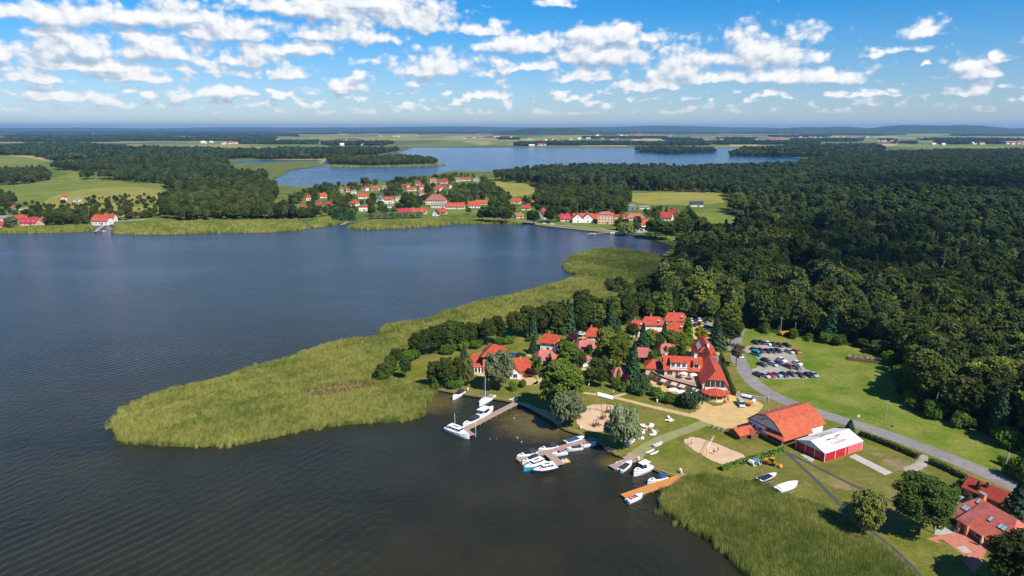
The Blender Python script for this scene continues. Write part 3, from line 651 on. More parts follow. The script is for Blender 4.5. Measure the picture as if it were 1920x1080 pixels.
for P_, lab, grp in ((near, WL, 'trees along the near edge of the wood'), (BP, BL, 'trees in the belt between cottages and reeds')):
    kk = pick_kind(P_) if P_ is near else rng.choice([0, 1, 2, 2, 7, 5, 6], len(P_))
    for (x, y), k in zip(P_, kk):
        kd = KN[k]; h = random.uniform(12, 19) if P_ is near else random.uniform(10, 15.5)
        tree(kd, (x, y, LZ), h, WIDTH[kd] * h / HEIGHT[kd] * random.uniform(.85, 1.15), lab[kd], grp, .62)
def wood_stuff(name, P, shapes, kinds, label, hmin=.85, hmax=1.25, z=LZ, wide=1.0):
    n = len(P); s = rng.uniform(hmin, hmax, n) * (1 + .16 * np.sin(P[:, 0] * .021 + 1.7 * np.sin(P[:, 1] * .017)) * np.cos(P[:, 1] * .019)); wdt = s * rng.uniform(.85, 1.2, n) * wide
    rot = np.zeros((n, 3)); rot[:, 2] = rng.uniform(0, 6.28, n)
    return scatter(name, np.column_stack([P, np.full(n, z)]), rot, np.column_stack([wdt, wdt, s]), kinds, shapes, label, 'woods')
wood_stuff('forest', rest, WOODSHAPES, pick_kind(rest), 'dense mixed forest covering the land right of the lake', .8, 1.4)
# woods farther off (pixel outlines of the ground they stand on)
CLEAR = [GP(o) for o in ([(300, 346), (395, 336), (440, 338), (400, 350), (330, 356)], [(430, 318), (495, 328), (480, 338), (425, 328)], [(215, 312), (330, 304), (352, 310), (240, 319)], [(380, 364), (440, 358), (450, 366), (390, 372)], [(360, 392), (420, 385), (440, 392), (380, 399)], [(150, 284), (250, 281), (330, 285), (220, 292)], [(400, 300), (470, 296), (500, 300), (420, 305)], [(480, 288), (570, 286), (560, 290), (500, 293)])]
def far_wood(name, outlines, sp_, shapes, label, hmin=.8, hmax=1.2, wide=1.0, holes=()):
    P = np.concatenate([fill(GP(o), sp_, .45, holes) for o in outlines])
    wood_stuff(name, P, shapes, rng.integers(0, len(shapes), len(P)), label, hmin, hmax, LZ, wide)
far_wood('forest', [[(925, 338), (1000, 330), (1150, 323), (1320, 326), (1480, 320), (1545, 304), (1600, 297), (1720, 290), (2150, 287), (2300, 352), (1700, 371), (1378, 380), (1365, 362), (1190, 358), (1175, 352), (1010, 352), (1000, 345), (950, 342)]],
         9.0, [WOODSHAPES[i] for i in (0, 3, 4, 3, 6)] , 'wide pine forest stretching to the far lake', .95, 1.25, 1.2)
far_wood('woodland', [[(1005, 366), (1172, 362), (1178, 384), (1172, 402), (1100, 404), (1030, 398), (1000, 386)]], 6.5, WOODSHAPES[:3] + [WOODSHAPES[6]], 'dark wood behind the village beach')
far_wood('woodland', [[(300, 404), (312, 386), (350, 372), (440, 352), (515, 352), (520, 372), (500, 402), (420, 408)], [(310, 408), (440, 404), (560, 404), (560, 411), (430, 412), (320, 414)]], 7.0, WOODSHAPES[:3], 'leafy woodland on the far lake shore left of the village', holes=CLEAR)
far_wood('woodland', [[(150, 338), (300, 326), (420, 318), (500, 336), (500, 350), (440, 350), (330, 366), (300, 345), (160, 334)]], 8.0, WOODSHAPES[:3] + [WOODSHAPES[3]], 'rolling woodland behind the ripe meadow', holes=CLEAR)
far_wood('woodland', [[(-80, 330), (90, 326), (95, 338), (60, 345), (-80, 352)], [(-60, 378), (20, 376), (38, 384), (0, 390), (-60, 392)], [(95, 318), (240, 300), (420, 296), (430, 312), (250, 322), (165, 322)]], 9.0, WOODSHAPES[:4], 'woods among the fields on the left', holes=CLEAR)
far_wood('woodland', [[(-100, 284), (120, 272), (240, 280), (420, 286), (600, 292), (610, 298), (430, 300), (300, 295), (100, 302), (60, 292), (-100, 288)], [(430, 292), (560, 283), (700, 284), (752, 282), (700, 291), (600, 297)]], 14, FARSHAPES, 'wide belt of woods beyond the fields', .9, 1.3, 1.6, CLEAR)
far_wood('island_wood', [[(612, 302), (640, 299), (760, 300), (812, 303), (822, 308), (700, 311.5), (625, 309.5)]], 9, [WOODSHAPES[i] for i in (0, 1, 2)], 'wooded island lying in the far lake')
far_wood('island_wood', [[(1190, 282), (1240, 279.5), (1335, 282.5), (1346, 286), (1260, 288), (1200, 286)]], 16, FARSHAPES, 'low wooded spit in the far lake', .8, 1.1, 1.5)
far_wood('woodland', [[(1365, 292), (1400, 284), (1480, 279), (1640, 275), (1660, 284), (1560, 296), (1450, 294)]], 14, FARSHAPES, 'dark wood on the right shore of the far lake', .9, 1.3, 1.6)
# strips of wood on the plain
strips = [[(x0, y), (x1, y - .5), (x1 - 10, y + h * .7), (x0 + 15, y + h * .7)] for x0, x1, y, h in
          ((-100, 230, 262, 6), (200, 520, 261, 5), (440, 600, 268, 4), (600, 780, 270, 4.5), (760, 900, 273, 2.5), (890, 1010, 272, 3), (1000, 1190, 270, 4), (1180, 1340, 270, 4), (930, 1060, 261, 2), (1090, 1250, 259, 2.2), (1240, 1420, 262, 2.5),
           (1330, 1540, 269, 3.5), (1480, 1620, 264, 2.5), (1600, 1720, 270, 3), (1640, 1960, 263, 2.2), (1750, 2050, 269, 2.5), (1860, 2060, 276, 4), (1440, 1560, 256, 1.6), (1560, 1660, 253, 1.5), (0, 300, 255, 2.2), (300, 640, 251, 1.6), (700, 900, 250, 1.2), (900, 1200, 250, 1.4), (1200, 1500, 250, 1.5), (1780, 2000, 254, 1.6), (-100, 200, 249, 1.4), (150, 520, 247.5, .9), (560, 900, 247, .8), (880, 1300, 247, .8), (1250, 1640, 246.8, .8))]
P = []
for o in strips:
    g_ = GP(o); dd = g_[0].y; P.append(fill(g_, max(13, dd / 330), .5))
P = np.concatenate(P); gapn = np.sin(P[:, 0] * .0021 + 3 * np.sin(P[:, 1] * .0009)) + np.sin(P[:, 0] * .0053 + P[:, 1] * .0017); P = P[(gapn > -.35) | (P[:, 0] < -.18 * P[:, 1])]; dist = np.hypot(P[:, 0], P[:, 1]); sc_w = np.maximum(1.6, dist / 2600)
n = len(P); rot = np.zeros((n, 3)); rot[:, 2] = rng.uniform(0, 6.28, n); s = rng.uniform(.8, 1.25, n)
scatter('distant_woods', np.column_stack([P, np.full(n, LZ)]), rot, np.column_stack([sc_w * s, sc_w * s, s * 1.1]), rng.integers(0, len(FARSHAPES), n), FARSHAPES, 'dark strips of wood far off on the plain', 'woods')
# scattered bushes and field trees on the left
P = np.concatenate([fill(GP(o), s_, .5) for o, s_ in (([(0, 392), (60, 384), (310, 386), (330, 404), (200, 409), (0, 414)], 13), ([(150, 372), (310, 366), (320, 388), (180, 390)], 16), ([(60, 392), (230, 398), (220, 415), (60, 420)], 11))])
wood_stuff('field_bushes', P, [WOODSHAPES[2], WOODSHAPES[0]], rng.integers(0, 2, len(P)), 'loose bushes and small trees dotted over the meadow', .22, .55, LZ, 1.3)
# ============================================================ reed beds
REEDM = leafmat('reed', (.15, .175, .034), (.50, .48, .13), .3, .45)
REEDG = leafmat('reed_green', (.085, .13, .024), (.26, .31, .07), .3, .45)
def reed_clump(seed, nb, h, spread, wdt, m):
    r = np.random.default_rng(seed); V = []; F = []; T = []
    for i in range(nb):
        a = r.uniform(0, 6.28); q = spread * math.sqrt(r.uniform()); x, y = math.cos(a) * q, math.sin(a) * q; hh = h * r.uniform(.72, 1.12)
        lx, ly = r.normal(.22, .16), r.normal(.05, .16); b = r.uniform(0, 3.14); dx, dy = math.cos(b) * wdt, math.sin(b) * wdt
        o = len(V); V += [(x - dx, y - dy, 0), (x + dx, y + dy, 0), (x + lx * .35 * hh + dx, y + ly * .35 * hh + dy, hh * .6), (x + lx * .35 * hh - dx, y + ly * .35 * hh - dy, hh * .6), (x + lx * hh, y + ly * hh, hh)]
        F += [(o, o + 1, o + 2, o + 3), (o + 3, o + 2, o + 4)]; t_ = r.uniform(0, 1); T += [t_ * .8, t_]
    return leafmesh('reed_clump', V, F, T, [m])
REEDS = [reed_clump(i, 26, 1.75, .6, .026, REEDM) for i in range(3)] + [reed_clump(9 + i, 26, 1.75, .6, .026, REEDG) for i in range(2)]
REEDF = [reed_clump(20 + i, 14, 2.4, 1.2, .11, REEDM) for i in range(2)] + [reed_clump(29 + i, 14, 2.4, 1.2, .11, REEDG) for i in range(2)]
M['reedbase'] = surf('reed_litter', [(.055, .060, .018), (.12, .12, .035)], .5, 4, .95, .05, 4, True, .1)
def reed_bed(px, sp_, shapes, label, smooth=1, green=.3, holes=(), hs=1.0, scl=1.0):
    ring = smooth_ring(GP(px, .06), smooth)
    tri = tessellate_polygon([ring]); b = MB(); b.add(ring, [tuple(t)[::-1] for t in tri]); b.add(ring + [Vector((p.x, p.y, -.6)) for p in ring], [(i, (i + 1) % len(ring), len(ring) + (i + 1) % len(ring), len(ring) + i) for i in range(len(ring))])
    P = fill(ring, sp_, .5, holes); E_ = []
    for a, c in zip(ring, ring[1:] + ring[:1]):          # stragglers outside the edge
        L_ = (c - a).length; d_ = (c - a) / max(L_, 1e-3); k = rng.poisson(L_ * (1.8 if sp_ < 1.2 else .25))
        lob = 1.0 + .9 * math.sin(a.x * .21 + a.y * .17)
        for _ in range(int(k)): u = rng.uniform(0, L_); q = a + d_ * u; o_ = abs(rng.normal(0, .45 * lob + .12)) * (1 if sp_ < 1.2 else 2.5); E_ += [(q.x + d_.y * o_, q.y - d_.x * o_), (q.x - d_.y * o_, q.y + d_.x * o_)]
    if E_:
        E_ = np.array(E_); E_ = E_[inside(E_, lake1) & ~inside(E_, ring)]; P = np.concatenate([P, E_])
    n = len(P)
    nz = np.sin(P[:, 0] * .11 + 2 * np.sin(P[:, 1] * .05)) + np.sin(P[:, 1] * .13 + P[:, 0] * .07) + .8 * np.sin(P[:, 0] * .42 + 1.5 * np.sin(P[:, 1] * .31)) + .6 * np.sin(P[:, 1] * .5 - P[:, 0] * .23)
    g = rng.uniform(0, 1, n) < np.clip(green + nz * .22, .02, .98); half = len(shapes) - 2
    idx = np.where(g, half + rng.integers(0, 2, n), rng.integers(0, half, n))
    rot = np.zeros((n, 3)); rot[:, 2] = rng.normal(0.4, .5, n); s = rng.uniform(.8, 1.15, n) * (1 + .09 * nz) * hs
    o = scatter('reed_bed', np.column_stack([P, np.full(n, .05)]), rot, np.column_stack([np.full(n, scl), np.full(n, scl), s]), idx, shapes, label, 'reeds')
    m_ = b.build('reed_litter', M['reedbase'], o)
    return o
BROKEN = GP([(565, 742), (600, 722), (650, 716), (700, 718), (708, 726), (640, 738), (590, 748)])
reed_bed([(214, 796), (240, 764), (290, 743), (400, 716), (480, 692), (545, 675), (600, 651), (640, 642), (705, 636), (760, 634), (800, 628), (790, 650), (735, 690), (726, 712), (765, 724), (808, 733), (806, 748), (792, 766), (796, 780), (765, 788),
          (700, 791), (620, 799), (560, 807), (500, 824), (420, 835), (330, 837), (265, 832), (232, 820), (216, 806)], .62, REEDS, 'large yellow-green reed bed reaching into the lake as a tongue', 1, .25, [BROKEN])
reed_bed([(708, 632), (716, 619), (745, 608), (790, 604), (814, 600), (830, 588), (872, 577), (905, 566), (960, 556), (1010, 542), (1052, 531), (1070, 522), (1100, 520), (1132, 525), (1160, 545), (1130, 565), (1060, 590), (980, 606), (900, 622), (800, 634), (740, 636)],
         .85, REEDS, 'reed bed along the shore behind the lakeside trees', 1, .35)
reed_bed([(1056, 496), (1076, 480), (1108, 471), (1148, 466.5), (1170, 468), (1195, 473), (1228, 479), (1250, 486), (1240, 508), (1180, 528), (1140, 525), (1118, 519), (1088, 516), (1062, 512)], 1.0, REEDS, 'rounded reed bed in the cove below the village beach', 1, .75)
mb_ = fill(GP([(1140, 528), (1180, 532), (1240, 512), (1258, 520), (1236, 560), (1170, 556), (1140, 545)]), 4.2, .5); wood_stuff('marsh_bushes', mb_, [WOODSHAPES[2], WOODSHAPES[0]], rng.integers(0, 2, len(mb_)), 'low dark bushes on the marsh behind the round reed bed', .16, .36, LZ * .2, 1.5)
reed_bed([(1238, 940), (1258, 920), (1285, 901), (1330, 897), (1400, 908), (1470, 930), (1530, 950), (1595, 983), (1655, 1030), (1708, 1078), (1765, 1160), (1800, 1260), (1560, 1230), (1450, 1120), (1410, 1082), (1368, 1040), (1325, 1008), (1285, 984), (1245, 962)],
         .42, REEDS, 'tall green reed bed beside the orange jetty', 1, .62, (), 1.1)
for px, lab in (([(-80, 437), (60, 438), (165, 435), (178, 427), (160, 424), (40, 428), (-80, 430)], 'reed strip in front of the pink-roofed shore houses'),
                ([(208, 436), (240, 440), (330, 440), (420, 436), (500, 437), (562, 433), (578, 427), (560, 414), (430, 416), (330, 418), (225, 424)], 'long pale reed bed on the far shore left of the village'),
                ([(578, 428), (612, 426), (640, 417), (620, 413), (580, 415)], 'small reed patch at the mouth of the village inlet'),
                ([(652, 430), (700, 431), (770, 427), (832, 424), (846, 419), (830, 411), (740, 415), (668, 420)], 'reed bed in front of the village boathouse'),
                ([(846, 421), (890, 420), (948, 421), (990, 422), (960, 414), (890, 411), (845, 411)], 'reed fringe below the village hotel road')):
    reed_bed(px, 1.7, REEDF, lab, 1, .35)
reed_bed([(600, 312), (640, 313), (720, 313.5), (828, 310.5), (838, 309), (815, 306), (700, 310), (625, 308)], 5, REEDF, 'reed margin round the wooded island', 0, .5, (), 1, 2.5)
BRK = [reed_clump(50 + i, 12, .8, .6, .05, leafmat('reed_broken', (.16, .12, .05), (.46, .36, .13), .2, .3)) for i in range(3)]
bp_ = fill(BROKEN, .7, .5); bp_ = bp_[(np.sin(bp_[:, 0] * .5 + np.sin(bp_[:, 1] * .4)) + rng.normal(0, .5, len(bp_))) > -.7]; nb = len(bp_)
scatter('broken_reeds', np.column_stack([bp_, np.full(nb, .05)]), np.column_stack([rng.normal(0, .3, nb), rng.normal(0, .3, nb), rng.uniform(0, 6, nb)]), np.column_stack([np.full(nb, 1.1), np.full(nb, 1.1), rng.uniform(.5, 1.6, nb)]), rng.integers(0, 3, nb), BRK, 'flattened brownish patch of reeds in the middle of the tongue', 'reeds')
M['mud'] = surf('broken_reed', [(.10, .085, .05), (.22, .18, .10)], .8, 5, .95, .05, 3, True, .1)
# ============================================================ buildings by the resort
def tiled(name, c, rows=3.2):
    m = bpy.data.materials.new(name); m.use_nodes = True; t = m.node_tree; t.nodes.clear()
    out = N(t, 'ShaderNodeOutputMaterial'); bs = N(t, 'ShaderNodeBsdfPrincipled'); LK(t, bs.outputs[0], out.inputs[0])
    vec = N(t, 'ShaderNodeTexCoord').outputs['Object']
    n = NOISE(t, vec, .8, 5, .65); cc_ = RAMP(t, n, [(.28, tuple(v * .62 for v in c)), (.5, c), (.72, tuple(min(1, v * 1.22 + .015) for v in c))])
    cc_ = MIX(t, MA(t, 'MULTIPLY', SMOOTH(t, NOISE(t, vec, .35, 5, .7), .52, .75), .38), cc_, (c[0] * .42, c[1] * .75 + .01, c[2] * .8 + .01))
    wv = N(t, 'ShaderNodeTexWave', wave_type='BANDS', bands_direction='Z'); wv.inputs['Scale'].default_value = rows; LK(t, vec, wv.inputs[0])
    cc_ = MIX(t, .18, cc_, RAMP(t, wv.outputs['Fac'], [(0, tuple(v * .55 for v in c)), (.5, c)]))
    LK(t, cc_, bs.inputs['Base Color']); bs.inputs['Roughness'].default_value = .65; bs.inputs['Specular IOR Level'].default_value = .3
    b = N(t, 'ShaderNodeBump'); b.inputs['Distance'].default_value = .03; LK(t, wv.outputs['Fac'], b.inputs['Height']); LK(t, b.outputs[0], bs.inputs['Normal'])
    return m
M['roof'] = tiled('roof_orange_red', (.42, .062, .026)); M['roofpink'] = tiled('roof_faded_pink', (.42, .12, .10)); M['roofbarn'] = tiled('roof_barn', (.42, .085, .036), 1.5)
M['roofdark'] = tiled('roof_dark_red', (.36, .05, .03)); M['roofcrimson'] = tiled('roof_crimson', (.42, .02, .05)); M['roofgrey'] = tiled('roof_grey', (.24, .22, .21)); M['roofslate'] = tiled('roof_slate', (.11, .115, .14))
M['roofbrown'] = tiled('roof_brown', (.30, .11, .07)); M['roofblack'] = tiled('roof_black', (.035, .037, .045)); M['roofvilla'] = tiled('roof_villa', (.58, .14, .10), 2.2)
M['cream'] = surf('cream_render', [(.62, .47, .27), (.72, .57, .35)], .7, 5, .85, .004, 9); M['white_wall'] = surf('white_render', [(.66, .63, .58), (.80, .78, .74)], .5, 5, .8, .004, 9)
M['pale_wall'] = surf('pale_yellow_render', [(.64, .55, .38), (.76, .68, .50)], .5, 5, .85); M['peach_wall'] = surf('peach_render', [(.62, .38, .24), (.74, .50, .34)], .5, 5, .85)
M['brickwall'] = surf('orange_brick', [(.44, .17, .08), (.60, .27, .14)], 3, 5, .85, .01, 12); M['wood'] = surf('brown_wood', [(.12, .055, .025), (.22, .11, .055)], 2, 4, .8, .01, 14)
M['darkwood'] = surf('dark_wood', [(.035, .018, .016), (.075, .04, .03)], 2, 4, .8); M['orange_wood'] = surf('orange_wood', [(.42, .16, .04), (.60, .26, .075)], 1.6, 5, .7, .006, 16)
M['glass'] = flat('window_glass', (.025, .032, .04), .08, .6); M['frame'] = flat('white_frame', (.78, .77, .74), .5); M['dark'] = flat('dark_trim', (.03, .02, .018), .6); M['skylight'] = flat('skylight_glass', (.42, .47, .52), .1, .8)
M['metalgrey'] = flat('galvanised_metal', (.42, .43, .44), .45, .5, .5); M['white_paint'] = flat('white_paint', (.80, .79, .77), .45)
_win = {}
def window(t, x, y, z, w_, h, ang, fr='frame', name='window'):
    k = (round(w_, 2), round(h, 2), fr)
    if k not in _win:
        b = MB(); b.box(-w_ / 2, w_ / 2, -.06, .05, -h / 2, h / 2); b.mat(1)
        n = 2 if w_ > .9 else 1
        for i in range(n):
            a = -w_ / 2 + .07 + i * (w_ - .07) / n; e = -w_ / 2 + (i + 1) * (w_ - .07) / n
            b.box(a, e, -.075, -.05, -h / 2 + .07, h / 2 - .07)
        _win[k] = b.mesh('window', [M[fr], M['glass']])
    return obj(name, _win[k], t, (x, y, z), ang)
def roofpolys(x0, x1, y0, y1, ze, zr, o, ins, k):
    ym = (y0 + y1) / 2; hw0 = (y1 - y0) / 2; sl_ = (zr - ze) / hw0; hw = hw0 + o; zo = ze - o * sl_
    xL, xR = x0 - o, x1 + o; P = []
    rL = Vector((xL + ins[0], ym, zr)); rR = Vector((xR - ins[1], ym, zr))
    for s in (1, -1):
        pts = [Vector((xL, ym + s * hw, zo)), Vector((xR, ym + s * hw, zo))]
        if ins[1] and k[1] < 1: pts.append(Vector((xR, ym + s * hw * k[1], zr - hw * k[1] * sl_)))
        pts += [rR, rL]
        if ins[0] and k[0] < 1: pts.append(Vector((xL, ym + s * hw * k[0], zr - hw * k[0] * sl_)))
        P.append(pts if s == -1 else pts[::-1])
    for e, xx, rr in ((0, xL, rL), (1, xR, rR)):
        if ins[e]:
            tri = [Vector((xx, ym + hw * k[e], zr - hw * k[e] * sl_)), Vector((xx, ym - hw * k[e], zr - hw * k[e] * sl_)), rr]
            P.append(tri if e == 0 else tri[::-1])
    return P
def block(t, x0, x1, y0, y1, zb, ze, zr, wall, roof_m, axis='x', o=.45, ins=(0, 0), k=(1, 1), th=.16, rname='roof', wname='wall'):
    """walls and a gable, half-hip or hip roof; axis is the ridge direction"""
    sw = (lambda p: p) if axis == 'x' else (lambda p: Vector((p[1], p[0], p[2])))
    a0, a1, b0, b1 = (x0, x1, y0, y1) if axis == 'x' else (y0, y1, x0, x1)
    ym = (b0 + b1) / 2; hw = (b1 - b0) / 2; sl_ = (zr - ze) / hw; w_ = MB()
    def prof(e):
        if ins[e] and k[e] >= 1: return [(b0, zb), (b1, zb), (b1, ze), (b0, ze), (b0, ze)][:4]
        kk = k[e] if ins[e] else 0
        p = [(b0, zb), (b1, zb), (b1, ze)]
        return p + ([(ym + hw * kk, zr - hw * kk * sl_ - .05), (ym - hw * kk, zr - hw * kk * sl_ - .05)] if kk else [(ym, zr - .06)]) + [(b0, ze)]
    w_.box(*( (a0, a1, b0, b1) if axis == 'x' else (b0, b1, a0, a1)), zb, ze)
    for e, xx in ((0, a0), (1, a1)):
        p = prof(e)
        if len(p) > 4:
            g = [(xx, q, z) for q, z in p[2:]]
            d_ = .2 if e == 0 else -.2
            w_.prism([sw(Vector(q)) for q in g], sw(Vector((d_, 0, 0))))
    wo = w_.build(wname, M[wall], t)
    r = MB()
    for p in roofpolys(a0, a1, b0, b1, ze + .02, zr + .02, o, ins, k):
        q = [sw(v) for v in p]
        r.slab(q, th)
    ro = r.build(rname, M[roof_m], t)
    return wo, ro
# ---- hotel
ho = G(0, 0) * 0 + Vector((69, 219.6, LZ)); HT = thing('hotel', 'large red-roofed hotel with raised terrace and round glazed front pavilion', 'hotel', ho, R(-8.5))
block(HT, -16, -3, 9.9, 18.7, -.6, 5.4, 9.0, 'cream', 'roof')
block(HT, -4, 4.2, -1.4, 17, -.6, 4.9, 9.0, 'cream', 'roof', 'y', .55, (1.7, 0), (.55, 1))
block(HT, -2, 4.3, 16, 31, -.6, 4.3, 8.1, 'cream', 'roof', 'y', .5)
block(HT, -3, 5, 30.5, 44, -.6, 4.4, 8.6, 'cream', 'roof', 'y', .6, (2, 2), (.6, .6))
block(HT, -22.3, -16.6, 14, 21, -.6, 4.2, 6.3, 'cream', 'roof', 'x', .5, (3, 1.5), (1, 1))
# terrace with curved front
edge = smooth_ring([Vector(p) for p in ((-21.2, 15.6, 0), (-18.6, 10.8, 0), (-15.3, 6.9, 0), (-10.1, 3.4, 0), (-4.6, -.4, 0))], 2, False)
ring = edge + [Vector((-4.05, 9.85, 0)), Vector((-16.1, 9.85, 0)), Vector((-16.5, 13.9, 0)), Vector((-21, 13.95 + 1.7, 0))]
b = MB(); b.add([(p.x, p.y, 2.8) for p in ring], [tuple(t_) for t_ in tessellate_polygon([ring])]); 
n = len(edge); b.mat(1); b.add([(p.x, p.y, -.5) for p in edge] + [(p.x, p.y, 2.8) for p in edge], [(i, i + 1, n + i + 1, n + i) for i in range(n - 1)])
b.build('terrace', [surf('terrace_tiles', [(.34, .22, .17), (.50, .34, .27)], .6, 4, .7, .004, 8), M['cream']], HT)
b = MB()
for p, q in zip(edge[:-1], edge[1:]): b.cyl((p.x, p.y, 3.75), (q.x, q.y, 3.75), .05, n=4); b.cyl((p.x, p.y, 3.3), (q.x, q.y, 3.3), .03, n=4); b.box(min(p.x, q.x), max(p.x, q.x), p.y - .04, p.y + .04, 2.72, 2.98) if False else None
for p in edge[::1]: b.cyl((p.x, p.y, 2.7), (p.x, p.y, 3.8), .045, n=4)
b.build('terrace_railing', M['dark'], HT)
b = MB()
for p, q in zip(edge[:-1], edge[1:]):
    d_ = (q - p).normalized(); nn = Vector((d_.y, -d_.x, 0)) * -.12 
    b.prism([p + Vector((0, 0, 2.45)), q + Vector((0, 0, 2.45)), q + Vector((0, 0, 2.95)), p + Vector((0, 0, 2.95))], nn * -1)
b.build('terrace_fascia', M['dark'], HT)
for f0 in (.22, .36):
    i = int(f0 * (n - 1)); p = edge[i].lerp(edge[i + 1], .5); d_ = (edge[i + 1] - edge[i]).normalized(); nn = Vector((d_.y, -d_.x, 0))
    b = MB(); b.cyl(p + Vector((0, 0, 1.3)) - nn * .1, p + Vector((0, 0, 1.3)) + nn * .12, .62, n=14); b.build('round_window', M['glass'], HT)
for i0 in range(4):
    f0 = .46 + i0 * .13; i = int(f0 * (n - 1)); p = edge[i]; q = edge[min(n - 1, i + 2)]; d_ = (q - p).normalized(); nn = Vector((d_.y, -d_.x, 0)); q = p + d_ * 2.25
    b = MB(); b.prism([p + Vector((0, 0, 2.3)), q + Vector((0, 0, 2.3)), q + nn * 1.7 + Vector((0, 0, 1.75)), p + nn * 1.7 + Vector((0, 0, 1.75))], (0, 0, .06))
    b.build('awning', flat('awning_cloth', (.56, .42, .36), .9), HT)
# windows and dormers of the terrace wing
for x in (-14, -9.6, -5.0): window(HT, x, 9.86, 4.1, 1.9, 1.7, 0)
window(HT, -7.2, 9.86, 3.9, 1.0, 2.1, 0, name='terrace_door'); window(HT, -11.6, 9.86, 3.9, 1.0, 2.1, 0, name='terrace_door')
b = MB(); b.prism([(-14.2, 9.9, 7.9), (-8.0, 9.9, 7.9), (-8.0, 13.2, 8.85), (-14.2, 13.2, 8.85)], (0, 0, .14)); b.build('dormer_roof', M['roof'], HT)
b = MB(); b.box(-14, -8.2, 10.4, 13, 5.6, 7.86); b.build('dormer', M['white_wall'], HT)
for x in (-13, -11.1, -9.2): window(HT, x, 10.38, 6.9, 1.3, 1.5, 0)
b = MB(); b.box(-14.1, -8.1, 9.5, 10.5, 5.45, 5.6); b.cyl((-14.1, 9.55, 6.4), (-8.1, 9.55, 6.4), .04, n=4)
for i in range(13): b.cyl((-14.1 + i * .5, 9.55, 5.5), (-14.1 + i * .5, 9.55, 6.4), .025, n=4)
b.build('balcony', M['frame'], HT)
b = MB(); b.prism([(-6.1, 9.9, 7.5), (-3.6, 9.9, 7.5), (-3.6, 12.6, 8.5), (-6.1, 12.6, 8.5)], (0, 0, .14)); b.build('dormer_roof', M['roof'], HT)
b = MB(); b.box(-5.9, -3.8, 10.5, 12.5, 5.6, 7.46); b.build('dormer', M['white_wall'], HT); window(HT, -4.85, 10.48, 6.7, 1.5, 1.4, 0)
for x, y, z in ((-5, 14.2, 8.2), (-15.2, 15.8, 7.6), (1.6, 31, 7.2)):
    b = MB(); b.box(x - .45, x + .45, y - .35, y + .35, z, z + 1.9); b.mat(1); b.box(x - .52, x + .52, y - .42, y + .42, z + 1.9, z + 2.05); b.build('chimney', [M['white_wall'], M['metalgrey']], HT)
for i in range(4):
    v = 33.5 + i * 1.9; b = MB(); z = 4.4 + (2.0) * 1.05; b.prism([(-1.9, v, 5.58), (-.6, v, 6.98), (-.6, v + 1.0, 6.98), (-1.9, v + 1.0, 5.58)], (-.10, 0, .10)); b.build('skylight', M['skylight'], HT)
# front gable with loggia, then the pavilion
b = MB(); b.box(-3.0, 3.2, -1.75, -1.42, 3.2, 5.9); b.build('loggia_glazing', M['glass'], HT)
b = MB(); b.box(-3.2, 3.4, -2.6, -1.4, 3.0, 3.25); b.box(-3.2, 3.4, -2.62, -2.5, 3.25, 4.05); b.build('balcony', M['white_wall'], HT)
for x in (-1.5, .1, 1.7): b = MB(); b.box(x - .06, x + .06, -1.83, -1.74, 3.2, 5.9); b.build('mullion', M['frame'], HT)
A8 = [(R(180 + 180 * i / 6)) for i in range(7)]
b = MB(); rr = [Vector((.1 + 4.95 * math.cos(a), -1.5 + 5.3 * math.sin(a), 2.55)) for a in A8]
for p, q in zip(rr[:-1], rr[1:]): b.slab([p, q, Vector((.1, -1.5, 4.25))], .12)
b.build('pavilion_roof', M['roof'], HT)
b = MB()
for a in A8[1:-1]: b.cyl((.1 + 5.0 * math.cos(a), -1.5 + 5.35 * math.sin(a), 2.62), (.1, -1.5, 4.32), .07, n=4)
b.build('roof_ribs', M['roofpink'], HT)
ww = [Vector((.1 + 4.15 * math.cos(a), -1.5 + 4.5 * math.sin(a), 0)) for a in A8]
b = MB(); n = 7; b.add([(p.x, p.y, -.4) for p in ww] + [(p.x, p.y, 1.0) for p in ww], [(i, i + 1, n + i + 1, n + i) for i in range(6)]); b.build('pavilion_wall', M['cream'], HT)
b = MB(); b.add([(p.x * .99, p.y * .99, 1.0) for p in ww] + [(p.x * .99, p.y * .99, 2.62) for p in ww], [(i, i + 1, n + i + 1, n + i) for i in range(6)]); b.build('pavilion_glazing', M['glass'], HT)
for p in ww: b = MB(); b.cyl((p.x, p.y, .9), (p.x, p.y, 2.6), .14, n=6); b.build('pavilion_post', M['cream'], HT)
b = MB()
for i in range(5): b.box(3.0 + i * .35, 3.35 + i * .35, -5.6, -4.2, -.5, .9 - i * .2)
b.build('entrance_steps', M['brickwall'], HT)
# satellite dish cluster on the roof
b = MB(); b.cyl((2.6, 17, 6.8), (2.6, 17, 8.8), .06); b.cyl((2.3, 16.7, 8.4), (2.1, 16.4, 8.5), .55, .5, 10); b.cyl((3.2, 17.8, 6.6), (3.2, 17.8, 8.2), .5, .5, 8); b.build('roof_vent', M['metalgrey'], HT)
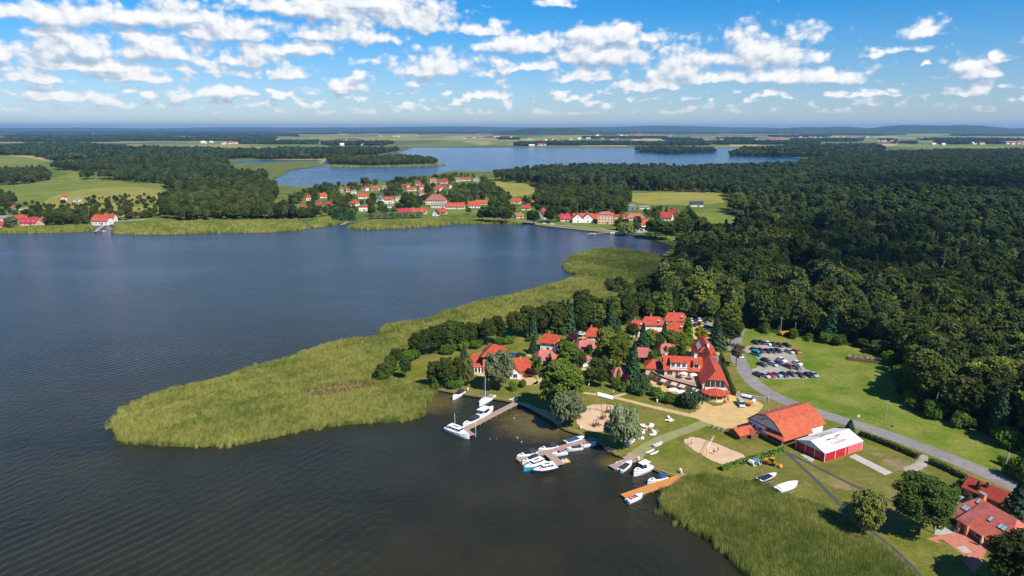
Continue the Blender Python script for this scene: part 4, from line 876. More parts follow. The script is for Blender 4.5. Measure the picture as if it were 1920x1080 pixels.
# ---- lakeside house with tower
TH = thing('lakeside_house', 'red-roofed house with brick tower by the lakeside willow', 'house', (-6.5, 245.5, LZ), R(-3))
block(TH, -4.2, 3.8, -4, 4, -.4, 7.3, 10.4, 'brickwall', 'roof', 'x', .75, (4.6, 4.6), (1, 1), rname='tower_roof', wname='tower')
block(TH, -9.5, -4.1, -3.4, 4.6, -.4, 2.9, 6.0, 'white_wall', 'roof', 'x', .6, (1.4, 0), (.6, 1))
block(TH, 3.6, 13.2, -7, 2, -.4, 2.7, 5.6, 'brickwall', 'roof', 'x', .5, (0, 1.2), (1, .5))
block(TH, 6.2, 10.2, -9.4, -6, -.4, 2.5, 4.4, 'white_wall', 'roof', 'y', .35)
for x in (-3, -1, 2.2): window(TH, x, -4.02, 6.3, .8, 1.5, 0, 'dark')
for x in (-8.6, -7.4, -6.2, -5.0):
    b = MB(); b.loft([[(x - r_, -3.75 - r_ * .3, z), (x + r_, -3.75 - r_ * .3, z), (x + r_, -3.55, z), (x - r_, -3.55, z)] for r_, z in ((.38, 2.6), (.16, 1.2), (.3, -.2))]); b.build('porch_curtain', M['white_paint'], TH)
b = MB(); b.box(-9.2, -4.3, -3.46, -3.38, -.2, 2.5); b.build('porch_opening', M['dark'], TH)
for x in (5, 12): window(TH, x, -7.03, 1.4, 1.2, 1.3, 0)
window(TH, 8.2, -9.43, 1.3, 1.6, 1.5, 0)
b = MB(); b.box(9.6, 10.2, -2.8, -2.2, 4.2, 6.4); b.build('chimney', M['brickwall'], TH)
# ---- cottages
def cottage(x, y, L_, D_, rz, roof_m, label, two=False, dormer=True):
    t = thing('cottage', label, 'cottage', G(x, y), R(rz), 'cottages among the trees'); zb = 4.4 if two else 2.1; zr = zb + 2.5
    block(t, -L_ / 2, L_ / 2, -D_ / 2, D_ / 2, -.4, zb, zr, 'white_wall', roof_m, 'x', .65, (1.5, 1.5), (.62, .62))
    for xx in (-L_ * .28, L_ * .28): window(t, xx, -D_ / 2 - .02, zb - 1.0, 1.1, 1.2, 0)
    window(t, 0, -D_ / 2 - .02, .95, 1.0, 2.0, 0, 'dark', 'door'); window(t, -L_ / 2 - .02, 0, zb - 1.0, 1.2, 1.2, R(-90)); window(t, L_ / 2 + .02, 0, zb - 1.0, 1.2, 1.2, R(90))
    if not two:
        b = MB(); b.box(-L_ * .42, L_ * .42, -D_ / 2 - 1.3, -D_ / 2, -.3, .12); b.build('porch', M['darkwood'], t)
        b = MB()
        for xx in (-L_ * .4, L_ * .4): b.box(xx - .08, xx + .08, -D_ / 2 - 1.25, -D_ / 2 - 1.1, .1, 1.85)
        b.build('porch_posts', M['darkwood'], t)
    if dormer:
        b = MB(); z0 = zb + .55; b.cyl((L_ * .30, -D_ / 2 + .25, z0 + .35), (L_ * .30, -D_ / 2 + 1.5, z0 + .55), .62, .45, 12); d_ = b.build('round_dormer', M['frame'], t)
        b = MB(); b.cyl((L_ * .30, -D_ / 2 + .18, z0 + .35), (L_ * .30, -D_ / 2 + .27, z0 + .35), .48, .48, 12); b.build('pane', M['glass'], d_)
    b = MB(); b.box(-.9, -.35, .5, 1.05, zr - 1.0, zr + .7); b.build('chimney', M['brickwall'], t)
    return t
cottage(1021, 677, 6.6, 6.2, 24, 'roofpink', 'faded pink roofed cottage beside the dark red-leaved shrub', False, False)
cottage(1096, 657, 6.8, 6.2, 22, 'roofpink', 'faded pink roofed cottage next to the two-storey red cottage', False, False)
cottage(1091, 682, 6.4, 5.6, -48, 'roofpink', 'faded pink roofed cottage turned sideways at the sandy footpath', False, False)
cottage(1167, 711, 6.8, 6.2, 6, 'roofpink', 'faded pink roofed cottage with dark purple bush at its porch', False, False)
cottage(1205, 672, 5.6, 5.6, -14, 'roofpink', 'small pink roofed cottage beside a clipped round yew', False, False)
cottage(1250, 664, 6.4, 6, 10, 'roofpink', 'pink roofed cottage behind the hotel terrace wing', False, False)
cottage(1031, 656, 6.6, 6, -18, 'roof', 'bright red roofed white cottage behind the pink one', True, False)
cottage(1111, 643, 4.6, 5.4, -8, 'roof', 'two-storey white cottage with bright red roof by the parked cars', True, False)
cottage(1193, 628, 5.6, 5.6, -8, 'roof', 'red roofed cottage with round dormer half hidden by spruces', True)
cottage(1222, 621, 8.4, 6.2, -4, 'roof', 'wide red roofed cottage with round dormer and cream wall', True)
cottage(1265, 613, 8.6, 6.4, -5, 'roof', 'wide red roofed cottage with round dormer next to the car park', True)
cottage(1266, 633, 7.2, 6, -10, 'roof', 'red roofed cottage with round dormer in front of the car park cottage', True)
cottage(1221, 648, 5.8, 5.6, -6, 'roof', 'red roofed cottage nearly hidden among dark conifers', True, False)
cottage(1138, 672, 4.6, 4.6, 12, 'roofbrown', 'small brown roofed cabin between the big lindens', False, False)
# ---- barn hall
BA = R(28.4)
BN = thing('barn_hall', 'barn-like hall with orange gambrel roof and painted bird sign', 'hall', (78.1, 181.9, LZ), BA)
prof = [(0, 3.4), (2.9, 5.9), (6.45, 7.1), (10, 5.9), (12.9, 3.4)]
b = MB(); b.prism([(0, 0, -.3), (0, 12.9, -.3)] + [(0, y, z) for y, z in prof[::-1]], (17.4, 0, 0)); b.build('wall', M['white_wall'], BN)
r = MB(); pe = [(-.45, 3.02)] + prof[1:4] + [(13.35, 3.02)]
for (ya, za), (yb, zb_) in zip(pe[:-1], pe[1:]): r.slab([(-.5, ya, za + .16), (17.9, ya, za + .16), (17.9, yb, zb_ + .16), (-.5, yb, zb_ + .16)], .15)
r.build('roof', M['roofbarn'], BN)
b = MB()
for (ya, za), (yb, zb_) in zip(pe[:-1], pe[1:]): b.prism([(-.58, ya, za - .12), (-.58, yb, zb_ - .12), (-.58, yb, zb_ + .2), (-.58, ya, za + .2)], (.07, 0, 0))
b.box(-.06, -.012, 0, 12.9, 3.3, 3.5); b.build('gable_trim', M['dark'], BN)
b = MB(); b.box(-.09, -.01, 0, 12.9, -.3, .45); b.box(-.05, 0.25, 12.65, 12.96, -.3, 3.4); b.box(17.2, 17.46, -.05, .2, -.3, 3.3); b.build('brick_base', M['brickwall'], BN)
b = MB(); b.slab([(-1.7, -1.7, 2.35), (-1.7, 5.6, 2.35), (-.02, 5.9, 3.3), (-.02, 0, 3.3)], .12); b.slab([(-1.7, -1.7, 2.351), (-.02, -.02, 3.301), (11.6, -.02, 3.301), (10.8, -1.7, 2.351)], .12); b.build('porch_roof', M['roofbarn'], BN)
for x, y in ((-1.5, -1.5), (-1.5, 2), (-1.5, 5.2), (3, -1.5), (7, -1.5)): b = MB(); b.box(x - .09, x + .09, y - .09, y + .09, -.3, 2.35); b.build('porch_post', M['wood'], BN)
b = MB(); b.box(-.1, -.012, .4, 5.4, .45, 2.4); b.box(.4, 11, -.1, -.012, -.2, 2.4); b.build('porch_wall', M['darkwood'], BN)
for y in (8.2, 10.4): window(BN, -.03, y, 1.9, .7, .6, R(-90), 'dark')
window(BN, -.03, 12.0, 2.2, .7, .6, R(-90), 'dark')
for x, y in ((3.5, 4.2), (3.0, 8.4), (8, 9.0)): b = MB(); b.cyl((x, y, 5.9), (x, y, 7.4), .13, .16, 8); b.build('roof_vent', M['metalgrey'], BN)
# sign: board with frame, flying bird and lettering
def flying_bird(b, T_, s=1.0):
    for pts in ([(-1.9, .35), (-1.5, .05), (-.7, .12), (-.15, -.12), (.0, .08), (-.55, .42), (-1.4, .5)], [(-.15, -.12), (.25, -.25), (.5, .1), (.75, .45), (1.6, .6), (1.95, .85), (1.2, .95), (.45, .75), (.1, .35)]):
        b.poly([T_(x * s, y * s) for x, y in pts])
def lettering(name, text, size, m, parent, mat4, ext=.01, off=.012):
    c = bpy.data.curves.new(name, 'FONT'); c.body = text; c.size = size; c.align_x = 'CENTER'; c.align_y = 'CENTER'; c.extrude = ext; c.offset = off * size
    tmp = bpy.data.objects.new('tmp', c); col.objects.link(tmp); dg = bpy.context.evaluated_depsgraph_get(); me = bpy.data.meshes.new_from_object(tmp.evaluated_get(dg)); bpy.data.objects.remove(tmp)
    me.materials.clear(); me.materials.append(m); o = obj(name, me, parent); o.matrix_local = mat4; return o
b = MB(); b.box(-.10, -.02, 6.0, 9.9, 3.75, 6.05); sg = b.build('sign_board', M['white_paint'], BN)
b = MB()
for q in ((6.0, 9.9, 3.75, 3.83), (6.0, 9.9, 5.97, 6.05), (6.0, 6.08, 3.75, 6.05), (9.82, 9.9, 3.75, 6.05)): b.box(-.13, -.101, *q)
b.build('sign_frame', M['dark'], sg)
b = MB(); flying_bird(b, lambda x, y: (-.115, 7.9 - x * .85, 5.05 + y * .8)); b.build('sign_bird', M['dark'], sg)
mt = Matrix.Translation((-.115, 8.0, 4.62)) @ Matrix(((0, 0, -1, 0), (-1, 0, 0, 0), (0, 1, 0, 0), (0, 0, 0, 1)))
lettering('sign_lettering', 'Dorotka  Park', .55, M['dark'], sg, mt)
# ---- shed by the hall
SH = thing('shed', 'low red-roofed garden shed between sand court and hall', 'shed', (68.6, 188.6, LZ), R(25))
block(SH, -2.9, 2.6, -2.2, 2.2, -.3, 1.7, 2.8, 'wood', 'roofbarn', 'x', .5); block(SH, .6, 3.6, -3.2, -.2, -.3, 1.65, 2.5, 'wood', 'roofbarn', 'y', .4)
# ---- tent hall
TN = thing('event_tent', 'white-roofed event tent with red side walls and printed bird', 'tent', (85.7, 171.8, LZ), BA)
L_, D_, e_, p_ = 16.0, 9.4, 2.7, 4.5
tr_ = surf('tent_canvas', [(.56, .56, .57), (.66, .66, .66)], .5, 3, .6, .02, 1.2)
b = MB(); b.slab([(-.2, -.2, e_), (L_ + .2, -.2, e_), (L_ + .2, D_ / 2, p_), (-.2, D_ / 2, p_)], .06); b.slab([(-.2, D_ / 2, p_), (L_ + .2, D_ / 2, p_), (L_ + .2, D_ + .2, e_), (-.2, D_ + .2, e_)], .06)
for x in (-.12, L_ + .12): b.poly([(x, 0, e_ - .05), (x, D_, e_ - .05), (x, D_ / 2, p_ - .1)])
rf = b.build('roof', tr_, TN)
red = surf('red_tarpaulin', [(.38, .012, .022), (.50, .02, .035)], .6, 4, .45, .03, .9, spec=.4); pink = surf('pink_tarpaulin', [(.62, .11, .12), (.70, .15, .16)], .6, 4, .5, .02, .9)  # pink is a paler red for one panel of the long side
def panel(x0, y0, x1, y1, m): 
    b = MB(); d_ = Vector((x1 - x0, y1 - y0, 0)).normalized(); nn = Vector((d_.y, -d_.x, 0)) * .05
    b.prism([(x0, y0, -.1), (x1, y1, -.1), (x1, y1, e_ - .04), (x0, y0, e_ - .04)], nn); b.build('side_panel', m, TN)
for i in range(3): panel(.02, D_ / 3 * (i + 1) - .06, .02, D_ / 3 * i + .06, red)
for x0, x1, m in ((.06, 4.3, red), (4.42, 8.6, red), (8.72, 9.9, red), (9.9, 15.9, pink)): panel(x0, .02, x1, .02, m)
panel(15.9, D_ - .02, .1, D_ - .02, red); panel(L_ - .02, .1, L_ - .02, D_ - .1, red)
for x, y in [(0, 0), (4.36, -.05), (8.66, -.05), (16, 0), (0, D_ / 3), (0, 2 * D_ / 3), (0, D_), (16, D_)]: b = MB(); b.box(x - .08, x + .06, y - .08, y + .06, -.2, e_ - .02); b.build('post', M['white_paint'], TN)
sl_ = math.atan2(p_ - e_, D_ / 2)
navy = flat('print_navy', (.055, .06, .085), .6); rose = flat('print_rose', (.55, .36, .36), .6); cream = flat('print_cream', (.52, .45, .24), .6); ink = flat('print_ink', (.10, .08, .07), .6)
for side in (0, 1):
    ca, sa = math.cos(sl_), math.sin(sl_)
    Mx = Matrix.Translation((7.2, 0, e_ + .03)) @ Matrix.Rotation(sl_, 4, 'X') if side == 0 else Matrix.Translation((8.4, D_, e_ + .03)) @ Matrix.Rotation(math.pi, 4, 'Z') @ Matrix.Rotation(sl_, 4, 'X')
    b = MB(); flying_bird(b, lambda x, y: Mx @ Vector((x * 1.9 + .8, 3.35 + y * 1.0, .02))); b.build('print_bird', navy, rf)
    b = MB(); b.poly([Mx @ Vector(q) for q in ((.6, 2.6, .024), (1.5, 2.3, .024), (2.0, 3.5, .024), (1.2, 4.1, .024), (.75, 3.6, .024))]); b.build('print_bird_body', rose, rf)
    for txt, yy, xx in (('Dorotka', 2.0, 1.2), ('Park', .75, 2.4)):
        lettering('print_outline', txt, 1.8, ink, rf, Mx @ Matrix.Translation((xx, yy, .018)), .001, .05); lettering('print_lettering', txt, 1.8, cream, rf, Mx @ Matrix.Translation((xx, yy, .030)), .001, 0)
# ---- villa
VL = thing('villa', 'red-tiled villa with roof windows and brick terrace', 'house', (108.8, 138.9, LZ), R(-76))
block(VL, -6.3, 8.2, -5.4, 5.2, -.3, 2.5, 6.4, 'brickwall', 'roofvilla', 'x', .9, (3.4, 3.4), (1, 1))
b = MB(); b.slab([(-2.2, -1.2, 6.05), (.4, -1.2, 6.05), (.6, -7.4, 2.75), (-2.4, -7.4, 2.75)], .16); b.build('porch_roof', M['roofpink'], VL)
for x in (-1.9, .1): b = MB(); b.box(x - .3, x + .3, -7.1, -6.5, -.3, 2.8); b.build('porch_pillar', M['brickwall'], VL)
def skyl(x, y, w_):
    z = 6.42 - abs(y + .1) * (3.9 / 5.3); b = MB(); s_ = 3.9 / 5.3
    b.prism([(x, y - .55, z - .55 * s_ + .08), (x + w_, y - .55, z - .55 * s_ + .08), (x + w_, y + .55, z + .55 * s_ + .08), (x, y + .55, z + .55 * s_ + .08)], (0, 0, .1)); f_ = b.build('roof_window', M['dark'], VL)
    k = max(1, round(w_ / .8))
    for i in range(k):
        b = MB(); a = x + .06 + i * w_ / k; e2 = x - .06 + (i + 1) * w_ / k; b.prism([(a, y - .48, z - .48 * s_ + .19), (e2, y - .48, z - .48 * s_ + .19), (e2, y + .48, z + .48 * s_ + .19), (a, y + .48, z + .48 * s_ + .19)], (0, 0, .02)); b.build('pane', M['skylight'], f_)
skyl(-4.6, -3.4, 2.3); skyl(1.4, -2.7, .9); skyl(4.0, -2.9, 1.8); skyl(-3.4, -.9, .7)
b = MB(); b.box(-4.3, -2.9, .3, 1.1, 4.8, 7.3); b.mat(1); b.box(-4.4, -2.8, .2, 1.2, 7.3, 7.45); b.build('chimney', [M['brickwall'], M['metalgrey']], VL)
b = MB(); b.box(4.2, 5.2, 3.6, 4.5, 3, 5.6); b.build('chimney', M['brickwall'], VL)
b = MB(); b.box(-5.8, -2.8, -5.46, -5.38, -.2, 2.2); b.build('garage_door', M['darkwood'], VL)
for x in (2.2, 5.6): window(VL, x, -5.42, 1.3, 1.8, 1.7, 0)
GA = thing('garage', 'small dark red roofed garage between road and villa', 'garage', (117.2, 152.4, LZ), R(-60))
block(GA, -4.2, 4.2, -2.6, 2.6, -.3, 2.4, 4.3, 'brickwall', 'roofdark', 'x', .5); window(GA, 0, -2.63, 1.2, 2.2, 2.0, 0, 'dark', 'garage_door')
# ---- paved ground, paths, sand, road
ribbon('road', [(1392, 596), (1384, 618), (1376, 645), (1384, 672), (1398, 700), (1424, 728), (1470, 752), (1540, 776), (1640, 806), (1760, 850), (1880, 900), (1990, 955), (2200, 1075)], [5.6, 6.2], .034, M['road'], 3)
sheet('parking_lot', [(1388, 650), (1440, 644), (1485, 650), (1492, 668), (1505, 690), (1530, 700), (1525, 710), (1440, 711), (1412, 706), (1405, 692), (1424, 690), (1420, 668), (1398, 660)], .030, M['gravel'], smooth=2)
sheet('courtyard', [(1208, 700), (1232, 712), (1252, 728), (1290, 748), (1315, 752), (1345, 764), (1372, 752), (1366, 735), (1376, 735), (1405, 745), (1432, 758), (1428, 768), (1410, 782), (1405, 796), (1366, 805), (1345, 800), (1318, 790), (1290, 778), (1306, 770), (1318, 762), (1300, 757), (1255, 740), (1218, 722), (1204, 712)], .026, M['paving'], smooth=1)
sheet('car_yard', [(1290, 662), (1300, 640), (1298, 612), (1296, 600), (1336, 600), (1338, 622), (1322, 645), (1306, 668), (1270, 676)], .026, M['paving'], smooth=1)
sheet('car_yard', [(1058, 642), (1078, 630), (1100, 631), (1098, 642), (1075, 650)], .026, M['paving'], smooth=1)
sheet('east_strip', [(1368, 752), (1352, 700), (1340, 660), (1330, 640), (1340, 640), (1352, 672), (1366, 715), (1378, 745)], .022, M['paving'])
ribbon('path', [(1092, 736), (1150, 744), (1220, 762), (1300, 780), (1330, 786)], [1.5, 3.0], .030, M['path']); ribbon('path', [(1150, 744), (1172, 738), (1190, 731)], 1.5, .034, M['path'])
ribbon('path', [(1330, 788), (1300, 802), (1250, 818), (1205, 842), (1192, 854)], [3.6, 4.2], .022, M['ramp_path']); ribbon('path', [(1005, 700), (1015, 712), (1000, 722)], 1.6, .030, M['path'])
ribbon('path', [(1095, 690), (1092, 700), (1082, 708)], 1.8, .030, M['path']); ribbon('path', [(990, 668), (1005, 660), (1020, 650), (1060, 646)], 2.2, .030, M['path'])
sheet('terrace_paving', [(970, 706), (990, 702), (1010, 714), (1006, 722), (975, 722)], .030, M['path'], smooth=1); sheet('porch_paving', [(885, 692), (905, 696), (912, 704), (900, 706), (884, 700)], .030, M['path'], smooth=1)
sheet('playground_sand', [(1090, 770), (1104, 759), (1130, 757), (1157, 761), (1166, 774), (1164, 798), (1142, 809), (1108, 809), (1086, 801), (1080, 785)], .030, M['sand'], smooth=2)
sheet('beach', [(968, 757), (985, 754), (1005, 764), (1030, 772), (1046, 784), (1056, 795), (1048, 802), (1038, 791), (1012, 777), (990, 764)], .030, M['sand'], smooth=1)
sheet('volleyball_sand', [(1276, 826), (1302, 817), (1340, 830), (1406, 857), (1380, 870), (1344, 870), (1302, 844)], .030, M['sand'], smooth=1); sheet('worn_grass', [(1262, 828), (1302, 811), (1350, 830), (1416, 858), (1376, 880), (1330, 872)], .024, M['drylawn'], smooth=1)
ribbon('dark_strip', [(1472, 846), (1500, 872), (1545, 915), (1590, 962), (1640, 1000), (1700, 1050), (1740, 1100)], 1.1, .034, M['rubber'], 1); ribbon('dark_strip', [(1480, 850), (1540, 880), (1600, 910), (1650, 932), (1720, 955)], 1.1, .038, M['rubber'], 1)
sheet('concrete_path', [(1592, 856), (1604, 851), (1674, 886), (1660, 891)], .034, M['concrete']); sheet('tent_slab', [(1500, 852), (1514, 852), (1528, 862), (1522, 866)], .030, M['concrete'])
sheet('worn_track', [(1690, 880), (1715, 868), (1728, 850), (1742, 856), (1738, 876), (1710, 886)], .030, M['gravel'], smooth=1)
sheet('driveway', [(1760, 985), (1790, 985), (1812, 992), (1805, 1003), (1765, 1004), (1752, 1002)], .030, M['grey_paving']); sheet('driveway', [(1785, 930), (1800, 920), (1822, 912), (1822, 930), (1800, 952), (1785, 956)], .030, M['grey_paving'], smooth=1)
sheet('villa_terrace', [(1736, 1010), (1766, 1003), (1812, 995), (1845, 1005), (1850, 1030), (1840, 1058), (1826, 1075), (1800, 1045), (1776, 1022), (1760, 1018)], .034, M['brick_paving']); sheet('terrace_inset', [(1793, 1026), (1808, 1023), (1824, 1036), (1808, 1037)], .042, M['grey_paving'])
sheet('terrace_lawn', [(1757, 1012), (1768, 1011), (1816, 1047), (1803, 1050)], .042, M['lawn']); sheet('tennis_court', [(1460, 545), (1505, 545), (1516, 562), (1466, 570)], .030, surf('clay_court', [(.30, .08, .07), (.40, .13, .11)], .4, 4, .9, 0, None, True))
# ============================================================ trees and shrubs of the resort
def T(kind, x, yb, yt, wpx, label, group=None, detail=1.0, cat='tree'):
    s = ppm(yb); p = G(x, yb); h = (yb - yt) / (s * .94)
    return tree(kind, p, h, wpx / s, label, group, detail, cat)
# lakeside row behind the reed tongue
for i, (x, yb, yt, w_) in enumerate(((782, 670, 620, 34), (800, 666, 612, 34), (818, 664, 606, 36), (838, 660, 600, 36), (858, 656, 598, 38), (880, 650, 602, 36), (898, 645, 604, 30), (848, 648, 596, 30), (826, 652, 604, 30))):
    T('alder', x, yb, yt, w_, 'dark alder in the dense row beside the mown lakeside slope', 'alders in the lakeside row', .9)
for x, yb, yt, w_, lab in ((915, 648, 592, 34, 'tall dark alder left of the pair behind the tower house'), (932, 644, 588, 34, 'tallest dark alder of the pair behind the tower house'), (966, 634, 580, 36, 'broad dark alder above the slope with the parked blue car'), (985, 632, 584, 32, 'dark alder joining the cottage belt by the meadow slope'),
                           (742, 688, 650, 26, 'small round alder on the reed edge of the slope'), (720, 712, 678, 34, 'low spreading alder at the foot of the reed tongue'), (733, 704, 664, 26, 'bushy alder between the reed edge and the lone tree'), (761, 710, 666, 24, 'lone young tree with bare stem on the bright lawn'),
                           (815, 727, 672, 32, 'dark alder at the end of the timber bulkhead'), (836, 729, 664, 36, 'dark alder in the middle of the bulkhead clump'), (860, 724, 666, 34, 'dark alder of the bulkhead clump next to the pale willow')):
    T('alder', x, yb, yt, w_, lab, None, .9)
T('golden_willow', 877, 724, 674, 30, 'yellow-green willow leaning from the bulkhead clump'); T('willow', 936, 730, 658, 64, 'big silvery willow hiding the brick tower house', None, 1.3); T('spruce', 870, 676, 648, 20, 'small grey conifer in front of the alder row')
T('spruce', 950, 676, 656, 16, 'small conifer at the corner of the tower house'); T('linden', 1050, 776, 664, 92, 'huge dark linden by the beach', None, 1.6); T('linden', 1064, 700, 634, 46, 'large linden behind the huge beach tree', None, 1.2); T('alder', 1080, 700, 650, 40, 'dark tree leaning over the pink cottage roof')
T('willow', 1062, 800, 738, 74, 'round silvery willow on the beach bank', None, 1.4); T('willow', 1168, 842, 764, 70, 'silvery willow with forked trunk at the boat ramp', None, 1.5)
for x, yb, yt, w_, k, lab in ((1131, 674, 608, 34, 'linden', 'tall linden beside the two-storey red cottage'), (1157, 694, 622, 40, 'linden', 'broad golden-green linden in the middle of the cottage garden'), (1166, 664, 618, 34, 'linden', 'linden standing behind the broad golden-green one'), (1148, 668, 620, 30, 'linden', 'linden filling the gap between the cottage lindens'),
                              (1187, 716, 640, 30, 'spruce', 'tall dark spruce left of the hotel terrace'), (1183, 700, 652, 26, 'spruce', 'second spruce close behind the tall one by the terrace'), (1204, 668, 606, 28, 'spruce', 'dark spruce before the half hidden red cottage'), (1216, 664, 612, 26, 'linden', 'linden between the wide red cottages and the spruce'), (1244, 660, 604, 24, 'spruce', 'narrow spruce between the two wide red cottages'),
                              (1256, 660, 614, 30, 'linden', 'olive linden behind the pink cottage by the hotel'), (1232, 662, 622, 26, 'alder', 'dark tree among the red cottages'), (1276, 654, 618, 28, 'linden', 'linden at the bend of the yellow drive'), (1288, 646, 596, 20, 'thuja', 'tall clipped yellow-green thuja beside the car park'), (1313, 642, 612, 26, 'yellow', 'bright yellow tree at the hotel back wing'),
                              (1346, 656, 608, 30, 'spruce', 'blue-green spruce beside the hotel back wing'), (1342, 632, 588, 22, 'spruce', 'dark pointed spruce at the car park edge'), (1367, 626, 562, 46, 'linden', 'broad olive tree where the road leaves the wood'), (1368, 648, 598, 42, 'alder', 'grey-green tree beside the road bend'), (1380, 688, 640, 32, 'brown', 'sparse brownish tree leaning over the road'),
                              (1107, 722, 688, 28, 'alder', 'small dark tree on the lawn left of the purple bush'), (1127, 726, 690, 28, 'alder', 'small round tree next to the purple bush cottage'), (1072, 690, 652, 22, 'spruce', 'small spruce between pink cottage and linden'), (1176, 690, 660, 22, 'alder', 'low dark tree under the tall spruces'), (1118, 706, 668, 30, 'alder', 'dark tree above the sandy footpath'),
                              (1000, 662, 632, 22, 'spruce', 'little spruce left of the bright red cottage'), (1055, 664, 634, 24, 'alder', 'dark tree right of the bright red cottage'), (1294, 764, 730, 46, 'pinebush', 'wide low pine before the hotel parasols'), (1203, 738, 708, 48, 'pinebush', 'wide low pine at the terrace corner')):
    T(k, x, yb, yt, w_, lab, None, 1.0)
T('purple', 1072, 648, 624, 24, 'dark purple-leaved tree by the small car yard'); T('purple', 993, 708, 690, 22, 'dark red-leaved shrub beside the tower house wing', None, 1, 'shrub'); T('purple', 1172, 722, 702, 24, 'dark purple bush at the pink cottage porch', None, 1, 'shrub')
for x, yb, yt, w_ in ((1002, 690, 664, 9), (1012, 694, 668, 9), (1031, 684, 662, 8), (1103, 668, 646, 8), (1159, 722, 690, 9), (1107, 672, 644, 8), (1168, 735, 715, 10), (1176, 734, 712, 10), (1150, 700, 676, 9), (1158, 700, 676, 9), (1092, 735, 712, 9), (1248, 668, 648, 8)):
    T('thuja', x, yb, yt, w_, 'slim green thuja standing beside a cottage', 'slim thujas by the cottages')
for x, yb, yt, w_, lab in ((1222, 684, 656, 24, 'clipped round yew before the small pink cottage'), (1262, 668, 650, 22, 'clipped round shrub behind the hotel roof'), (1278, 668, 644, 20, 'tall clipped shrub beside the yellow drive'), (1154, 728, 708, 22, 'round shrub left of the purple bush'), (1258, 756, 738, 30, 'yellow-green shrub in the bed below the parasols'), (1240, 752, 734, 26, 'flowering shrub in the bed near the parasols'),
                           (1228, 742, 726, 24, 'leafy shrub at the left end of the parasol bed'), (1272, 757, 742, 22, 'small shrub between parasol bed and wide pine'), (1008, 702, 690, 18, 'low juniper beside the brick house wing'), (980, 726, 712, 16, 'small shrub on the terrace wall by the willow'), (962, 732, 716, 20, 'shrub under the silvery willow')):
    T('bush', x, yb, yt, w_, lab, None, 1.4, 'shrub')
gp = fill(GP([(1000, 700), (1002, 655), (1080, 640), (1180, 612), (1290, 612), (1288, 650), (1212, 680), (1182, 728), (1112, 712), (1085, 735)]), 8.5, .5); ROOFS = [(1021, 677), (1096, 657), (1091, 682), (1167, 711), (1205, 672), (1250, 664), (1031, 656), (1111, 643), (1222, 621), (1265, 613), (1266, 633), (1167, 690), (1092, 700)]
for q in gp:
    zc = q[1] * math.cos(PITCH) + (CAM_H - LZ) * math.sin(PITCH); px_, py_ = 960 + q[0] / zc * FPX, 540 - (q[1] * math.sin(PITCH) - (CAM_H - LZ) * math.cos(PITCH)) / zc * FPX
    if any(abs(px_ - a) < 24 and -9 < py_ - b < 38 for a, b in ROOFS): continue
    k = random.choice(['alder', 'linden', 'alder', 'birch', 'spruce']); h = random.uniform(5.5, 9.5); tree(k, (q[0], q[1], LZ), h, WIDTH[k] * h / HEIGHT[k] * random.uniform(1, 1.3), {'spruce': 'small conifer in the cottage garden', 'birch': 'young birch in the cottage garden'}.get(k, 'leafy garden tree between the cottages'), 'garden trees between the cottages', .8)
# foreground trees
T('alder', 1722, 1002, 878, 112, 'big dark tree between strip path and villa drive', None, 3.0); T('birch', 1752, 1000, 906, 62, 'grey-green birch leaning on the big dark tree by the villa', None, 2.2); T('golden_willow', 1622, 1000, 922, 74, 'yellow-green weeping willow on the reed edge', None, 2.2)
T('alder', 1918, 1118, 992, 150, 'big dark tree shading the villa terrace', None, 3.0); T('spruce', 1908, 985, 896, 78, 'blue spruce beside the villa roof', None, 2.2); T('spruce', 1593, 808, 786, 20, 'small spruce behind the event tent')
for x, yb, yt, w_, lab in ((1830, 935, 900, 20, 'small larch in front of the garage'), (1846, 938, 902, 18, 'second small larch in front of the garage'), (1816, 944, 926, 24, 'juniper beside the villa drive')): T('spruce', x, yb, yt, w_, lab)
for x, yb, yt, w_ in ((1900, 895, 860, 40), (1925, 905, 860, 60), (1940, 880, 830, 60), (1880, 872, 858, 22)): T('bush', x, yb, yt, w_, 'roadside bush near the double pole', 'roadside bushes near the double pole', 1.6, 'shrub')
# bushes hemming the wood along the meadow
hem = smooth_ring(GP([(1392, 618), (1480, 634), (1560, 645), (1632, 658), (1678, 686), (1698, 718), (1702, 760), (1760, 788), (1830, 812), (1920, 852), (2040, 905)]), 1, False)
for p, q in zip(hem[:-1], hem[1:]):
    for k in range(max(1, int((q - p).length / 4.0))):
        c = p.lerp(q, random.random()) + Vector((random.uniform(-1.5, 2.5), random.uniform(-1, 2.5), 0)); h = random.uniform(2.2, 6)
        tree(random.choice(['bush', 'bush', 'alder']), c, h, h * random.uniform(.9, 1.5), 'leafy bush hemming the wood along the meadow', 'bushes along the edge of the wood', 1.0 , 'shrub')
for line, lab, grp in (([(772, 676), (800, 672), (840, 664), (880, 656), (908, 650), (940, 648), (975, 640)], 'low leafy bush under the lakeside alder row', 'bushes under the lakeside row'), ([(990, 642), (1030, 632), (1080, 626), (1130, 616), (1180, 606), (1240, 600)], 'low leafy bush along the cottage belt', 'bushes along the cottage belt'), ([(808, 729), (836, 732), (866, 727)], 'low leafy bush in the bulkhead clump', 'bushes of the bulkhead clump'), ([(712, 716), (726, 706), (740, 694)], 'low leafy bush at the reed edge', 'bushes at the reed edge')):
    c = GP(line)
    for p, q in zip(c[:-1], c[1:]):
        for k in range(max(2, int((q - p).length / 3.2))):
            r_ = p.lerp(q, random.random()) + Vector((random.uniform(-1, 1), random.uniform(-.5, 2.5), 0)); h = random.uniform(2, 4.6); tree('bush', r_, h, h * random.uniform(1.1, 1.7), lab, grp, 1.2, 'shrub')
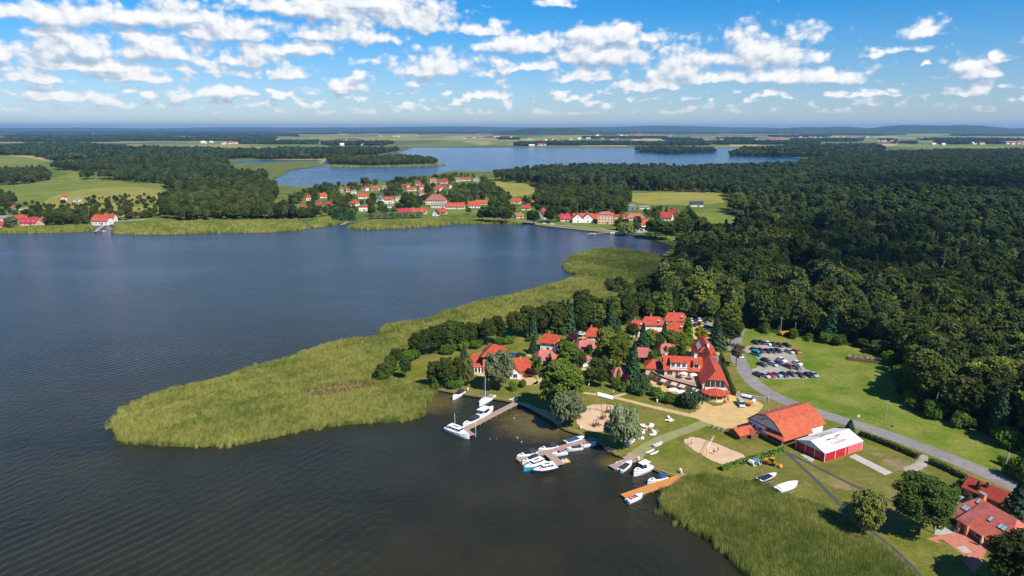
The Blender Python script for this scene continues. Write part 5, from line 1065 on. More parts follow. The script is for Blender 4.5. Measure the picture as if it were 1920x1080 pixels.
# hedges
def hedge(name, px, wd, h, label, m='bush', dens=26):
    c = smooth_ring(GP(px), 1, False); V = []; F = []; Tt = []; b = MB()
    for p, q in zip(c[:-1], c[1:]):
        d_ = (q - p).normalized(); nn = Vector((-d_.y, d_.x, 0)); L_ = (q - p).length
        b.prism([p - nn * wd * .42, q - nn * wd * .42, q + nn * wd * .42, p + nn * wd * .42], (0, 0, h * .93))
        for k in range(int(L_ * dens * (wd + 2 * h) / 4)):
            u = random.uniform(0, L_); s_ = random.uniform(-1, 1) * (wd + 2 * h) / 2
            if abs(s_) < wd / 2: o, z, nr = s_, h, Vector((0, 0, 1))
            else: o, z, nr = math.copysign(wd / 2, s_), h - (abs(s_) - wd / 2), nn * math.copysign(1, s_)
            pt = p + d_ * u + nn * o + Vector((0, 0, max(.05, z))) + nr * random.uniform(-.04, .12); nr = (nr + Vector((random.gauss(0, .4), random.gauss(0, .4), random.gauss(0.2, .4)))).normalized()
            a = nr.orthogonal().normalized(); e = nr.cross(a); s2 = random.uniform(.12, .26); o_ = len(V); V += [tuple(pt - a * s2 - e * s2), tuple(pt + a * s2 - e * s2), tuple(pt + a * s2 + e * s2), tuple(pt - a * s2 + e * s2)]; F.append((o_, o_ + 1, o_ + 2, o_ + 3)); Tt.append(random.random())
    t = thing('hedge', label, 'hedge', (0, 0, 0)); obj('foliage', leafmesh('hedge_foliage', V, F, Tt, [LEAF[m]]), t); b.build('inner_twigs', M['dark'], t); return t
hedge('hedge', [(1612, 816), (1660, 834), (1720, 860)], 1.2, 1.3, 'long clipped hedge between road and event tent', 'alder'); hedge('hedge', [(1742, 868), (1780, 885), (1818, 904)], 1.2, 1.3, 'clipped hedge running along the road to the villa', 'alder')
hedge('hedge', [(1818, 906), (1800, 920), (1786, 934)], 1.6, 1.8, 'rounded green hedge turning from the road to the villa drive'); hedge('hedge', [(1352, 882), (1400, 866), (1470, 846)], 1.3, 1.2, 'bright clipped hedge below the sand court')
hedge('hedge', [(1352, 668), (1362, 705), (1377, 742)], .9, 1.5, 'dark hedge along the east side of the hotel', 'alder')
# ============================================================ jetties and bulkhead
M['deck'] = surf('weathered_deck', [(.27, .18, .14), (.40, .28, .22)], 1.5, 5, .8, .006, 12); M['pile'] = surf('timber_pile', [(.20, .14, .08), (.36, .26, .15)], 3, 4, .9)
def jetty(name, a, b_, wd, m, label, finger=None, plank=.95):
    a = G(*a, 0); b_ = G(*b_, 0); d_ = (b_ - a); L_ = d_.length; rz = math.atan2(d_.y, d_.x); t = thing(name, label, 'jetty', (a.x, a.y, 0), rz)
    n = int(L_ / plank); w_ = L_ / n; bb = MB(); bb.box(.015, w_ - .015, -wd / 2, wd / 2, .72, .80); pm = bb.mesh('deck_board', m)
    for i in range(n): obj('deck_board', pm, t, (i * w_, random.uniform(-.015, .015), random.uniform(-.006, .006)))
    s = MB()
    for y in (-wd / 2 + .15, wd / 2 - .15): s.box(0, L_, y - .07, y + .07, .52, .718)
    s.build('bearer', M['pile'], t); pb = MB(); pb.cyl((0, 0, -1.2), (0, 0, .70), .12, n=7); pm = pb.mesh('pile', M['pile'])
    for i in range(int(L_ / 2.6) + 1):
        for y in (-wd / 2 + .12, wd / 2 - .12): obj('pile', pm, t, (min(L_ - .2, i * 2.6 + .2), y, 0))
    return t
jetty('jetty', (972, 757), (866, 812), 2.3, M['deck'], 'long weathered jetty beside the bathing beach'); jetty('jetty', (872, 812), (884, 821), 2.6, M['deck'], 'short cross platform at the end of the beach jetty')
jetty('jetty', (1114, 826), (970, 867), 2.2, M['deck'], 'weathered marina jetty with boats moored on both sides'); jetty('jetty', (1028, 855), (1052, 876), 2.4, M['deck'], 'finger platform branching off the marina jetty')
jetty('jetty', (1202, 861), (1146, 881), 2.4, M['deck'], 'short grey jetty beside the boat ramp'); jetty('jetty', (1288, 896), (1170, 937), 2.9, M['orange_wood'], 'new orange timber jetty beside the reeds', plank=.6)
rp = thing('boat_ramp', 'wooden boat ramp sloping into the water under the forked willow', 'ramp', (0, 0, 0)); q = [G(1164, 857, .25), G(1180, 848, .85), G(1206, 859, .85), G(1190, 868, .25)]
for i in range(9):
    b = MB(); a0 = q[0].lerp(q[3], i / 9); a1 = q[0].lerp(q[3], (i + .93) / 9); c0 = q[1].lerp(q[2], i / 9); c1 = q[1].lerp(q[2], (i + .93) / 9); b.slab([a0, a1, c1, c0], .1); b.build('ramp_board', M['deck'], rp)
def bulkhead(px, label):
    c = smooth_ring(GP(px, 0), 1, False); t = thing('bulkhead', label, 'retaining wall', (0, 0, 0)); cap = MB(); pb = MB(); pb.cyl((0, 0, -1), (0, 0, .78), .13, n=6); pm = pb.mesh('post', M['pile']); bd = MB()
    for p, q_ in zip(c[:-1], c[1:]):
        d_ = (q_ - p).normalized(); nn = Vector((-d_.y, d_.x, 0)); cap.prism([p - nn * .22 + Vector((0, 0, .78)), q_ - nn * .22 + Vector((0, 0, .78)), q_ + nn * .22 + Vector((0, 0, .78)), p + nn * .22 + Vector((0, 0, .78))], (0, 0, .1)); bd.prism([p + nn * .05, q_ + nn * .05, q_ + nn * .12, p + nn * .12], (0, 0, .76))
        for k in range(max(1, int((q_ - p).length / 1.1))): obj('post', pm, t, p + d_ * (k * 1.1 + .3) - nn * .12)
    cap.build('cap_beam', M['pile'], t); bd.build('backing_boards', M['darkwood'], t); return t
bulkhead([(812, 731), (850, 738), (890, 745), (940, 752), (966, 757)], 'timber bulkhead between lakeside lawn and quiet basin'); bulkhead([(1044, 800), (1060, 808), (1086, 816), (1112, 827)], 'timber bulkhead edging the playground lawn'); bulkhead([(1116, 829), (1132, 839), (1152, 854), (1164, 858)], 'dark timber bulkhead from marina jetty to boat ramp')
bulkhead([(1190, 866), (1215, 878), (1240, 888), (1268, 897), (1304, 899)], 'timber bulkhead behind the moored white cruiser')
# ============================================================ boats
M['gel'] = flat('white_gelcoat', (.80, .79, .77), .25, .5, coat=.3); M['deckgrey'] = flat('pale_deck', (.62, .60, .56), .5); M['bglass'] = flat('boat_glass', (.02, .024, .03), .08, .6); M['canvas_dark'] = flat('dark_canvas', (.03, .03, .04), .8); M['canvas_blue'] = flat('blue_canvas', (.02, .06, .20), .8); M['teak'] = flat('teak', (.36, .20, .11), .7)
def boat(a_, s_, kind, label, hullc='gel', H=.85, Bm=None, topc='canvas_dark', cat='boat'):
    """bow and stern pixels on the water; hull, deck, cockpit and the fittings of its kind"""
    a = G(*a_, 0); s = G(*s_, 0); d_ = a - s; L_ = max(3.6, min(9.5, d_.length)); c = (a + s) / 2; B = Bm or L_ * .36; t = thing({'sail': 'sailing_boat', 'pedal': 'pedal_boat', 'row': 'rowing_boat'}.get(kind, 'motor_boat'), label, cat, (c.x, c.y, 0), math.atan2(d_.y, d_.x), 'boats moored at the jetties')
    st = [(-.5, .86, .92), (-.3, .98, .92), (0, 1, .95), (.22, .86, 1.02), (.38, .5, 1.12), (.47, .18, 1.2), (.5, .03, 1.24)]; rings = []
    for x, wf, hf in st:
        w_ = B / 2 * wf; h_ = H * hf; rings.append([(x * L_, 0, -.35), (x * L_, w_ * .72, -.1), (x * L_, w_, h_ * .55), (x * L_, w_ * 1.02, h_), (x * L_, -w_ * 1.02, h_), (x * L_, -w_, h_ * .55), (x * L_, -w_ * .72, -.1)])
    b = MB(); b.loft(rings); b.build('hull', M[hullc], t, True if False else False)
    b = MB(); b.loft([[(x * L_ * .97, B / 2 * wf * .9, H * hf + .012), (x * L_ * .97, -B / 2 * wf * .9, H * hf + .012), (x * L_ * .97, -B / 2 * wf * .9, H * hf + .05), (x * L_ * .97, B / 2 * wf * .9, H * hf + .05)] for x, wf, hf in st]); b.build('deck', M[hullc if kind == 'pedal' else 'gel'], t)
    b = MB(); b.mat(0); 
    for s2 in (1, -1):
        pts = [(x * L_, s2 * B / 2 * wf * 1.03, H * hf - .02) for x, wf, hf in st]
        for p, q_ in zip(pts[:-1], pts[1:]): b.cyl(p, q_, .045, n=5)
    b.build('rub_rail', M['teak' if hullc != 'gel' else 'metalgrey'], t)
    z = H * .97
    def cab(x0, x1, w0, h, rake=.35, name='cabin', m='gel', zz=None):
        zz = z if zz is None else zz; b = MB(); b.loft([[(x0 * L_, w0, zz), (x1 * L_, w0 * .82, zz), (x1 * L_, -w0 * .82, zz), (x0 * L_, -w0, zz)], [(x0 * L_ + .05, w0 * .88, zz + h), (x1 * L_ - rake, w0 * .7, zz + h), (x1 * L_ - rake, -w0 * .7, zz + h), (x0 * L_ + .05, -w0 * .88, zz + h)]]); return b.build(name, M[m], t)
    if kind in ('cruiser', 'hardtop'):
        cab(-.05, .36, B * .36, .38, .9); cab(-.12, .16, B * .37, .42, .55, 'windscreen', 'bglass', z + .3); b = MB(); b.box(-.44 * L_, -.08 * L_, -B * .36, B * .36, z + .02, z + .10); b.build('cockpit', M['deckgrey'], t)
        if kind == 'cruiser':
            cab(-.4, -.02, B * .37, .85, .5, 'canopy', topc, z + .2)
        else:
            b = MB(); b.loft([[(-.32 * L_, B * .4, z + 1.55), (.12 * L_, B * .34, z + 1.5), (.12 * L_, -B * .34, z + 1.5), (-.32 * L_, -B * .4, z + 1.55)], [(-.3 * L_, B * .36, z + 1.68), (.1 * L_, B * .3, z + 1.63), (.1 * L_, -B * .3, z + 1.63), (-.3 * L_, -B * .36, z + 1.68)]]); b.build('hardtop', M['gel'], t)
            b = MB()
            for x in (-.3, .08):
                for y in (-B * .32, B * .32): b.cyl((x * L_, y, z), (x * L_, y, z + 1.55), .035, n=5)
            b.build('hardtop_struts', M['metalgrey'], t); cab(-.1, .1, B * .33, .8, .4, 'wheelhouse_glass', 'bglass', z + .4)
        b = MB(); b.box(.22 * L_, .30 * L_, -.2, .2, z + .36, z + .43); b.build('hatch', M['bglass'], t)
    elif kind == 'trawler':
        cab(-.34, .22, B * .38, .55, .2, 'cabin_base'); g_ = cab(-.33, .16, B * .36, .55, .35, 'cabin_windows', 'bglass', z + .5); b = MB(); b.box(-.36 * L_, .14 * L_, -B * .37, B * .37, z + 1.05, z + 1.15); b.build('cabin_roof', M['gel'], t)
        b = MB(); b.box(-.2 * L_, .02 * L_, -.25, .25, z + 1.152, z + 1.2); b.build('roof_hatch', M['bglass'], t)
        for x in (-.30, -.16, -.02): b = MB(); b.box(x * L_ - .05, x * L_ + .05, -B * .365, B * .365, z + .5, z + 1.05); b.build('window_post', M['gel'], t)
        b = MB()
        for s2 in (1, -1):
            pr = [(.46 * L_, s2 * .12, H * 1.2 + .5), (.3 * L_, s2 * B * .34, H * 1.08 + .5), (.12 * L_, s2 * B * .45, H + .5)]
            for p, q_ in zip(pr[:-1], pr[1:]): b.cyl(p, q_, .02, n=4)
            for p in pr: b.cyl((p[0], p[1], p[2] - .5), p, .02, n=4)
        b.build('bow_rail', M['metalgrey'], t)
    elif kind == 'covered':
        cab(-.42, .22, B * .4, .28, .5, 'cover', topc); b = MB(); b.box(-.56 * L_, -.49 * L_, -.18, .18, .2, 1.0); b.build('outboard_motor', M['bglass'], t)
    elif kind == 'open':
        b = MB(); b.box(-.42 * L_, .12 * L_, -B * .34, B * .34, z + .03, z + .1); b.build('cockpit', M['deckgrey'], t)
        for x in (-.3, -.1): b = MB(); b.box(x * L_ - .25, x * L_ + .25, -B * .28, B * .28, z + .1, z + .42); b.build('seat', flat('seat_' + topc, (.45, .12, .09) if topc == 'red' else (.25, .25, .27), .7), t)
        cab(.02, .12, B * .3, .35, .3, 'windscreen', 'bglass', z + .05); b = MB(); b.box(-.57 * L_, -.49 * L_, -.2, .2, .1, 1.05); b.build('outboard_motor', M['canvas_blue'], t)
    elif kind == 'sail':
        cab(-.1, .26, B * .3, .32, .4); b = MB(); b.cyl((.06 * L_, 0, z), (.06 * L_, 0, z + 8.6), .075, .05, 6); b.build('mast', M['white_paint'], t); b = MB(); b.cyl((.04 * L_, 0, z + 1.2), (-.42 * L_, 0, z + 1.15), .05, n=6); b.build('boom', M['metalgrey'], t)
        b = MB(); b.cyl((.02 * L_, 0, z + 1.32), (-.4 * L_, 0, z + 1.27), .17, .13, 8); b.build('sail_cover', M['canvas_blue'], t); b = MB(); b.cyl((.48 * L_, 0, H * 1.25), (.07 * L_, 0, z + 8.2), .07, .03, 5); b.build('furled_jib', M['canvas_blue'], t)
        b = MB()
        for s2 in (1, -1): b.cyl((.04 * L_, s2 * B * .48, H), (.06 * L_, 0, z + 8.3), .012, n=3)
        b.cyl((-.49 * L_, 0, H), (.06 * L_, 0, z + 8.5), .012, n=3); b.build('stays', M['metalgrey'], t); b = MB(); b.box(-.44 * L_, -.12 * L_, -B * .3, B * .3, z + .02, z + .1); b.build('cockpit', M['teak'], t)
    elif kind == 'row':
        b = MB(); b.box(-.44 * L_, .3 * L_, -B * .3, B * .3, z + .05, z + .09); b.build('inner_floor', M['deckgrey'], t)
        for x in (-.25, .1): b = MB(); b.box(x * L_ - .12, x * L_ + .12, -B * .38, B * .38, z + .1, z + .15); b.build('thwart', M['wood'], t)
    elif kind == 'pedal':
        for x in (-.2, .08): b = MB(); b.box(x * L_ - .22, x * L_ + .22, -B * .36, B * .36, z + .05, z + .3); b.box(x * L_ - .3, x * L_ - .2, -B * .36, B * .36, z + .05, z + .62); b.build('seat', M['gel'], t)
    return t
M['hull_cyan'] = flat('cyan_hull', (.03, .30, .50), .25, .5, coat=.3); M['hull_navy'] = flat('navy_hull', (.012, .02, .06), .25, .5, coat=.3); M['hull_yellow'] = flat('yellow_hull', (.72, .34, .012), .35); M['hull_orange'] = flat('orange_hull', (.75, .25, .02), .35)
boat((849, 750), (869, 737), 'cruiser', 'small white cruiser with dark canopy moored at the lawn bulkhead'); boat((899, 762), (924, 744), 'sail', 'white sailing boat with blue sail cover and tall mast'); boat((926, 767), (893, 789), 'hardtop', 'white cabin cruiser with hardtop on the beach jetty', H=1.1)
boat((868, 802), (898, 786), 'cruiser', 'white sports boat with dark windscreen on the beach jetty'); bt = boat((882, 824), (836, 806), 'trawler', 'large white motor cruiser moored at the end of the beach jetty', H=1.35, Bm=3.0)
b = MB(); b.cyl((-1.2, 0, 2.4), (-1.2, 0, 6.6), .05, n=5); b.build('mast', M['white_paint'], bt)
boat((969, 861), (1007, 851), 'cruiser', 'white cruiser with dark canopy at the outer end of the marina'); boat((1009, 848), (1046, 840), 'cruiser', 'white sports cruiser with raked dark windscreen at the marina'); boat((1096, 823), (1060, 833), 'covered', 'white motor boat under a blue cover at the marina', topc='canvas_blue')
boat((1034, 856), (1063, 851), 'open', 'white motor boat with grey seats on the inner marina side'); boat((1062, 846), (1092, 842), 'covered', 'white motor boat under a dark cover on the inner marina side'); boat((1118, 834), (1089, 839), 'open', 'open white boat with red seats near the marina shore end', topc='red')
boat((979, 871), (1010, 862), 'cruiser', 'white motor boat tucked behind the cyan boat'); boat((982, 884), (1022, 869), 'trawler', 'cyan-hulled cabin boat with white wheelhouse', 'hull_cyan', 1.1); boat((999, 889), (1044, 879), 'trawler', 'navy-hulled cabin boat with white wheelhouse', 'hull_navy', 1.05)
boat((1184, 869), (1162, 886), 'covered', 'white motor boat under a dark cover at the short grey jetty'); boat((1188, 893), (1220, 879), 'hardtop', 'white cruiser with large white hardtop at the bulkhead', H=1.3, Bm=2.6); boat((1214, 908), (1250, 898), 'cruiser', 'white motor boat with blue canopy beside the orange jetty', topc='canvas_blue'); boat((1205, 931), (1176, 944), 'open', 'small open white boat tied to the tip of the orange jetty', topc='red')
boat((1047, 869), (1066, 866), 'pedal', 'yellow pedal boat beside the finger platform', 'hull_yellow', .45, 1.7); boat((1131, 840), (1150, 850), 'pedal', 'orange pedal boat tied to the dark bulkhead', 'hull_orange', .45, 1.7); boat((1156, 869), (1170, 865), 'row', 'yellow kayak by the boat ramp', 'hull_yellow', .3, .8)
def ashore(o, z=LZ): o.location.z = z + .35; o['group'] = 'boats lying on the grass'; return o
ashore(boat((1190, 830), (1174, 841), 'row', 'grey rowing boat lying under the forked willow', 'deckgrey', .5)); ashore(boat((1203, 828), (1189, 828), 'row', 'white and black dinghy lying near the white chairs', 'gel', .5)); ashore(boat((1206, 818), (1192, 820), 'covered', 'upturned pinkish boat on the grass under the willow', 'deckgrey', .45, topc='teak'))
ashore(boat((1241, 837), (1226, 843), 'row', 'white dinghy with blue inside beside the surfboards', 'gel', .45)); ashore(boat((1494, 918), (1456, 932), 'covered', 'white sailing boat hull standing on a trailer by the reeds', 'gel', 1.0, topc='gel'), LZ + .35); ashore(boat((1455, 899), (1422, 912), 'covered', 'black inflatable boat on a trailer on the dry grass', 'canvas_dark', .6, topc='bglass'), LZ + .3)
ashore(boat((1398, 868), (1414, 878), 'covered', 'white upturned dinghy by the bright hedge', 'gel', .5, topc='gel')); ashore(boat((1406, 866), (1424, 875), 'covered', 'teal covered dinghy beside the white one', 'deckgrey', .5, topc='hull_cyan'))
for i, (x, y) in enumerate(((1219, 847), (1227, 850))):
    b = MB(); b.loft([[(k * 1.9, w_, .1 + .12 * k * k), (k * 1.9, -w_, .1 + .12 * k * k), (k * 1.9, -w_ * .8, .2 + .12 * k * k), (k * 1.9, w_ * .8, .2 + .12 * k * k)] for k, w_ in ((-1, .1), (-.6, .3), (0, .36), (.6, .28), (1, .03))]); o = b.build('surfboard', M['gel']); o.location = G(x, y); o.rotation_euler[2] = R(38); tag(o, 'white surfboard lying on the lawn beside the ramp path', 'surfboard', 'surfboards on the lawn')
# ============================================================ cars
_car = {}
CARCOL = dict(black=(.012, .012, .015), navy=(.015, .025, .06), white=(.78, .78, .77), silver=(.42, .44, .46), maroon=(.12, .015, .025), red=(.45, .03, .015), orange=(.50, .10, .02), lightblue=(.22, .38, .52), turquoise=(.01, .30, .42), darkgreen=(.03, .06, .05), grey=(.12, .125, .13), blue=(.03, .10, .32))
WH = MB(); WH.cyl((0, -.1, 0), (0, .1, 0), .31, n=12); WHM = WH.mesh('wheel', flat('tyre', (.02, .02, .02), .9))
LT = MB(); LT.box(-.03, .03, -.16, .16, -.07, .07); LTM = LT.mesh('headlight', flat('headlight_glass', (.7, .72, .74), .15)); TLM = LT.mesh('tail_light', flat('tail_light', (.4, .02, .02), .3))
def car(x, y, rz, c, label, van=False, group='cars on the gravel car park', s=1.0):
    t = thing('van' if van else 'car', label, 'van' if van else 'car', G(x, y), R(rz), group); k = (c, van)
    if k not in _car:
        m = flat('car_paint_' + c, CARCOL[c], .28, .5, .1, .6)
        if van: bp = [(-2.4, .3), (-2.4, 1.0), (1.6, 1.0), (2.2, .88), (2.4, .6), (2.4, .3)]; cp = [(-2.4, 1.0), (-2.32, 1.62), (1.0, 1.62), (1.6, 1.0)]; rp = (-2.32, 1.0, 1.62, 2.0)
        else: bp = [(-2.1, .28), (-2.12, .72), (-1.95, .9), (-1.3, .95), (1.0, .93), (1.85, .78), (2.1, .6), (2.12, .28)]; cp = [(-1.8, .93), (-1.3, 1.38), (.25, 1.38), (1.05, .93)]; rp = (-1.32, .28, 1.38, 1.46)
        b = MB(); hw = .88 if not van else .95; pr = [[(x_, s_ * (hw if z_ < .85 else hw * .95), z_) for x_, z_ in bp] for s_ in (-1, 1)]; b.loft(pr); bm_ = b.mesh('body', m)
        g = MB(); g.loft([[(x_, s_ * (hw * .93 if z_ < 1.2 else hw * .78), z_) for x_, z_ in cp] for s_ in (-1, 1)]); gm = g.mesh('windows', M['bglass']); r_ = MB(); q = hw * .8; r_.loft([[(rp[0], q, rp[2]), (rp[1], q, rp[2]), (rp[1], -q, rp[2]), (rp[0], -q, rp[2])], [(rp[0] + .15, q * .8, rp[3]), (rp[1] - .2, q * .8, rp[3]), (rp[1] - .2, -q * .8, rp[3]), (rp[0] + .15, -q * .8, rp[3])]]); _car[k] = (bm_, gm, r_.mesh('roof', m))
    for nm, me in zip(('body', 'windows', 'roof'), _car[k]): obj(nm, me, t)
    fx = 1.35 if not van else 1.6
    for wx in (-fx, fx):
        for wy in (-.8, .8): obj('wheel', WHM, t, (wx, wy, .31))
    for wy in (-.6, .6): obj('headlight', LTM, t, (2.09 if not van else 2.39, wy, .62)); obj('tail_light', TLM, t, (-2.1 if not van else -2.39, wy, .7))
    if s != 1: t.scale = (s,) * 3
    return t
C4 = lambda X, Y: (1380 + X / 9, 620 + Y / 9 + 1.5)
LOT = [(330, 205, 'black'), (420, 207, 'black'), (538, 222, 'white'), (632, 240, 'navy'), (730, 250, 'maroon'), (852, 252, 'black'), (312, 325, 'grey'), (418, 343, 'maroon'), (525, 350, 'navy'), (612, 350, 'black'), (703, 345, 'navy'), (900, 360, 'silver'), (1015, 360, 'orange'),
       (495, 507, 'black'), (437, 580, 'darkgreen'), (625, 575, 'silver'), (700, 557, 'navy'), (765, 500, 'white'), (1030, 555, 'white'), (1018, 630, 'grey'), (885, 610, 'maroon'), (368, 750, 'black'), (492, 765, 'silver'), (580, 762, 'red'), (690, 750, 'lightblue'), (800, 750, 'navy'), (940, 740, 'grey'), (1080, 755, 'darkgreen'), (1210, 755, 'black'), (1305, 750, 'lightblue')]
ROWN = lambda Y: 'back row' if Y < 300 else 'second row' if Y < 420 else 'loose middle group' if Y < 660 else 'front row'
seen = {}
for X, Y, c in LOT:
    x, y = C4(X, Y); car(x, y, -66 + random.uniform(-7, 7), c, '%s car in the %s of the gravel car park' % ({'lightblue': 'pale blue', 'darkgreen': 'dark green', 'navy': 'dark blue', 'grey': 'dark grey'}.get(c, c), ROWN(Y)))
car(*C4(352, 405), -62, 'turquoise', 'turquoise van beside the dark grey car on the grass', True, 'vans at the resort'); car(1402, 752, -38, 'white', 'white van parked at the stone wall', True, 'vans at the resort'); car(1389, 760, -95, 'silver', 'silver van next to the orange trailer', True, 'vans at the resort')
for x, y, c, rz in ((1295, 602, 'white', 85), (1303, 602, 'black', 85), (1311, 601, 'white', 85), (1298, 612, 'blue', 60), (1304, 611, 'navy', 60), (1311, 609, 'black', 60), (1327, 604, 'black', 20), (1328, 609, 'silver', 20), (1327, 615, 'navy', 20), (1325, 621, 'white', 20), (1319, 601, 'grey', 85)):
    car(x, y, rz, c, '%s car on the yellow car yard behind the hotel' % {'navy': 'dark blue', 'grey': 'dark grey'}.get(c, c), group='cars on the yellow car yard')
for x, y, c, rz, lab in ((1076, 634, 'navy', 20, 'dark blue car beside the purple-leaved tree'), (1083, 632, 'black', 20, 'black car between the dark blue and the white car'), (1090, 628, 'white', 10, 'white car beside the two-storey cottage'), (966, 668, 'blue', 15, 'bright blue car behind the tower house'), (976, 668, 'black', 15, 'black car behind the tower house'), (1386, 669, 'white', 95, 'small white car driving on the road'), (1085, 645, 'black', 10, 'black car parked close behind the pink cottage'),
                       (1420, 805, 'black', 118, 'black car parked behind the garden shed'), (1790, 958, 'blue', 70, 'blue car half under the villa carport')): car(x, y, rz, c, lab, group='cars parked between the houses')
# ============================================================ yard machines and trailers
YEL = flat('machine_yellow', (.50, .24, .012), .4); ld = thing('wheel_loader', 'yellow wheel loader on the grass below the hedge', 'loader', G(1447, 872), R(-35)); ld.scale = (.82,) * 3
b = MB(); b.box(-2.4, -.4, -.8, .8, .7, 1.7); b.build('engine_cover', YEL, ld); b = MB(); b.box(-.4, .9, -.7, .7, .7, 1.4); b.build('body', YEL, ld); b = MB(); b.box(-.4, .7, -.65, .65, 1.4, 2.5); b.build('cab_windows', M['bglass'], ld); b = MB(); b.box(-.5, .8, -.75, .75, 2.5, 2.62); b.build('cab_roof', YEL, ld)
b = MB(); b.cyl((.9, -.5, 1.2), (2.6, -.5, .6), .12); b.cyl((.9, .5, 1.2), (2.6, .5, .6), .12); b.build('lift_arms', YEL, ld); b = MB(); b.prism([(2.5, -1.0, .2), (3.3, -1.0, .2), (2.7, -1.0, .95), (2.5, -1.0, .95)], (0, 2, 0)); b.build('bucket', YEL, ld)
for x in (-1.6, .6):
    for y in (-.85, .85): o = obj('wheel', WHM, ld, (x, y, .62)); o.scale = (2, 1.8, 2)
for x, y, rz, c, lab, nm in ((1472, 629, 10, YEL, 'orange tipping trailer by the pole at the wood edge', 'trailer'), (1400, 760, -38, M['orange_wood'], 'low orange trailer between the two vans', 'trailer')):
    t = thing(nm, lab, 'trailer', G(x, y), R(rz)); k = 1.3 if y < 700 else .9
    b = MB(); b.loft([[(-1.9 * k, -1 * k, .7), (1.9 * k, -1 * k, .7), (1.9 * k, 1 * k, .7), (-1.9 * k, 1 * k, .7)], [(-2 * k, -1.1 * k, .7 + .75 * k), (2 * k, -1.1 * k, .7 + .75 * k), (2 * k, 1.1 * k, .7 + .75 * k), (-2 * k, 1.1 * k, .7 + .75 * k)]]); b.build('box_body', c, t); b = MB(); b.cyl((1.9 * k, 0, .6), (3.2 * k, 0, .5), .06); b.build('drawbar', M['dark'], t)
    for wx in (-.5, .5):
        for wy in (-.9 * k, .9 * k): obj('wheel', WHM, t, (wx, wy, .31))
for x, y, lab, L_ in ((1438, 907, 'trailer frame under the black inflatable', 4.6), (1474, 928, 'trailer frame under the white sailing hull', 5.2)):
    t = thing('boat_trailer', lab, 'trailer', G(x, y), R(20 if L_ < 5 else 24)); b = MB(); b.box(-L_ / 2, L_ / 2, -.08, .08, .3, .4); b.box(-L_ * .3, -L_ * .3 + .12, -.9, .9, .28, .42); b.box(L_ * .1, L_ * .1 + .12, -.9, .9, .28, .42); b.build('frame', M['metalgrey'], t)
    for wx in (-.9, -.2):
        for wy in (-.9, .9): obj('wheel', WHM, t, (wx, wy, .31))
# ============================================================ poles, signs, furniture, people
def pole(x, yb, yt, label, two=False, arm=True, m='concrete'):
    h = (yb - yt) / (ppm(yb) * .93); t = thing('utility_pole', label, 'pole', G(x, yb), R(20)); b = MB()
    if two: b.cyl((-.9, 0, -.2), (0, 0, h), .13, .09, 7); b.cyl((.9, 0, -.2), (.05, 0, h), .13, .09, 7)
    else: b.cyl((0, 0, -.2), (0, 0, h), .14, .09, 8)
    b.build('shaft', M[m], t)
    if arm: b = MB(); b.box(-.8, .8, -.05, .05, h - .35, h - .25); [b.cyl((q, 0, h - .25), (q, 0, h - .05), .05) for q in (-.7, 0, .7)]; b.build('crossarm', M['metalgrey'], t)
    return t
pole(1660, 787, 751, 'single concrete pole in the open meadow'); pole(1886, 884, 848, 'double-legged pole beside the road', True, False); pole(1463, 628, 596, 'pole with lamp next to the orange trailer'); pole(1490, 629, 605, 'bare pole at the edge of the wood', arm=False); pole(1642, 528, 508, 'pole rising from the dark wood', arm=False); pole(1760, 545, 500, 'pale dead trunk standing out of the dark wood', arm=False, m='white_paint')
for x, yb, yt, lab, c in ((1609, 790, 778, 'small white sign on a thin post in the meadow', 'white_paint'), (1672, 806, 797, 'small blue sign beside the road', 'canvas_blue')):
    h = (yb - yt) / (ppm(yb) * .93); t = thing('road_sign', lab, 'sign', G(x, yb), R(-20)); b = MB(); b.cyl((0, 0, 0), (0, 0, h), .04); b.build('post', M['metalgrey'], t); b = MB(); b.box(-.35, .35, -.06, -.045, h - .65, h); b.build('plate', M[c], t)
def lounger(x, y, rz, grp='white loungers on the lawn', lab='white sun lounger standing on the lawn'):
    if 'l' not in _car:
        b = MB(); b.box(-.9, .35, -.32, .32, .28, .38); b2 = MB(); b2.prism([(.35, -.32, .3), (.95, -.32, .75), (.9, -.32, .83), (.3, -.32, .38)], (0, .64, 0)); b3 = MB(); b3.box(-.03, .03, -.03, .03, 0, .29); _car['l'] = (b.mesh('seat', M['white_paint']), b2.mesh('backrest', M['white_paint']), b3.mesh('leg', M['white_paint']))
    t = thing('sun_lounger', lab, 'lounger', G(x, y), R(rz), grp); obj('seat', _car['l'][0], t); obj('backrest', _car['l'][1], t)
    for q in ((-.8, -.28), (-.8, .28), (.3, -.28), (.3, .28)): obj('leg', _car['l'][2], t, (*q, 0))
for i in range(9): lounger(1122 + i * 3.2, 741.5 + i * .85, 80, 'white loungers by the long path', 'white lounger in the row beside the long path')
for x, y, rz in ((1206, 801, 140), (1210, 801, 130), (1219, 800, 60), (1223, 801, 60), (1208, 808, 200), (1227, 809, 330), (1229, 812, 330), (1223, 816, 20), (1226, 817, 10)): lounger(x, y, rz, 'white chairs gathered near the willow', 'white chair in the ring near the forked willow')
for x, y, rz in ((1252, 789, 10), (1256, 786, 120), (1257, 791, 200), (1260, 789, 300)): lounger(x, y, rz, 'white chairs on the open lawn', 'white chair in the small group on the open lawn')
for x, y in ((960, 757), (966, 759)): lounger(x, y - 7, 20, 'white loungers by the beach jetty', 'white lounger on the grass by the beach jetty')
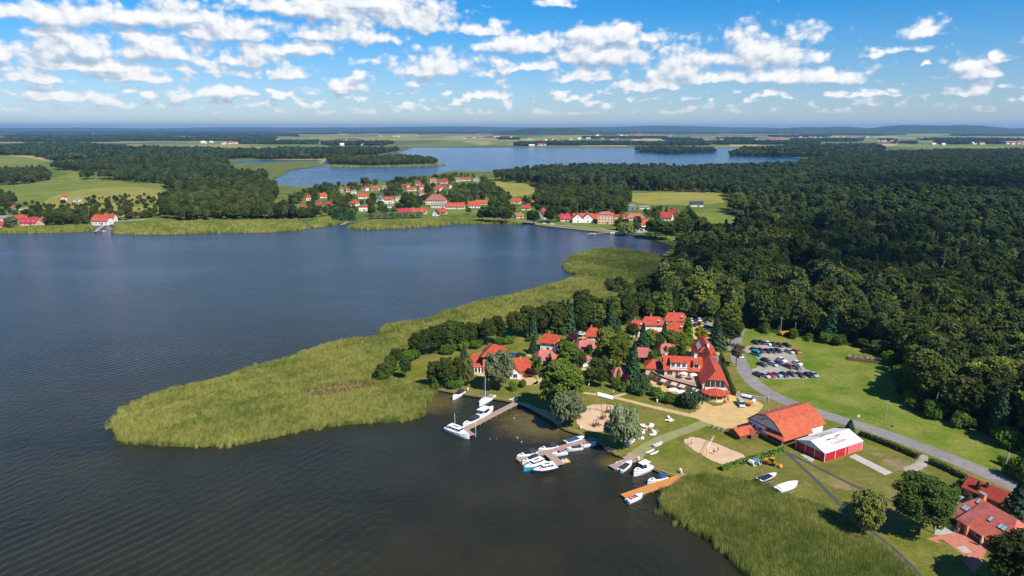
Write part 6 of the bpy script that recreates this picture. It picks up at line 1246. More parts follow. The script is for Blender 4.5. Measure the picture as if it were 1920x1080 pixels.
for x, y, lab in ((1213, 807, 'wooden lawn table between the white chairs'), (1219, 807, 'second wooden lawn table between the white chairs')):
    t = thing('lawn_table', lab, 'table', G(x, y), R(30)); b = MB(); b.box(-.6, .6, -.4, .4, .66, .72); b.build('tabletop', M['orange_wood'], t)
    for q in ((-.5, -.3), (.5, -.3), (.5, .3), (-.5, .3)): b = MB(); b.box(q[0] - .04, q[0] + .04, q[1] - .04, q[1] + .04, 0, .66); b.build('leg', M['orange_wood'], t)
def parasol(loc, r_, label, m='white_paint', closed=False, grp=None):
    t = thing('parasol', label, 'parasol', loc, 0, grp); b = MB(); b.cyl((0, 0, 0), (0, 0, 2.6), .04); b.build('pole', M['metalgrey'], t); b = MB(); n = 8
    if closed: b.loft([[(math.cos(6.283 * i / n) * q, math.sin(6.283 * i / n) * q, z) for i in range(n)] for q, z in ((.22, .7), (.34, 1.2), (.2, 2.2), (.04, 2.7))])
    else: b.add([(math.cos(6.283 * i / n) * r_, math.sin(6.283 * i / n) * r_, 2.1) for i in range(n)] + [(0, 0, 2.7)], [(i, (i + 1) % n, n) for i in range(n)])
    b.build('canopy', M[m], t); b = MB(); b.cyl((0, 0, 0), (0, 0, .1), .35, n=10); b.build('base', M['concrete'], t); return t
for x, y, lab in ((1262, 741, 'left round white parasol below the awnings'), (1277, 745, 'middle round white parasol below the awnings'), (1291, 748, 'white parasol partly behind the wide low pine')): parasol(G(x, y), 1.75, lab)
parasol(G(1839, 1024), 1, 'closed cream parasol on the villa terrace', 'cream', True)
for x, y in ((-9.5, 7.6), (-6.2, 6.8)): 
    c, s_ = math.cos(R(-8.5)), math.sin(R(-8.5)); p = ho + Vector((x * c - y * s_, x * s_ + y * c, 2.81)); parasol(p, 1.4, 'pale parasol on the hotel terrace', grp='terrace parasols')
for x, y in ((1089, 805), (1104, 724), (1232, 755), (1277, 888), (1197, 864), (1275, 886), (877, 733), (1423, 664)):
    t = thing('waste_bin', 'white waste bin on a post in the grass', 'bin', G(x, y), 0, 'white bins in the grass'); b = MB(); b.cyl((0, 0, .35), (0, 0, 1.15), .24, .27, 10); b.build('bucket', M['white_paint'], t); b = MB(); b.cyl((0, 0, 0), (0, 0, .35), .05); b.build('post', M['metalgrey'], t)
# playground
sw = thing('swing_frame', 'dark wooden swing frame on the playground sand', 'swing', G(1112, 770), R(-8)); 
for x in (-2.6, 2.6): b = MB(); b.cyl((x, -.8, 0), (x, 0, 2.4), .09); b.cyl((x, .8, 0), (x, 0, 2.4), .09); b.build('a_frame', M['wood'], sw)
b = MB(); b.cyl((-2.8, 0, 2.4), (2.8, 0, 2.4), .1); b.build('top_beam', M['wood'], sw)
for x in (-1, 1): b = MB(); b.cyl((x - .2, 0, .5), (x - .2, 0, 2.4), .02, n=4); b.cyl((x + .2, 0, .5), (x + .2, 0, 2.4), .02, n=4); b.box(x - .25, x + .25, -.12, .12, .45, .5); b.build('swing_seat', M['dark'], sw)
for x, y, rz, lab in ((1117, 800, 30, 'dark wooden climbing frame at the front of the playground'), (1141, 774, -20, 'dark wooden climbing tower behind the forked willow'), (1131, 786, 60, 'small wooden play frame in the middle of the sand')):
    t = thing('climbing_frame', lab, 'playground', G(x, y), R(rz))
    for q in ((-.8, -.6), (.8, -.6), (.8, .6), (-.8, .6)): b = MB(); b.cyl((*q, 0), (q[0] * .7, q[1] * .7, 2.3), .1); b.build('post', M['wood'], t)
    b = MB(); b.box(-.8, .8, -.6, .6, .8, .9); b.build('platform', M['wood'], t); b = MB(); b.prism([(.8, -.3, .88), (2.4, -.3, .05), (2.4, .3, .05), (.8, .3, .88)], (0, 0, .06)); b.build('slide', M['wood'], t); b = MB(); b.cyl((-.6, 0, 2.2), (.6, 0, 2.2), .08); b.build('top_rail', M['wood'], t)
vn = thing('volleyball_net', 'volleyball net on two posts across the sand court', 'net', G(1331, 842), R(62))
for x in (-4.6, 4.6): b = MB(); b.cyl((x, 0, 0), (x, 0, 2.5), .07); b.build('post', M['orange_wood'], vn)
b = MB(); b.box(-4.6, 4.6, -.01, .01, 2.33, 2.43); b.box(-4.6, 4.6, -.01, .01, 1.5, 1.54)
for i in range(47): b.box(-4.6 + i * .2 - .004, -4.6 + i * .2 + .004, -.004, .004, 1.52, 2.36)
for k in range(4): b.box(-4.6, 4.6, -.004, .004, 1.7 + k * .17, 1.708 + k * .17)
b.build('net', M['white_paint'], vn)
# stone wall at the gate, wood pile, bicycle rack, lamp posts on the jetty
t = thing('stone_wall', 'low pale stone wall at the hotel gate', 'wall', G(1412, 748), R(-27)); b = MB(); b.box(-5, 5, -.2, .2, -.2, 1.1); b.build('wall_body', M['concrete'], t); b = MB(); b.box(-5.1, 5.1, -.27, .27, 1.1, 1.2); b.build('coping', M['grey_paving'], t)
for x in (-4.9, 5.0): b = MB(); b.box(x - .35, x + .35, -.35, .35, -.2, 1.7); b.build('pillar', M['concrete'], t)
wp = thing('wood_pile', 'long pile of split firewood at the edge of the meadow', 'wood pile', G(1622, 676), R(-24)); lm = MB(); lm.cyl((0, -.5, 0), (0, .5, 0), .16, n=6); lmm = [lm.mesh('log', m) for m in (M['pile'], M['wood'], surf('split_wood', [(.34, .22, .15), (.5, .36, .26)], 3, 3, .9))]
for i in range(260): o = obj('log', random.choice(lmm), wp, (random.uniform(-6, 6), random.uniform(-2, 2), 0)); o.location.z = .15 + random.random() * (1.5 - abs(o.location.y) * .45); o.rotation_euler = (random.gauss(0, .12), random.gauss(0, .12), random.gauss(0, .3))
b = MB(); b.box(-6.2, 6.2, -2.5, -2.3, -.1, 1.1); b.build('retaining_boards', M['wood'], wp)
br = thing('bicycle_rack', 'steel bicycle rack at the corner of the courtyard', 'bicycle rack', G(1346, 806), R(-42)); b = MB(); b.box(-3, 3, -.05, .05, .35, .42); b.build('rail', M['metalgrey'], br)
for i in range(8):
    b = MB(); x = 0
    for yy in (-.5, .5):
        for k in range(12): a0, a1 = 6.283 * k / 12, 6.283 * (k + 1) / 12; b.cyl((x, yy + .32 * math.cos(a0), .34 + .32 * math.sin(a0)), (x, yy + .32 * math.cos(a1), .34 + .32 * math.sin(a1)), .025, n=3)
    b.cyl((x, -.5, .34), (x, -.1, .8), .03, n=4); b.cyl((x, .5, .34), (x, .35, .95), .03, n=4); b.cyl((x, -.1, .8), (x, .35, .85), .03, n=4); b.cyl((x - .25, .38, .98), (x + .25, .38, .98), .025, n=4); o = b.build('bicycle', [M['metalgrey'], M['dark']][i % 2]); o.rotation_euler[2] = R(-42); o.location = G(1346, 806) + Vector((math.cos(R(-42)), math.sin(R(-42)), 0)) * (-2.7 + i * .75); tag(o, 'bicycle standing in the rack at the courtyard corner', 'bicycle', 'bicycles in the rack')
for x, y, lab in ((892, 819, 'white lamp post on the cross platform'),): t = thing('lamp_post', lab, 'lamp post', G(x, y, .8)); b = MB(); b.cyl((0, 0, 0), (0, 0, 4.2), .06, .05); b.build('shaft', M['white_paint'], t); b = MB(); b.cyl((0, 0, 4.2), (0, 0, 4.45), .14, .1, 8); b.build('lantern', M['frame'], t)
def person(loc, rz, shirt, label, swim=False):
    """one continuous figure grown round a jointed skeleton"""
    J = dict(pel=((0, 0, .95), .13), wai=((0, 0, 1.12), .115), che=((0, 0, 1.35), .14), nec=((0, 0, 1.5), .055), hea=((.02, 0, 1.66), .10), top=((.01, 0, 1.74), .07), lk=((.05, .1, .5), .06), la=((-.03, .11, .08), .042), lt=((.12, .11, .03), .035), rk=((.02, -.1, .5), .06), ra=((-.06, -.11, .08), .042), rt=((.09, -.11, .03), .035),
             lh=((0, .1, .86), .09), rh=((0, -.1, .86), .09), ls=((0, .19, 1.42), .055), le=((.02, .26, 1.14), .042), lw=((.12, .27, .92), .03), lf=((.15, .27, .82), .03), rs=((0, -.19, 1.42), .055), re=((.02, -.26, 1.14), .042), rw=((.12, -.27, .92), .03), rf=((.15, -.27, .82), .03))
    E = 'pel-wai wai-che che-nec nec-hea hea-top pel-lh lh-lk lk-la la-lt pel-rh rh-rk rk-ra ra-rt che-ls ls-le le-lw lw-lf che-rs rs-re re-rw rw-rf'.split()
    t = thing('person', label, 'person', loc, rz, 'people at the resort')
    if 'p' not in _car:
        ks = list(J); me = bpy.data.meshes.new('body'); me.from_pydata([J[k][0] for k in ks], [tuple(ks.index(q) for q in e.split('-')) for e in E], []); tmp = bpy.data.objects.new('tmp', me); col.objects.link(tmp); md = tmp.modifiers.new('s', 'SKIN')
        for i, k in enumerate(ks): me.skin_vertices[0].data[i].radius = (J[k][1],) * 2; me.skin_vertices[0].data[i].use_root = k == 'pel'
        sd = tmp.modifiers.new('d', 'SUBSURF'); sd.levels = 1; dg = bpy.context.evaluated_depsgraph_get(); m2 = bpy.data.meshes.new_from_object(tmp.evaluated_get(dg)); bpy.data.objects.remove(tmp); m2.materials.clear(); m2.materials.append(flat('skin', (.48, .27, .18), .6)); _car['p'] = m2
    obj('body', _car['p'], t)
    ov = lambda a, b_, z: [(a * math.cos(6.283 * i / 10), b_ * math.sin(6.283 * i / 10), z) for i in range(10)]
    b = MB(); b.loft([ov(.155, .19, .98), ov(.15, .185, 1.15), ov(.175, .215, 1.36), ov(.10, .16, 1.49)]); b.build('shirt', flat('cloth_' + shirt, CARCOL[shirt], .9), t); b = MB(); b.loft([ov(.16, .2, .72), ov(.165, .2, .86), ov(.16, .195, .99)]); b.build('shorts', M['canvas_dark'], t); b = MB(); b.loft([ov(.07, .07, 1.62), ov(.125, .115, 1.68), ov(.11, .10, 1.76), ov(.04, .04, 1.80)]); b.build('hair', M['wood'], t)
for x, y, rz, c, lab in ((1150, 741, 1, 'white', 'person in white shirt walking on the long path'), (1154, 740, 2, 'navy', 'person in dark shirt walking on the long path'), (1296, 834, 0, 'white', 'person in white shirt at the back of the sand court'), (1338, 852, 2, 'red', 'person in red shirt at the volleyball net'), (1346, 848, 3, 'black', 'person in black shirt on the sand court'), (982, 760, 1, 'orange', 'person in orange shirt on the bathing beach'), (998, 768, 4, 'blue', 'person in blue shirt on the bathing beach'), (916, 728, 0, 'red', 'person in red shirt beside the pale willow')): person(G(x, y), rz, c, lab)
for x, y, c in ((964, 784, 'white'), (968, 779, 'orange'), (919, 824, 'orange'), (931, 824, 'red'), (970, 821, 'white'), (978, 829, 'white')): person(G(x, y, 0) - Vector((0, 0, 1.32)), 1, c, 'bather standing chest-deep in the lake off the beach', True)
# ============================================================ the village beyond the lake
M['blue_wall'] = flat('blue_sheet_metal', (.06, .26, .50), .5); M['brown_wall'] = M['darkwood']
VH = []
def vhouse(x, y, w_, d_, hw, hr, rz, roof_m, wall, label, kind='gable', dorm=0, name='house', chim=True):
    t = thing(name, label, 'house', G(x, y) + Vector((0, d_ * .5, 0)), R(rz), 'houses of the lakeside village'); VH.append((x, y, w_ * ppm(y)))
    ins, k = {'gable': ((0, 0), (1, 1)), 'half': ((d_ * .18,) * 2, (.5, .5)), 'hip': ((d_ * .5,) * 2, (1, 1))}[kind]
    block(t, -w_ / 2, w_ / 2, -d_ / 2, d_ / 2, -.4, hw, hw + hr, wall, roof_m, 'x', .5, ins, k, .25)
    n = max(2, int(w_ / 2.8)); st = max(1, int(hw / 2.6))
    for s in range(st):
        for i in range(n): window(t, -w_ / 2 + w_ * (i + .5) / n, -d_ / 2 - .03, 1.5 + 2.7 * s, 1.2, 1.4, 0)
        for e in (-1, 1): window(t, e * (w_ / 2 + .03), 0, 1.5 + 2.7 * s, 1.2, 1.4, R(90 * e))
    window(t, w_ * .12, -d_ / 2 - .05, 1.0, 1.0, 2.0, 0, 'dark', 'door')
    if kind == 'gable' and hr > 2.5:
        for e in (-1, 1): window(t, e * (w_ / 2 + .03), 0, hw + .9, 1.1, 1.2, R(90 * e))
    for i in range(dorm):
        xx = -w_ / 2 + w_ * (i + .5) / dorm; zz = hw + hr * .22; yy = -d_ / 2 + d_ * .12; b = MB(); b.prism([(xx - .8, yy, zz), (xx + .8, yy, zz), (xx + .8, yy, zz + 1.0), (xx, yy, zz + 1.7), (xx - .8, yy, zz + 1.0)], (0, d_ * .22, 0)); dd = b.build('dormer', M['white_wall'], t)
        b = MB(); b.box(xx - .45, xx + .45, yy - .05, yy + .02, zz + .25, zz + 1.0); b.build('pane', M['glass'], dd)
        b = MB(); b.slab([(xx - 1.0, yy - .2, zz + .9), (xx, yy - .2, zz + 1.85), (xx, yy + d_ * .24, zz + 1.85), (xx - 1.0, yy + d_ * .24, zz + .9)], .12); b.slab([(xx, yy - .2, zz + 1.85), (xx + 1.0, yy - .2, zz + .9), (xx + 1.0, yy + d_ * .24, zz + .9), (xx, yy + d_ * .24, zz + 1.85)], .12); b.build('dormer_roof', M[roof_m], t)
    if chim: b = MB(); b.box(w_ * .18, w_ * .18 + .6, -.1, .5, hw + hr * .7, hw + hr + .9); b.build('chimney', M['brickwall'], t)
    return t
V_ = [(577, 376, 7, 7, 4.5, 3.2, 20, 'roof', 'pale_wall', 'small cream house with orange roof left of the big shore trees', 'hip'), (604, 371, 10, 8, 3, 3.6, 30, 'roof', 'white_wall', 'house with broad orange gable among dark village trees'), (598, 388, 6, 6, 3, 2.6, 10, 'roofcrimson', 'pale_wall', 'small house with crimson roof above the green slope'),
      (616, 386, 6.5, 6, 2.6, 2.5, -10, 'roofcrimson', 'brown_wall', 'dark cabin with crimson roof right of the similar small one'), (567, 391, 7, 6, 2.6, 2.2, 5, 'roofdark', 'pale_wall', 'low house with red roof beside the whitish willow'), (587, 403, 8, 7, 3.6, 4, 8, 'roof', 'brown_wall', 'dark timber house with orange roof by the village inlet', 'gable', 2),
      (650, 360, 6, 6, 3, 2.6, 40, 'roof', 'white_wall', 'small orange roofed house high behind the trees'), (663, 364, 7, 6, 5, 1, 0, 'roofgrey', 'white_wall', 'plain white block house with flat roof'), (641, 361, 3, 3, 5, 1.2, 0, 'roofgrey', 'white_wall', 'narrow white transformer tower house'), (684, 358, 9, 8, 5.4, 2.4, -30, 'roofcrimson', 'white_wall', 'white two-storey house with red hip roof at the rear', 'hip'),
      (703, 357, 14, 9, 3.4, 4, -8, 'roofbrown', 'peach_wall', 'wide peach house with faded brown roof', 'half'), (720, 354, 7, 6, 3, 2, 0, 'roofgrey', 'pale_wall', 'small grey roofed house next to the wide peach one'), (680, 373, 15, 8, 4, 3.4, 10, 'roof', 'white_wall', 'long orange roofed house in two steps'), (663, 386, 11, 9, 3.6, 3.8, -25, 'roof', 'white_wall', 'orange hip-roofed house beside the green garden', 'hip'),
      (681, 396, 11, 8, 5.5, 1.4, 4, 'roofdark', 'white_wall', 'white two-storey house with low red roof near the shore', 'hip'), (711, 380, 9, 9, 5.2, 4.6, 62, 'roofslate', 'white_wall', 'white house with steep slate-grey roof'), (729, 382, 12, 10, 5.6, 4, 0, 'roofdark', 'white_wall', 'tall white house with deep red roof and balconies', 'gable', 3), (735, 390, 12, 6, 3, .8, 5, 'roofgrey', 'white_wall', 'white terraced annex with flat grey roof'),
      (745, 377, 8, 7, 4.5, 1.2, 20, 'roofgrey', 'pale_wall', 'cream block beside the dark village tree'), (757, 401, 13, 8, 2.8, 3.4, -2, 'roofcrimson', 'white_wall', 'boathouse with bright crimson roof behind the round willows'), (784, 401, 20, 9, 2.8, 3.8, -2, 'roof', 'white_wall', 'long orange roofed boathouse joined to the crimson one', 'gable', 2), (783, 348, 7, 7, 4, 2.6, 10, 'roofcrimson', 'peach_wall', 'crimson roofed house at the far lake side of the village'),
      (761, 354, 9, 8, 4, 2.6, -30, 'roofcrimson', 'white_wall', 'crimson roofed white house behind the long orange one'), (771, 358, 15, 7, 3.4, 2.8, -5, 'roof', 'white_wall', 'long orange roofed house in the rear row'), (790, 355, 10, 7, 4, 2.6, 30, 'roofdark', 'white_wall', 'white gabled house with dull red roof in the rear row'), (787, 367, 8, 8, 4, 4, 50, 'roof', 'white_wall', 'steep orange roofed house left of the manor'),
      (811, 343, 13, 9, 3.4, 4.4, 20, 'roofbrown', 'pale_wall', 'brown roofed farmhouse at the far lake'), (832, 344, 14, 8, 3.2, 3.6, -3, 'roofcrimson', 'white_wall', 'wide crimson roofed house at the far lake'), (824, 354, 9, 8, 3.6, 3, 0, 'roofcrimson', 'white_wall', 'crimson roofed house above the manor'), (821, 359, 9, 8, 3.2, 3.6, -20, 'roof', 'white_wall', 'orange roofed house just above the manor'),
      (841, 353, 8, 7, 3.6, 2.8, -30, 'roofcrimson', 'white_wall', 'white house with crimson roof among green trees'), (858, 340, 12, 8, 3, 3.6, 35, 'roofbrown', 'white_wall', 'white farmhouse at the edge of the ripe meadow'), (874, 339, 18, 8, 3.4, 2.6, 0, 'roofdark', 'white_wall', 'long white and red farm building by the ripe meadow'), (893, 340, 9, 8, 3.4, 4.4, 70, 'roofgrey', 'white_wall', 'white gable house at the meadow end'),
      (817, 384, 27, 16, 6.4, 7, -6, 'roofbrown', 'pale_wall', 'big cream manor with faded hipped roof', 'hip'), (826, 390, 26, 9, 4, 2.8, -3, 'roofgrey', 'pale_wall', 'long cream annex with grey roof before the manor', 'hip'), (853, 392, 25, 9, 3.4, 4.4, -3, 'roof', 'white_wall', 'long orange roofed inn with a row of dormers', 'gable', 5), (889, 390, 15, 10, 3.6, 5, 2, 'roof', 'white_wall', 'white house with bright orange roof at the village road'),
      (903, 384, 15, 7, 3, 3, 2, 'roofbarn', 'peach_wall', 'orange barn roof behind the white corner house'), (817, 405, 7, 7, 3, 4.2, 80, 'roofblack', 'white_wall', 'small half-timbered house with black gable on the shore'), (829, 402, 11, 7, 2.8, 3.2, -12, 'roof', 'peach_wall', 'orange roofed house right of the black gable'),
      (968, 382, 13, 9, 3.4, 3.6, -8, 'roof', 'white_wall', 'salmon roofed house below the ripe meadow', 'half'), (986, 394, 11, 8, 3, 3.4, -6, 'roofdark', 'white_wall', 'white cottage with dark red roof in the trees'), (973, 409, 9, 7, 2.6, 3, 20, 'roofbrown', 'pale_wall', 'low shore house under the big roadside trees'), (1013, 385, 24, 8, 3, 3, -2, 'roofbarn', 'peach_wall', 'long orange roofed farm building before the dark wood'),
      (1018, 411, 8, 9, 5, 6.5, 58, 'roofdark', 'white_wall', 'tall half-timbered house with steep maroon roof'), (1060, 415, 11, 8, 3, 5, 0, 'roofcrimson', 'white_wall', 'house with vivid crimson roof and single dormer', 'gable', 1), (1084, 418, 10, 12, 5, 5, 88, 'roof', 'white_wall', 'left white gable of the twin-gabled guesthouse'), (1103, 418, 10, 12, 5, 5, 88, 'roof', 'white_wall', 'right white gable of the twin-gabled guesthouse'), (1093, 416, 22, 8, 4, 5.2, -2, 'roof', 'white_wall', 'orange roofed main wing of the twin-gabled guesthouse'),
      (1117, 416, 16, 8, 3.4, 5, -2, 'roof', 'peach_wall', 'orange roofed wing between guesthouse and peach hotel'), (1136, 420, 17, 11, 10.4, 2.4, -6, 'roofpink', 'peach_wall', 'four-storey peach hotel with pink hipped roof', 'hip'), (1162, 410, 13, 6, 2.8, 1.8, 0, 'roofdark', 'pale_wall', 'low red roofed shed right of the peach hotel'), (1192, 413, 22, 10, 2.8, 4.4, -4, 'roofpink', 'pale_wall', 'broad pinkish hipped house behind the hotel car park', 'hip'),
      (1219, 425, 22, 9, 2.8, 4.6, 14, 'roof', 'white_wall', 'orange roofed house beside the shore car park', 'half'), (1251, 414, 14, 10, 4, 5.2, -24, 'roofdark', 'white_wall', 'maroon roofed house with white porch in the trees'), (1262, 407, 10, 8, 4.4, 4, -50, 'roof', 'brown_wall', 'orange roofed house rising behind the maroon one'), (1311, 458, 22, 10, 2.8, 4, 8, 'roofgrey', 'white_wall', 'long white house with grey hipped roof by the cove', 'hip'),
      (1307, 388, 17, 8, 4, 3.2, -3, 'roofblack', 'white_wall', 'white house with black roof standing alone on the slope'), (1184, 393, 10, 7, 4.4, 1.2, 0, 'roofgrey', 'blue_wall', 'blue metal shed in the trees'), (1208, 392, 13, 7, 2.6, 1.4, 0, 'roofgrey', 'white_wall', 'low white hut right of the blue shed'), (1277, 452, 8, 6, 2.6, 2, 20, 'roofbrown', 'pale_wall', 'small hut left of the grey roofed long house'),
      (52, 423, 17, 10, 3.4, 4.6, 4, 'roofcrimson', 'peach_wall', 'peach house with bright crimson roof on the left shore', 'gable', 3), (35, 417, 12, 8, 4, 3.8, 0, 'roof', 'peach_wall', 'orange roofed house behind the crimson one on the left shore'), (74, 422, 8, 9, 3.6, 4, 80, 'roofbrown', 'peach_wall', 'peach gable house next to the bushes on the left shore'), (2, 428, 9, 8, 3.4, 3.6, 10, 'roofdark', 'peach_wall', 'red roofed house at the water beside the grey willow'),
      (12, 415, 24, 8, 4, 2, 0, 'roofgrey', 'pale_wall', 'long cream building behind the left shore houses'), (187, 422, 18, 11, 4.6, 6, -2, 'roof', 'white_wall', 'white lakeside inn with orange roof and four dormers', 'half', 4), (206, 416, 9, 8, 4.4, 4, -2, 'roof', 'white_wall', 'orange roofed side wing of the lakeside inn'), (119, 378, 6, 6, 7, 3, 10, 'roof', 'white_wall', 'slim white house with orange cap in the meadow', 'hip'), (143, 378, 8, 6, 3, 1.4, 0, 'roofgrey', 'white_wall', 'low white house in the meadow'),
      (345, 390, 9, 7, 3, 3.4, 0, 'roof', 'white_wall', 'orange roof peeping from the shore woodland'), (31, 394, 18, 8, 3, 1.4, 0, 'roofbrown', 'pale_wall', 'low brown farm shed left of the meadow')]
for a in V_: a = list(a); a[2] *= .86; a[3] *= .86; a[4] *= .9; a[5] *= .88; vhouse(*a)
# shore road, gardens, jetties of the village
ribbon('village_road', [(905, 408), (960, 412), (1010, 419), (1080, 425), (1150, 432), (1185, 437), (1215, 434)], 5.5, .02, M['road']); ribbon('village_road', [(210, 415), (250, 413), (270, 411)], 6, .02, M['gravel'])
sheet('village_beach', [(1000, 421), (1060, 428), (1120, 434), (1160, 435.5), (1164, 433), (1100, 430), (1050, 425), (1005, 419)], .024, M['fieldyellow']); sheet('parking_lot', [(1195, 424), (1212, 424), (1222, 434), (1200, 437), (1186, 432)], .026, M['gravel'])
for px in ([(596, 412), (600, 404), (625, 393), (632, 396), (622, 410)], [(668, 384), (705, 379), (712, 386), (690, 390)], [(770, 392), (840, 394), (900, 398), (905, 402), (840, 400), (770, 396)], [(690, 416), (700, 408), (720, 409), (712, 416)]): sheet('village_lawn', px, .02, M['fieldgreen'])
jetty('jetty', (1160, 435), (1100, 441), 2.4, M['deck'], 'bathing jetty of the village beach', plank=3); jetty('jetty', (196, 423), (178, 436), 3, M['deck'], 'pale jetty in front of the lakeside inn', plank=3); jetty('jetty', (652, 417), (640, 423), 3, M['deck'], 'small jetty in the village inlet', plank=3)
for a, s, k, lab, c in (((180, 433), (196, 434), 'covered', 'white boat at the lakeside inn jetty', 'gel'), ((1104, 439), (1117, 440), 'open', 'white boat at the village bathing jetty', 'gel'), ((1144, 438), (1152, 437), 'row', 'white rowing boat on the village beach', 'gel'), ((1258, 452), (1270, 450), 'row', 'white boat drawn up in the cove', 'gel')): boat(a, s, k, lab, c)
for i in range(11): car(1192 + (i % 6) * 4.6, 427.5 + (i // 6) * 4.5 + random.random(), random.uniform(70, 110), random.choice(['white', 'silver', 'black', 'navy', 'red', 'silver']), 'car on the shore car park of the village', group='cars on the village car park')
for x, y in ((1035, 421), (1021, 420), (1128, 430), (1068, 424), (225, 413), (236, 413)): car(x, y, random.uniform(-15, 5), random.choice(['white', 'silver', 'black']), 'car on the village shore road', group='cars on the village road')
# trees of the village
def vt(kind, x, yb, h, w_, lab, grp='trees between the village houses', det=.3): return tree(kind, G(x, yb), h, w_, lab, grp, det)
for i in range(8): vt('willow', 700 + i * 12.5, 411 - .4 * i, 6.5, 8.5, 'round pollard willow in the row before the boathouse', 'round willows on the village shore', .3)
for x, yb, h, w_, k, lab in ((905, 416, 14, 13, 'alder', 'dark tree left of the big roadside pair'), (926, 418, 17, 17, 'alder', 'biggest roadside tree of the village shore'), (948, 419, 16, 15, 'alder', 'big roadside tree before the low shore house'), (1000, 421, 15, 14, 'alder', 'dark tree left of the half-timbered house'), (1030, 418, 14, 12, 'alder', 'dark tree right of the half-timbered house'), (1170, 441, 11, 16, 'golden_willow', 'pale yellow-green willow at the end of the village beach'), (1228, 447, 18, 20, 'alder', 'big dark tree by the cove car park'), (1248, 450, 17, 17, 'alder', 'second big dark tree by the cove'),
                           (1270, 442, 14, 13, 'alder', 'dark tree above the small hut'), (1290, 432, 12, 12, 'alder', 'dark tree behind the grey roofed long house'), (1330, 446, 13, 13, 'alder', 'dark tree right of the grey roofed long house'), (630, 412, 11, 10, 'spruce', 'dark conifer in the shore group of the village'), (638, 413, 12, 10, 'spruce', 'tall conifer in the shore group of the village'), (647, 413, 12, 10, 'spruce', 'broad conifer in the shore group of the village'), (660, 413, 10, 8, 'spruce', 'low conifer in the shore group of the village'),
                           (605, 366, 15, 14, 'alder', 'large dark tree on the far lake side of the village'), (685, 350, 16, 16, 'alder', 'tall dark crown behind the white hip-roofed house'), (748, 349, 17, 17, 'alder', 'large round tree against the far lake'), (556, 404, 12, 12, 'willow', 'whitish willow at the left end of the village'), (762, 389, 13, 16, 'alder', 'big dark tree in the middle of the village'), (748, 396, 10, 10, 'alder', 'dark tree left of the crimson boathouse'), (1050, 404, 11, 11, 'alder', 'tree behind the crimson roofed house'), (22, 428, 11, 12, 'willow', 'grey willow at the left shore water')): vt(k, x, yb, h, w_, lab, None, .4)
vill = GP([(520, 410), (545, 372), (600, 352), (640, 352), (740, 345), (800, 336), (860, 330), (900, 332), (920, 345), (960, 374), (1010, 380), (1060, 400), (1160, 402), (1240, 396), (1300, 405), (1340, 440), (1290, 462), (1240, 446), (1180, 436), (1100, 420), (1000, 414), (900, 404), (820, 404), (700, 406), (660, 410), (600, 408)])
P = fill(vill, 9.0, .48)
def hides(x, y):
    for hx, hy, hw in VH:
        if abs(x - hx) < hw * .5 + 4 and hy - 7 < y < hy + 12: return True
    return False
def to_px(p):
    zc = p[1] * math.cos(PITCH) + (CAM_H - LZ) * math.sin(PITCH); yc = -p[1] * math.sin(PITCH) * -1 - (CAM_H - LZ) * math.cos(PITCH)
    return 960 + p[0] / zc * FPX, 540 - yc / zc * FPX
cand = [p for p in P if not hides(*to_px(p))]; random.shuffle(cand)
for p in cand[:300]:
    k = random.choice(['alder', 'alder', 'linden', 'forest', 'spruce', 'birch']); h = random.uniform(6, 11.5); tree(k, (p[0], p[1], LZ), h, WIDTH[k] * h / HEIGHT[k] * random.uniform(.9, 1.4), 'leafy tree standing between the village houses' if k != 'spruce' else 'dark conifer standing between the village houses', 'trees between the village houses', .25)
vr = np.array(cand[300:]); wood_stuff('village_trees', vr, WOODSHAPES[:3] + [WOODSHAPES[7], WOODSHAPES[6]], rng.integers(0, 5, len(vr)), 'garden trees filling the gaps of the lakeside village', .35, .72, LZ, 1.15)
shorebush = np.concatenate([fill(GP(o), 6.5, .5) for o in ([(80, 424), (165, 420), (168, 411), (90, 412)], [(215, 412), (300, 410), (300, 404), (240, 405)], [(540, 410), (600, 409), (600, 400), (540, 404)])])
wood_stuff('shore_bushes', shorebush, [WOODSHAPES[2], WOODSHAPES[0]], rng.integers(0, 2, len(shorebush)), 'rounded bushes crowding the left far shore', .35, .7, LZ, 1.4)
# settlements on the plain
hm_ = {}
def far_house(x, y, w_, h, c, r_):
    p = G(x, y); t = thing('farmhouse', 'tiny pale farmhouse on the far plain' if c == 'white_wall' else 'tiny coloured farmhouse on the far plain', 'house', p, random.uniform(-.4, .4), 'farmhouses of the far plain'); b = MB(); b.box(-w_ / 2, w_ / 2, -w_ * .3, w_ * .3, 0, h); b.build('wall', M[c], t)
    b = MB(); b.prism([(-w_ / 2 - .5, -w_ * .34, h), (-w_ / 2 - .5, w_ * .34, h), (-w_ / 2 - .5, 0, h * 1.8)], (w_ + 1, 0, 0)); b.build('roof', M[r_], t)
for cx, cy, n, sx in ((920, 258, 12, 60), (1080, 262, 12, 90), (1320, 262, 10, 70), (1470, 262, 8, 60), (1850, 270, 14, 70), (420, 269, 8, 40), (620, 266, 6, 30), (1560, 257, 8, 70), (1180, 255, 8, 80), (1010, 273, 4, 40), (1700, 266, 6, 60), (660, 272, 4, 30), (160, 254, 3, 20), (1770, 271, 5, 30), (750, 256, 6, 50)):
    for i in range(n): y = cy + random.uniform(-1.6, 1.6); d = G(cx, y).y; far_house(cx + random.uniform(-sx, sx), y, random.uniform(14, 30) * max(1, d / 5000), random.uniform(5, 8) * max(1, d / 6000), random.choice(['white_wall', 'white_wall', 'pale_wall', 'peach_wall']), random.choice(['roofdark', 'roof', 'roofgrey', 'roofcrimson', 'white_wall']))
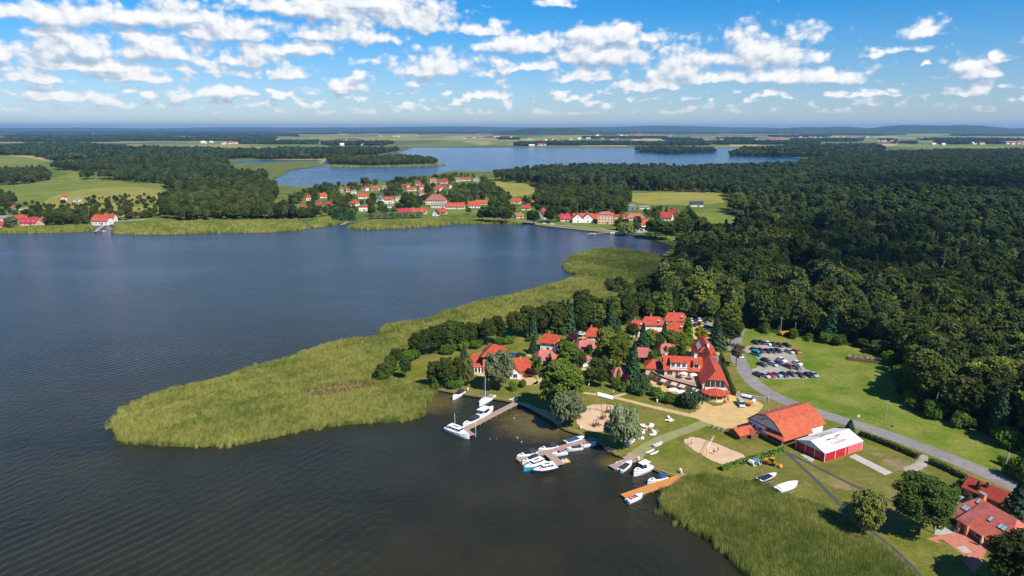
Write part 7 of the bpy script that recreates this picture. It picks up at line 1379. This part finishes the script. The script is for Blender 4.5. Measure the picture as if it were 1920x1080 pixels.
t = thing('chimney_tower', 'slender white tower on the horizon', 'tower', G(1358, 244.5)); b = MB(); b.cyl((0, 0, 0), (0, 0, 150), 9, 5, 10); b.build('shaft', M['white_wall'], t); b = MB(); b.cyl((0, 0, 150), (0, 0, 158), 6, 6, 10); b.build('top', M['metalgrey'], t)
boat((1082, 281), (1086, 280.6), 'sail', 'tiny white sailing boat far out on the second lake', 'gel')
for x, y, yt, lab in ((140, 396, 376, 'thin pole in the meadow left of the inn'), (811, 386, 362, 'tall thin pole behind the village inn'), (965, 372, 350, 'thin pole on the ripe meadow')): pole(x, y, yt, lab, arm=False)
# dead white trunks standing in the woods
dt = MB(); dt.cyl((0, 0, 0), (.3, .2, 15), .28, .06, 6)
for k in range(7): a = k * 2.4; z = 6 + k * 1.1; dt.cyl((.3 * z / 15, .2 * z / 15, z), (.3 * z / 15 + math.cos(a) * 2, .2 * z / 15 + math.sin(a) * 2, z + 2.2), .09, .02, 4)
dtm = dt.mesh('trunk', BARKW)
for x, y in ((1560, 398), (1590, 396), (1641, 392), (1745, 480), (1752, 486), (1640, 530), (1762, 540), (1105, 350), (1112, 351), (1143, 350), (1150, 350), (1600, 402), (408, 320), (415, 321), (1830, 500), (1905, 470)):
    t = thing('dead_tree', 'bare white dead tree standing among the forest crowns', 'tree', G(x, y), random.uniform(0, 6), 'dead white trees in the forest'); o = obj('trunk', dtm, t); t.scale = (1, 1, random.uniform(1.1, 1.5))
# ============================================================ air
hz = MB(); hz.box(-40000, 40000, -500, 40000, -3, 260)
hm = bpy.data.materials.new('haze'); hm.use_nodes = True; t = hm.node_tree; t.nodes.clear()
pv = N(t, 'ShaderNodeVolumePrincipled'); pv.inputs['Color'].default_value = (.36, .64, 1, 1); pv.inputs['Density'].default_value = 4.6e-5; pv.inputs['Anisotropy'].default_value = .2
mo = N(t, 'ShaderNodeOutputMaterial'); LK(t, pv.outputs[0], mo.inputs['Volume'])
tag(hz.build('haze', hm), 'pale blue summer haze over the plain and the lakes', 'haze', kind='stuff')

# ============================================================ drifting cumulus over the right-hand forest (its shade falls on the wood)
CM = bpy.data.materials.new('cloud_vapour'); CM.use_nodes = True; t = CM.node_tree; t.nodes.clear(); out = N(t, 'ShaderNodeOutputMaterial')
df = N(t, 'ShaderNodeBsdfDiffuse'); df.inputs[0].default_value = (.9, .9, .9, 1); tp = N(t, 'ShaderNodeBsdfTransparent'); mx_ = N(t, 'ShaderNodeMixShader'); mx_.inputs[0].default_value = .20
LK(t, tp.outputs[0], mx_.inputs[1]); LK(t, df.outputs[0], mx_.inputs[2]); LK(t, mx_.outputs[0], out.inputs[0])
ALT = 800.0; off = Vector((sdir.x, sdir.y, 0)) / sdir.z * ALT
def cloud(px, label, sp_=42):
    P = fill(GP(px), sp_, .5); b = MB(); r = random.Random(len(P))
    for x, y in P:
        R_ = r.uniform(.5, 1.05) * sp_; c = Vector((x, y, ALT)) + off + Vector((0, 0, r.uniform(0, .5) * sp_)); sq = r.uniform(.5, .8)
        b.add([tuple(c + Vector(v) * R_ * (1 + .12 * math.sin(v[0] * 5 + x) * math.cos(v[1] * 4 + y)) * 1.0 if True else 0) for v in ICV * np.array([1, 1, sq])], ICF)
    tag(b.build('cloud', CM, None, True), label, 'cloud')
cloud([(1150, 505), (1240, 470), (1330, 440), (1430, 420), (1500, 470), (1480, 540), (1330, 545), (1220, 530)], 'cumulus cloud shading the cove and the wood behind the cottages')
cloud([(1500, 440), (1640, 420), (1780, 440), (1800, 520), (1900, 600), (1850, 660), (1700, 600), (1560, 550), (1490, 520)], 'cumulus cloud shading the middle of the forest')
cloud([(1560, 350), (1750, 342), (1950, 350), (1980, 376), (1760, 384), (1600, 378)], 'cumulus cloud shading the far pine forest', 60)
cloud([(1850, 470), (2050, 470), (2080, 620), (1960, 680), (1880, 600)], 'cumulus cloud shading the right end of the forest')
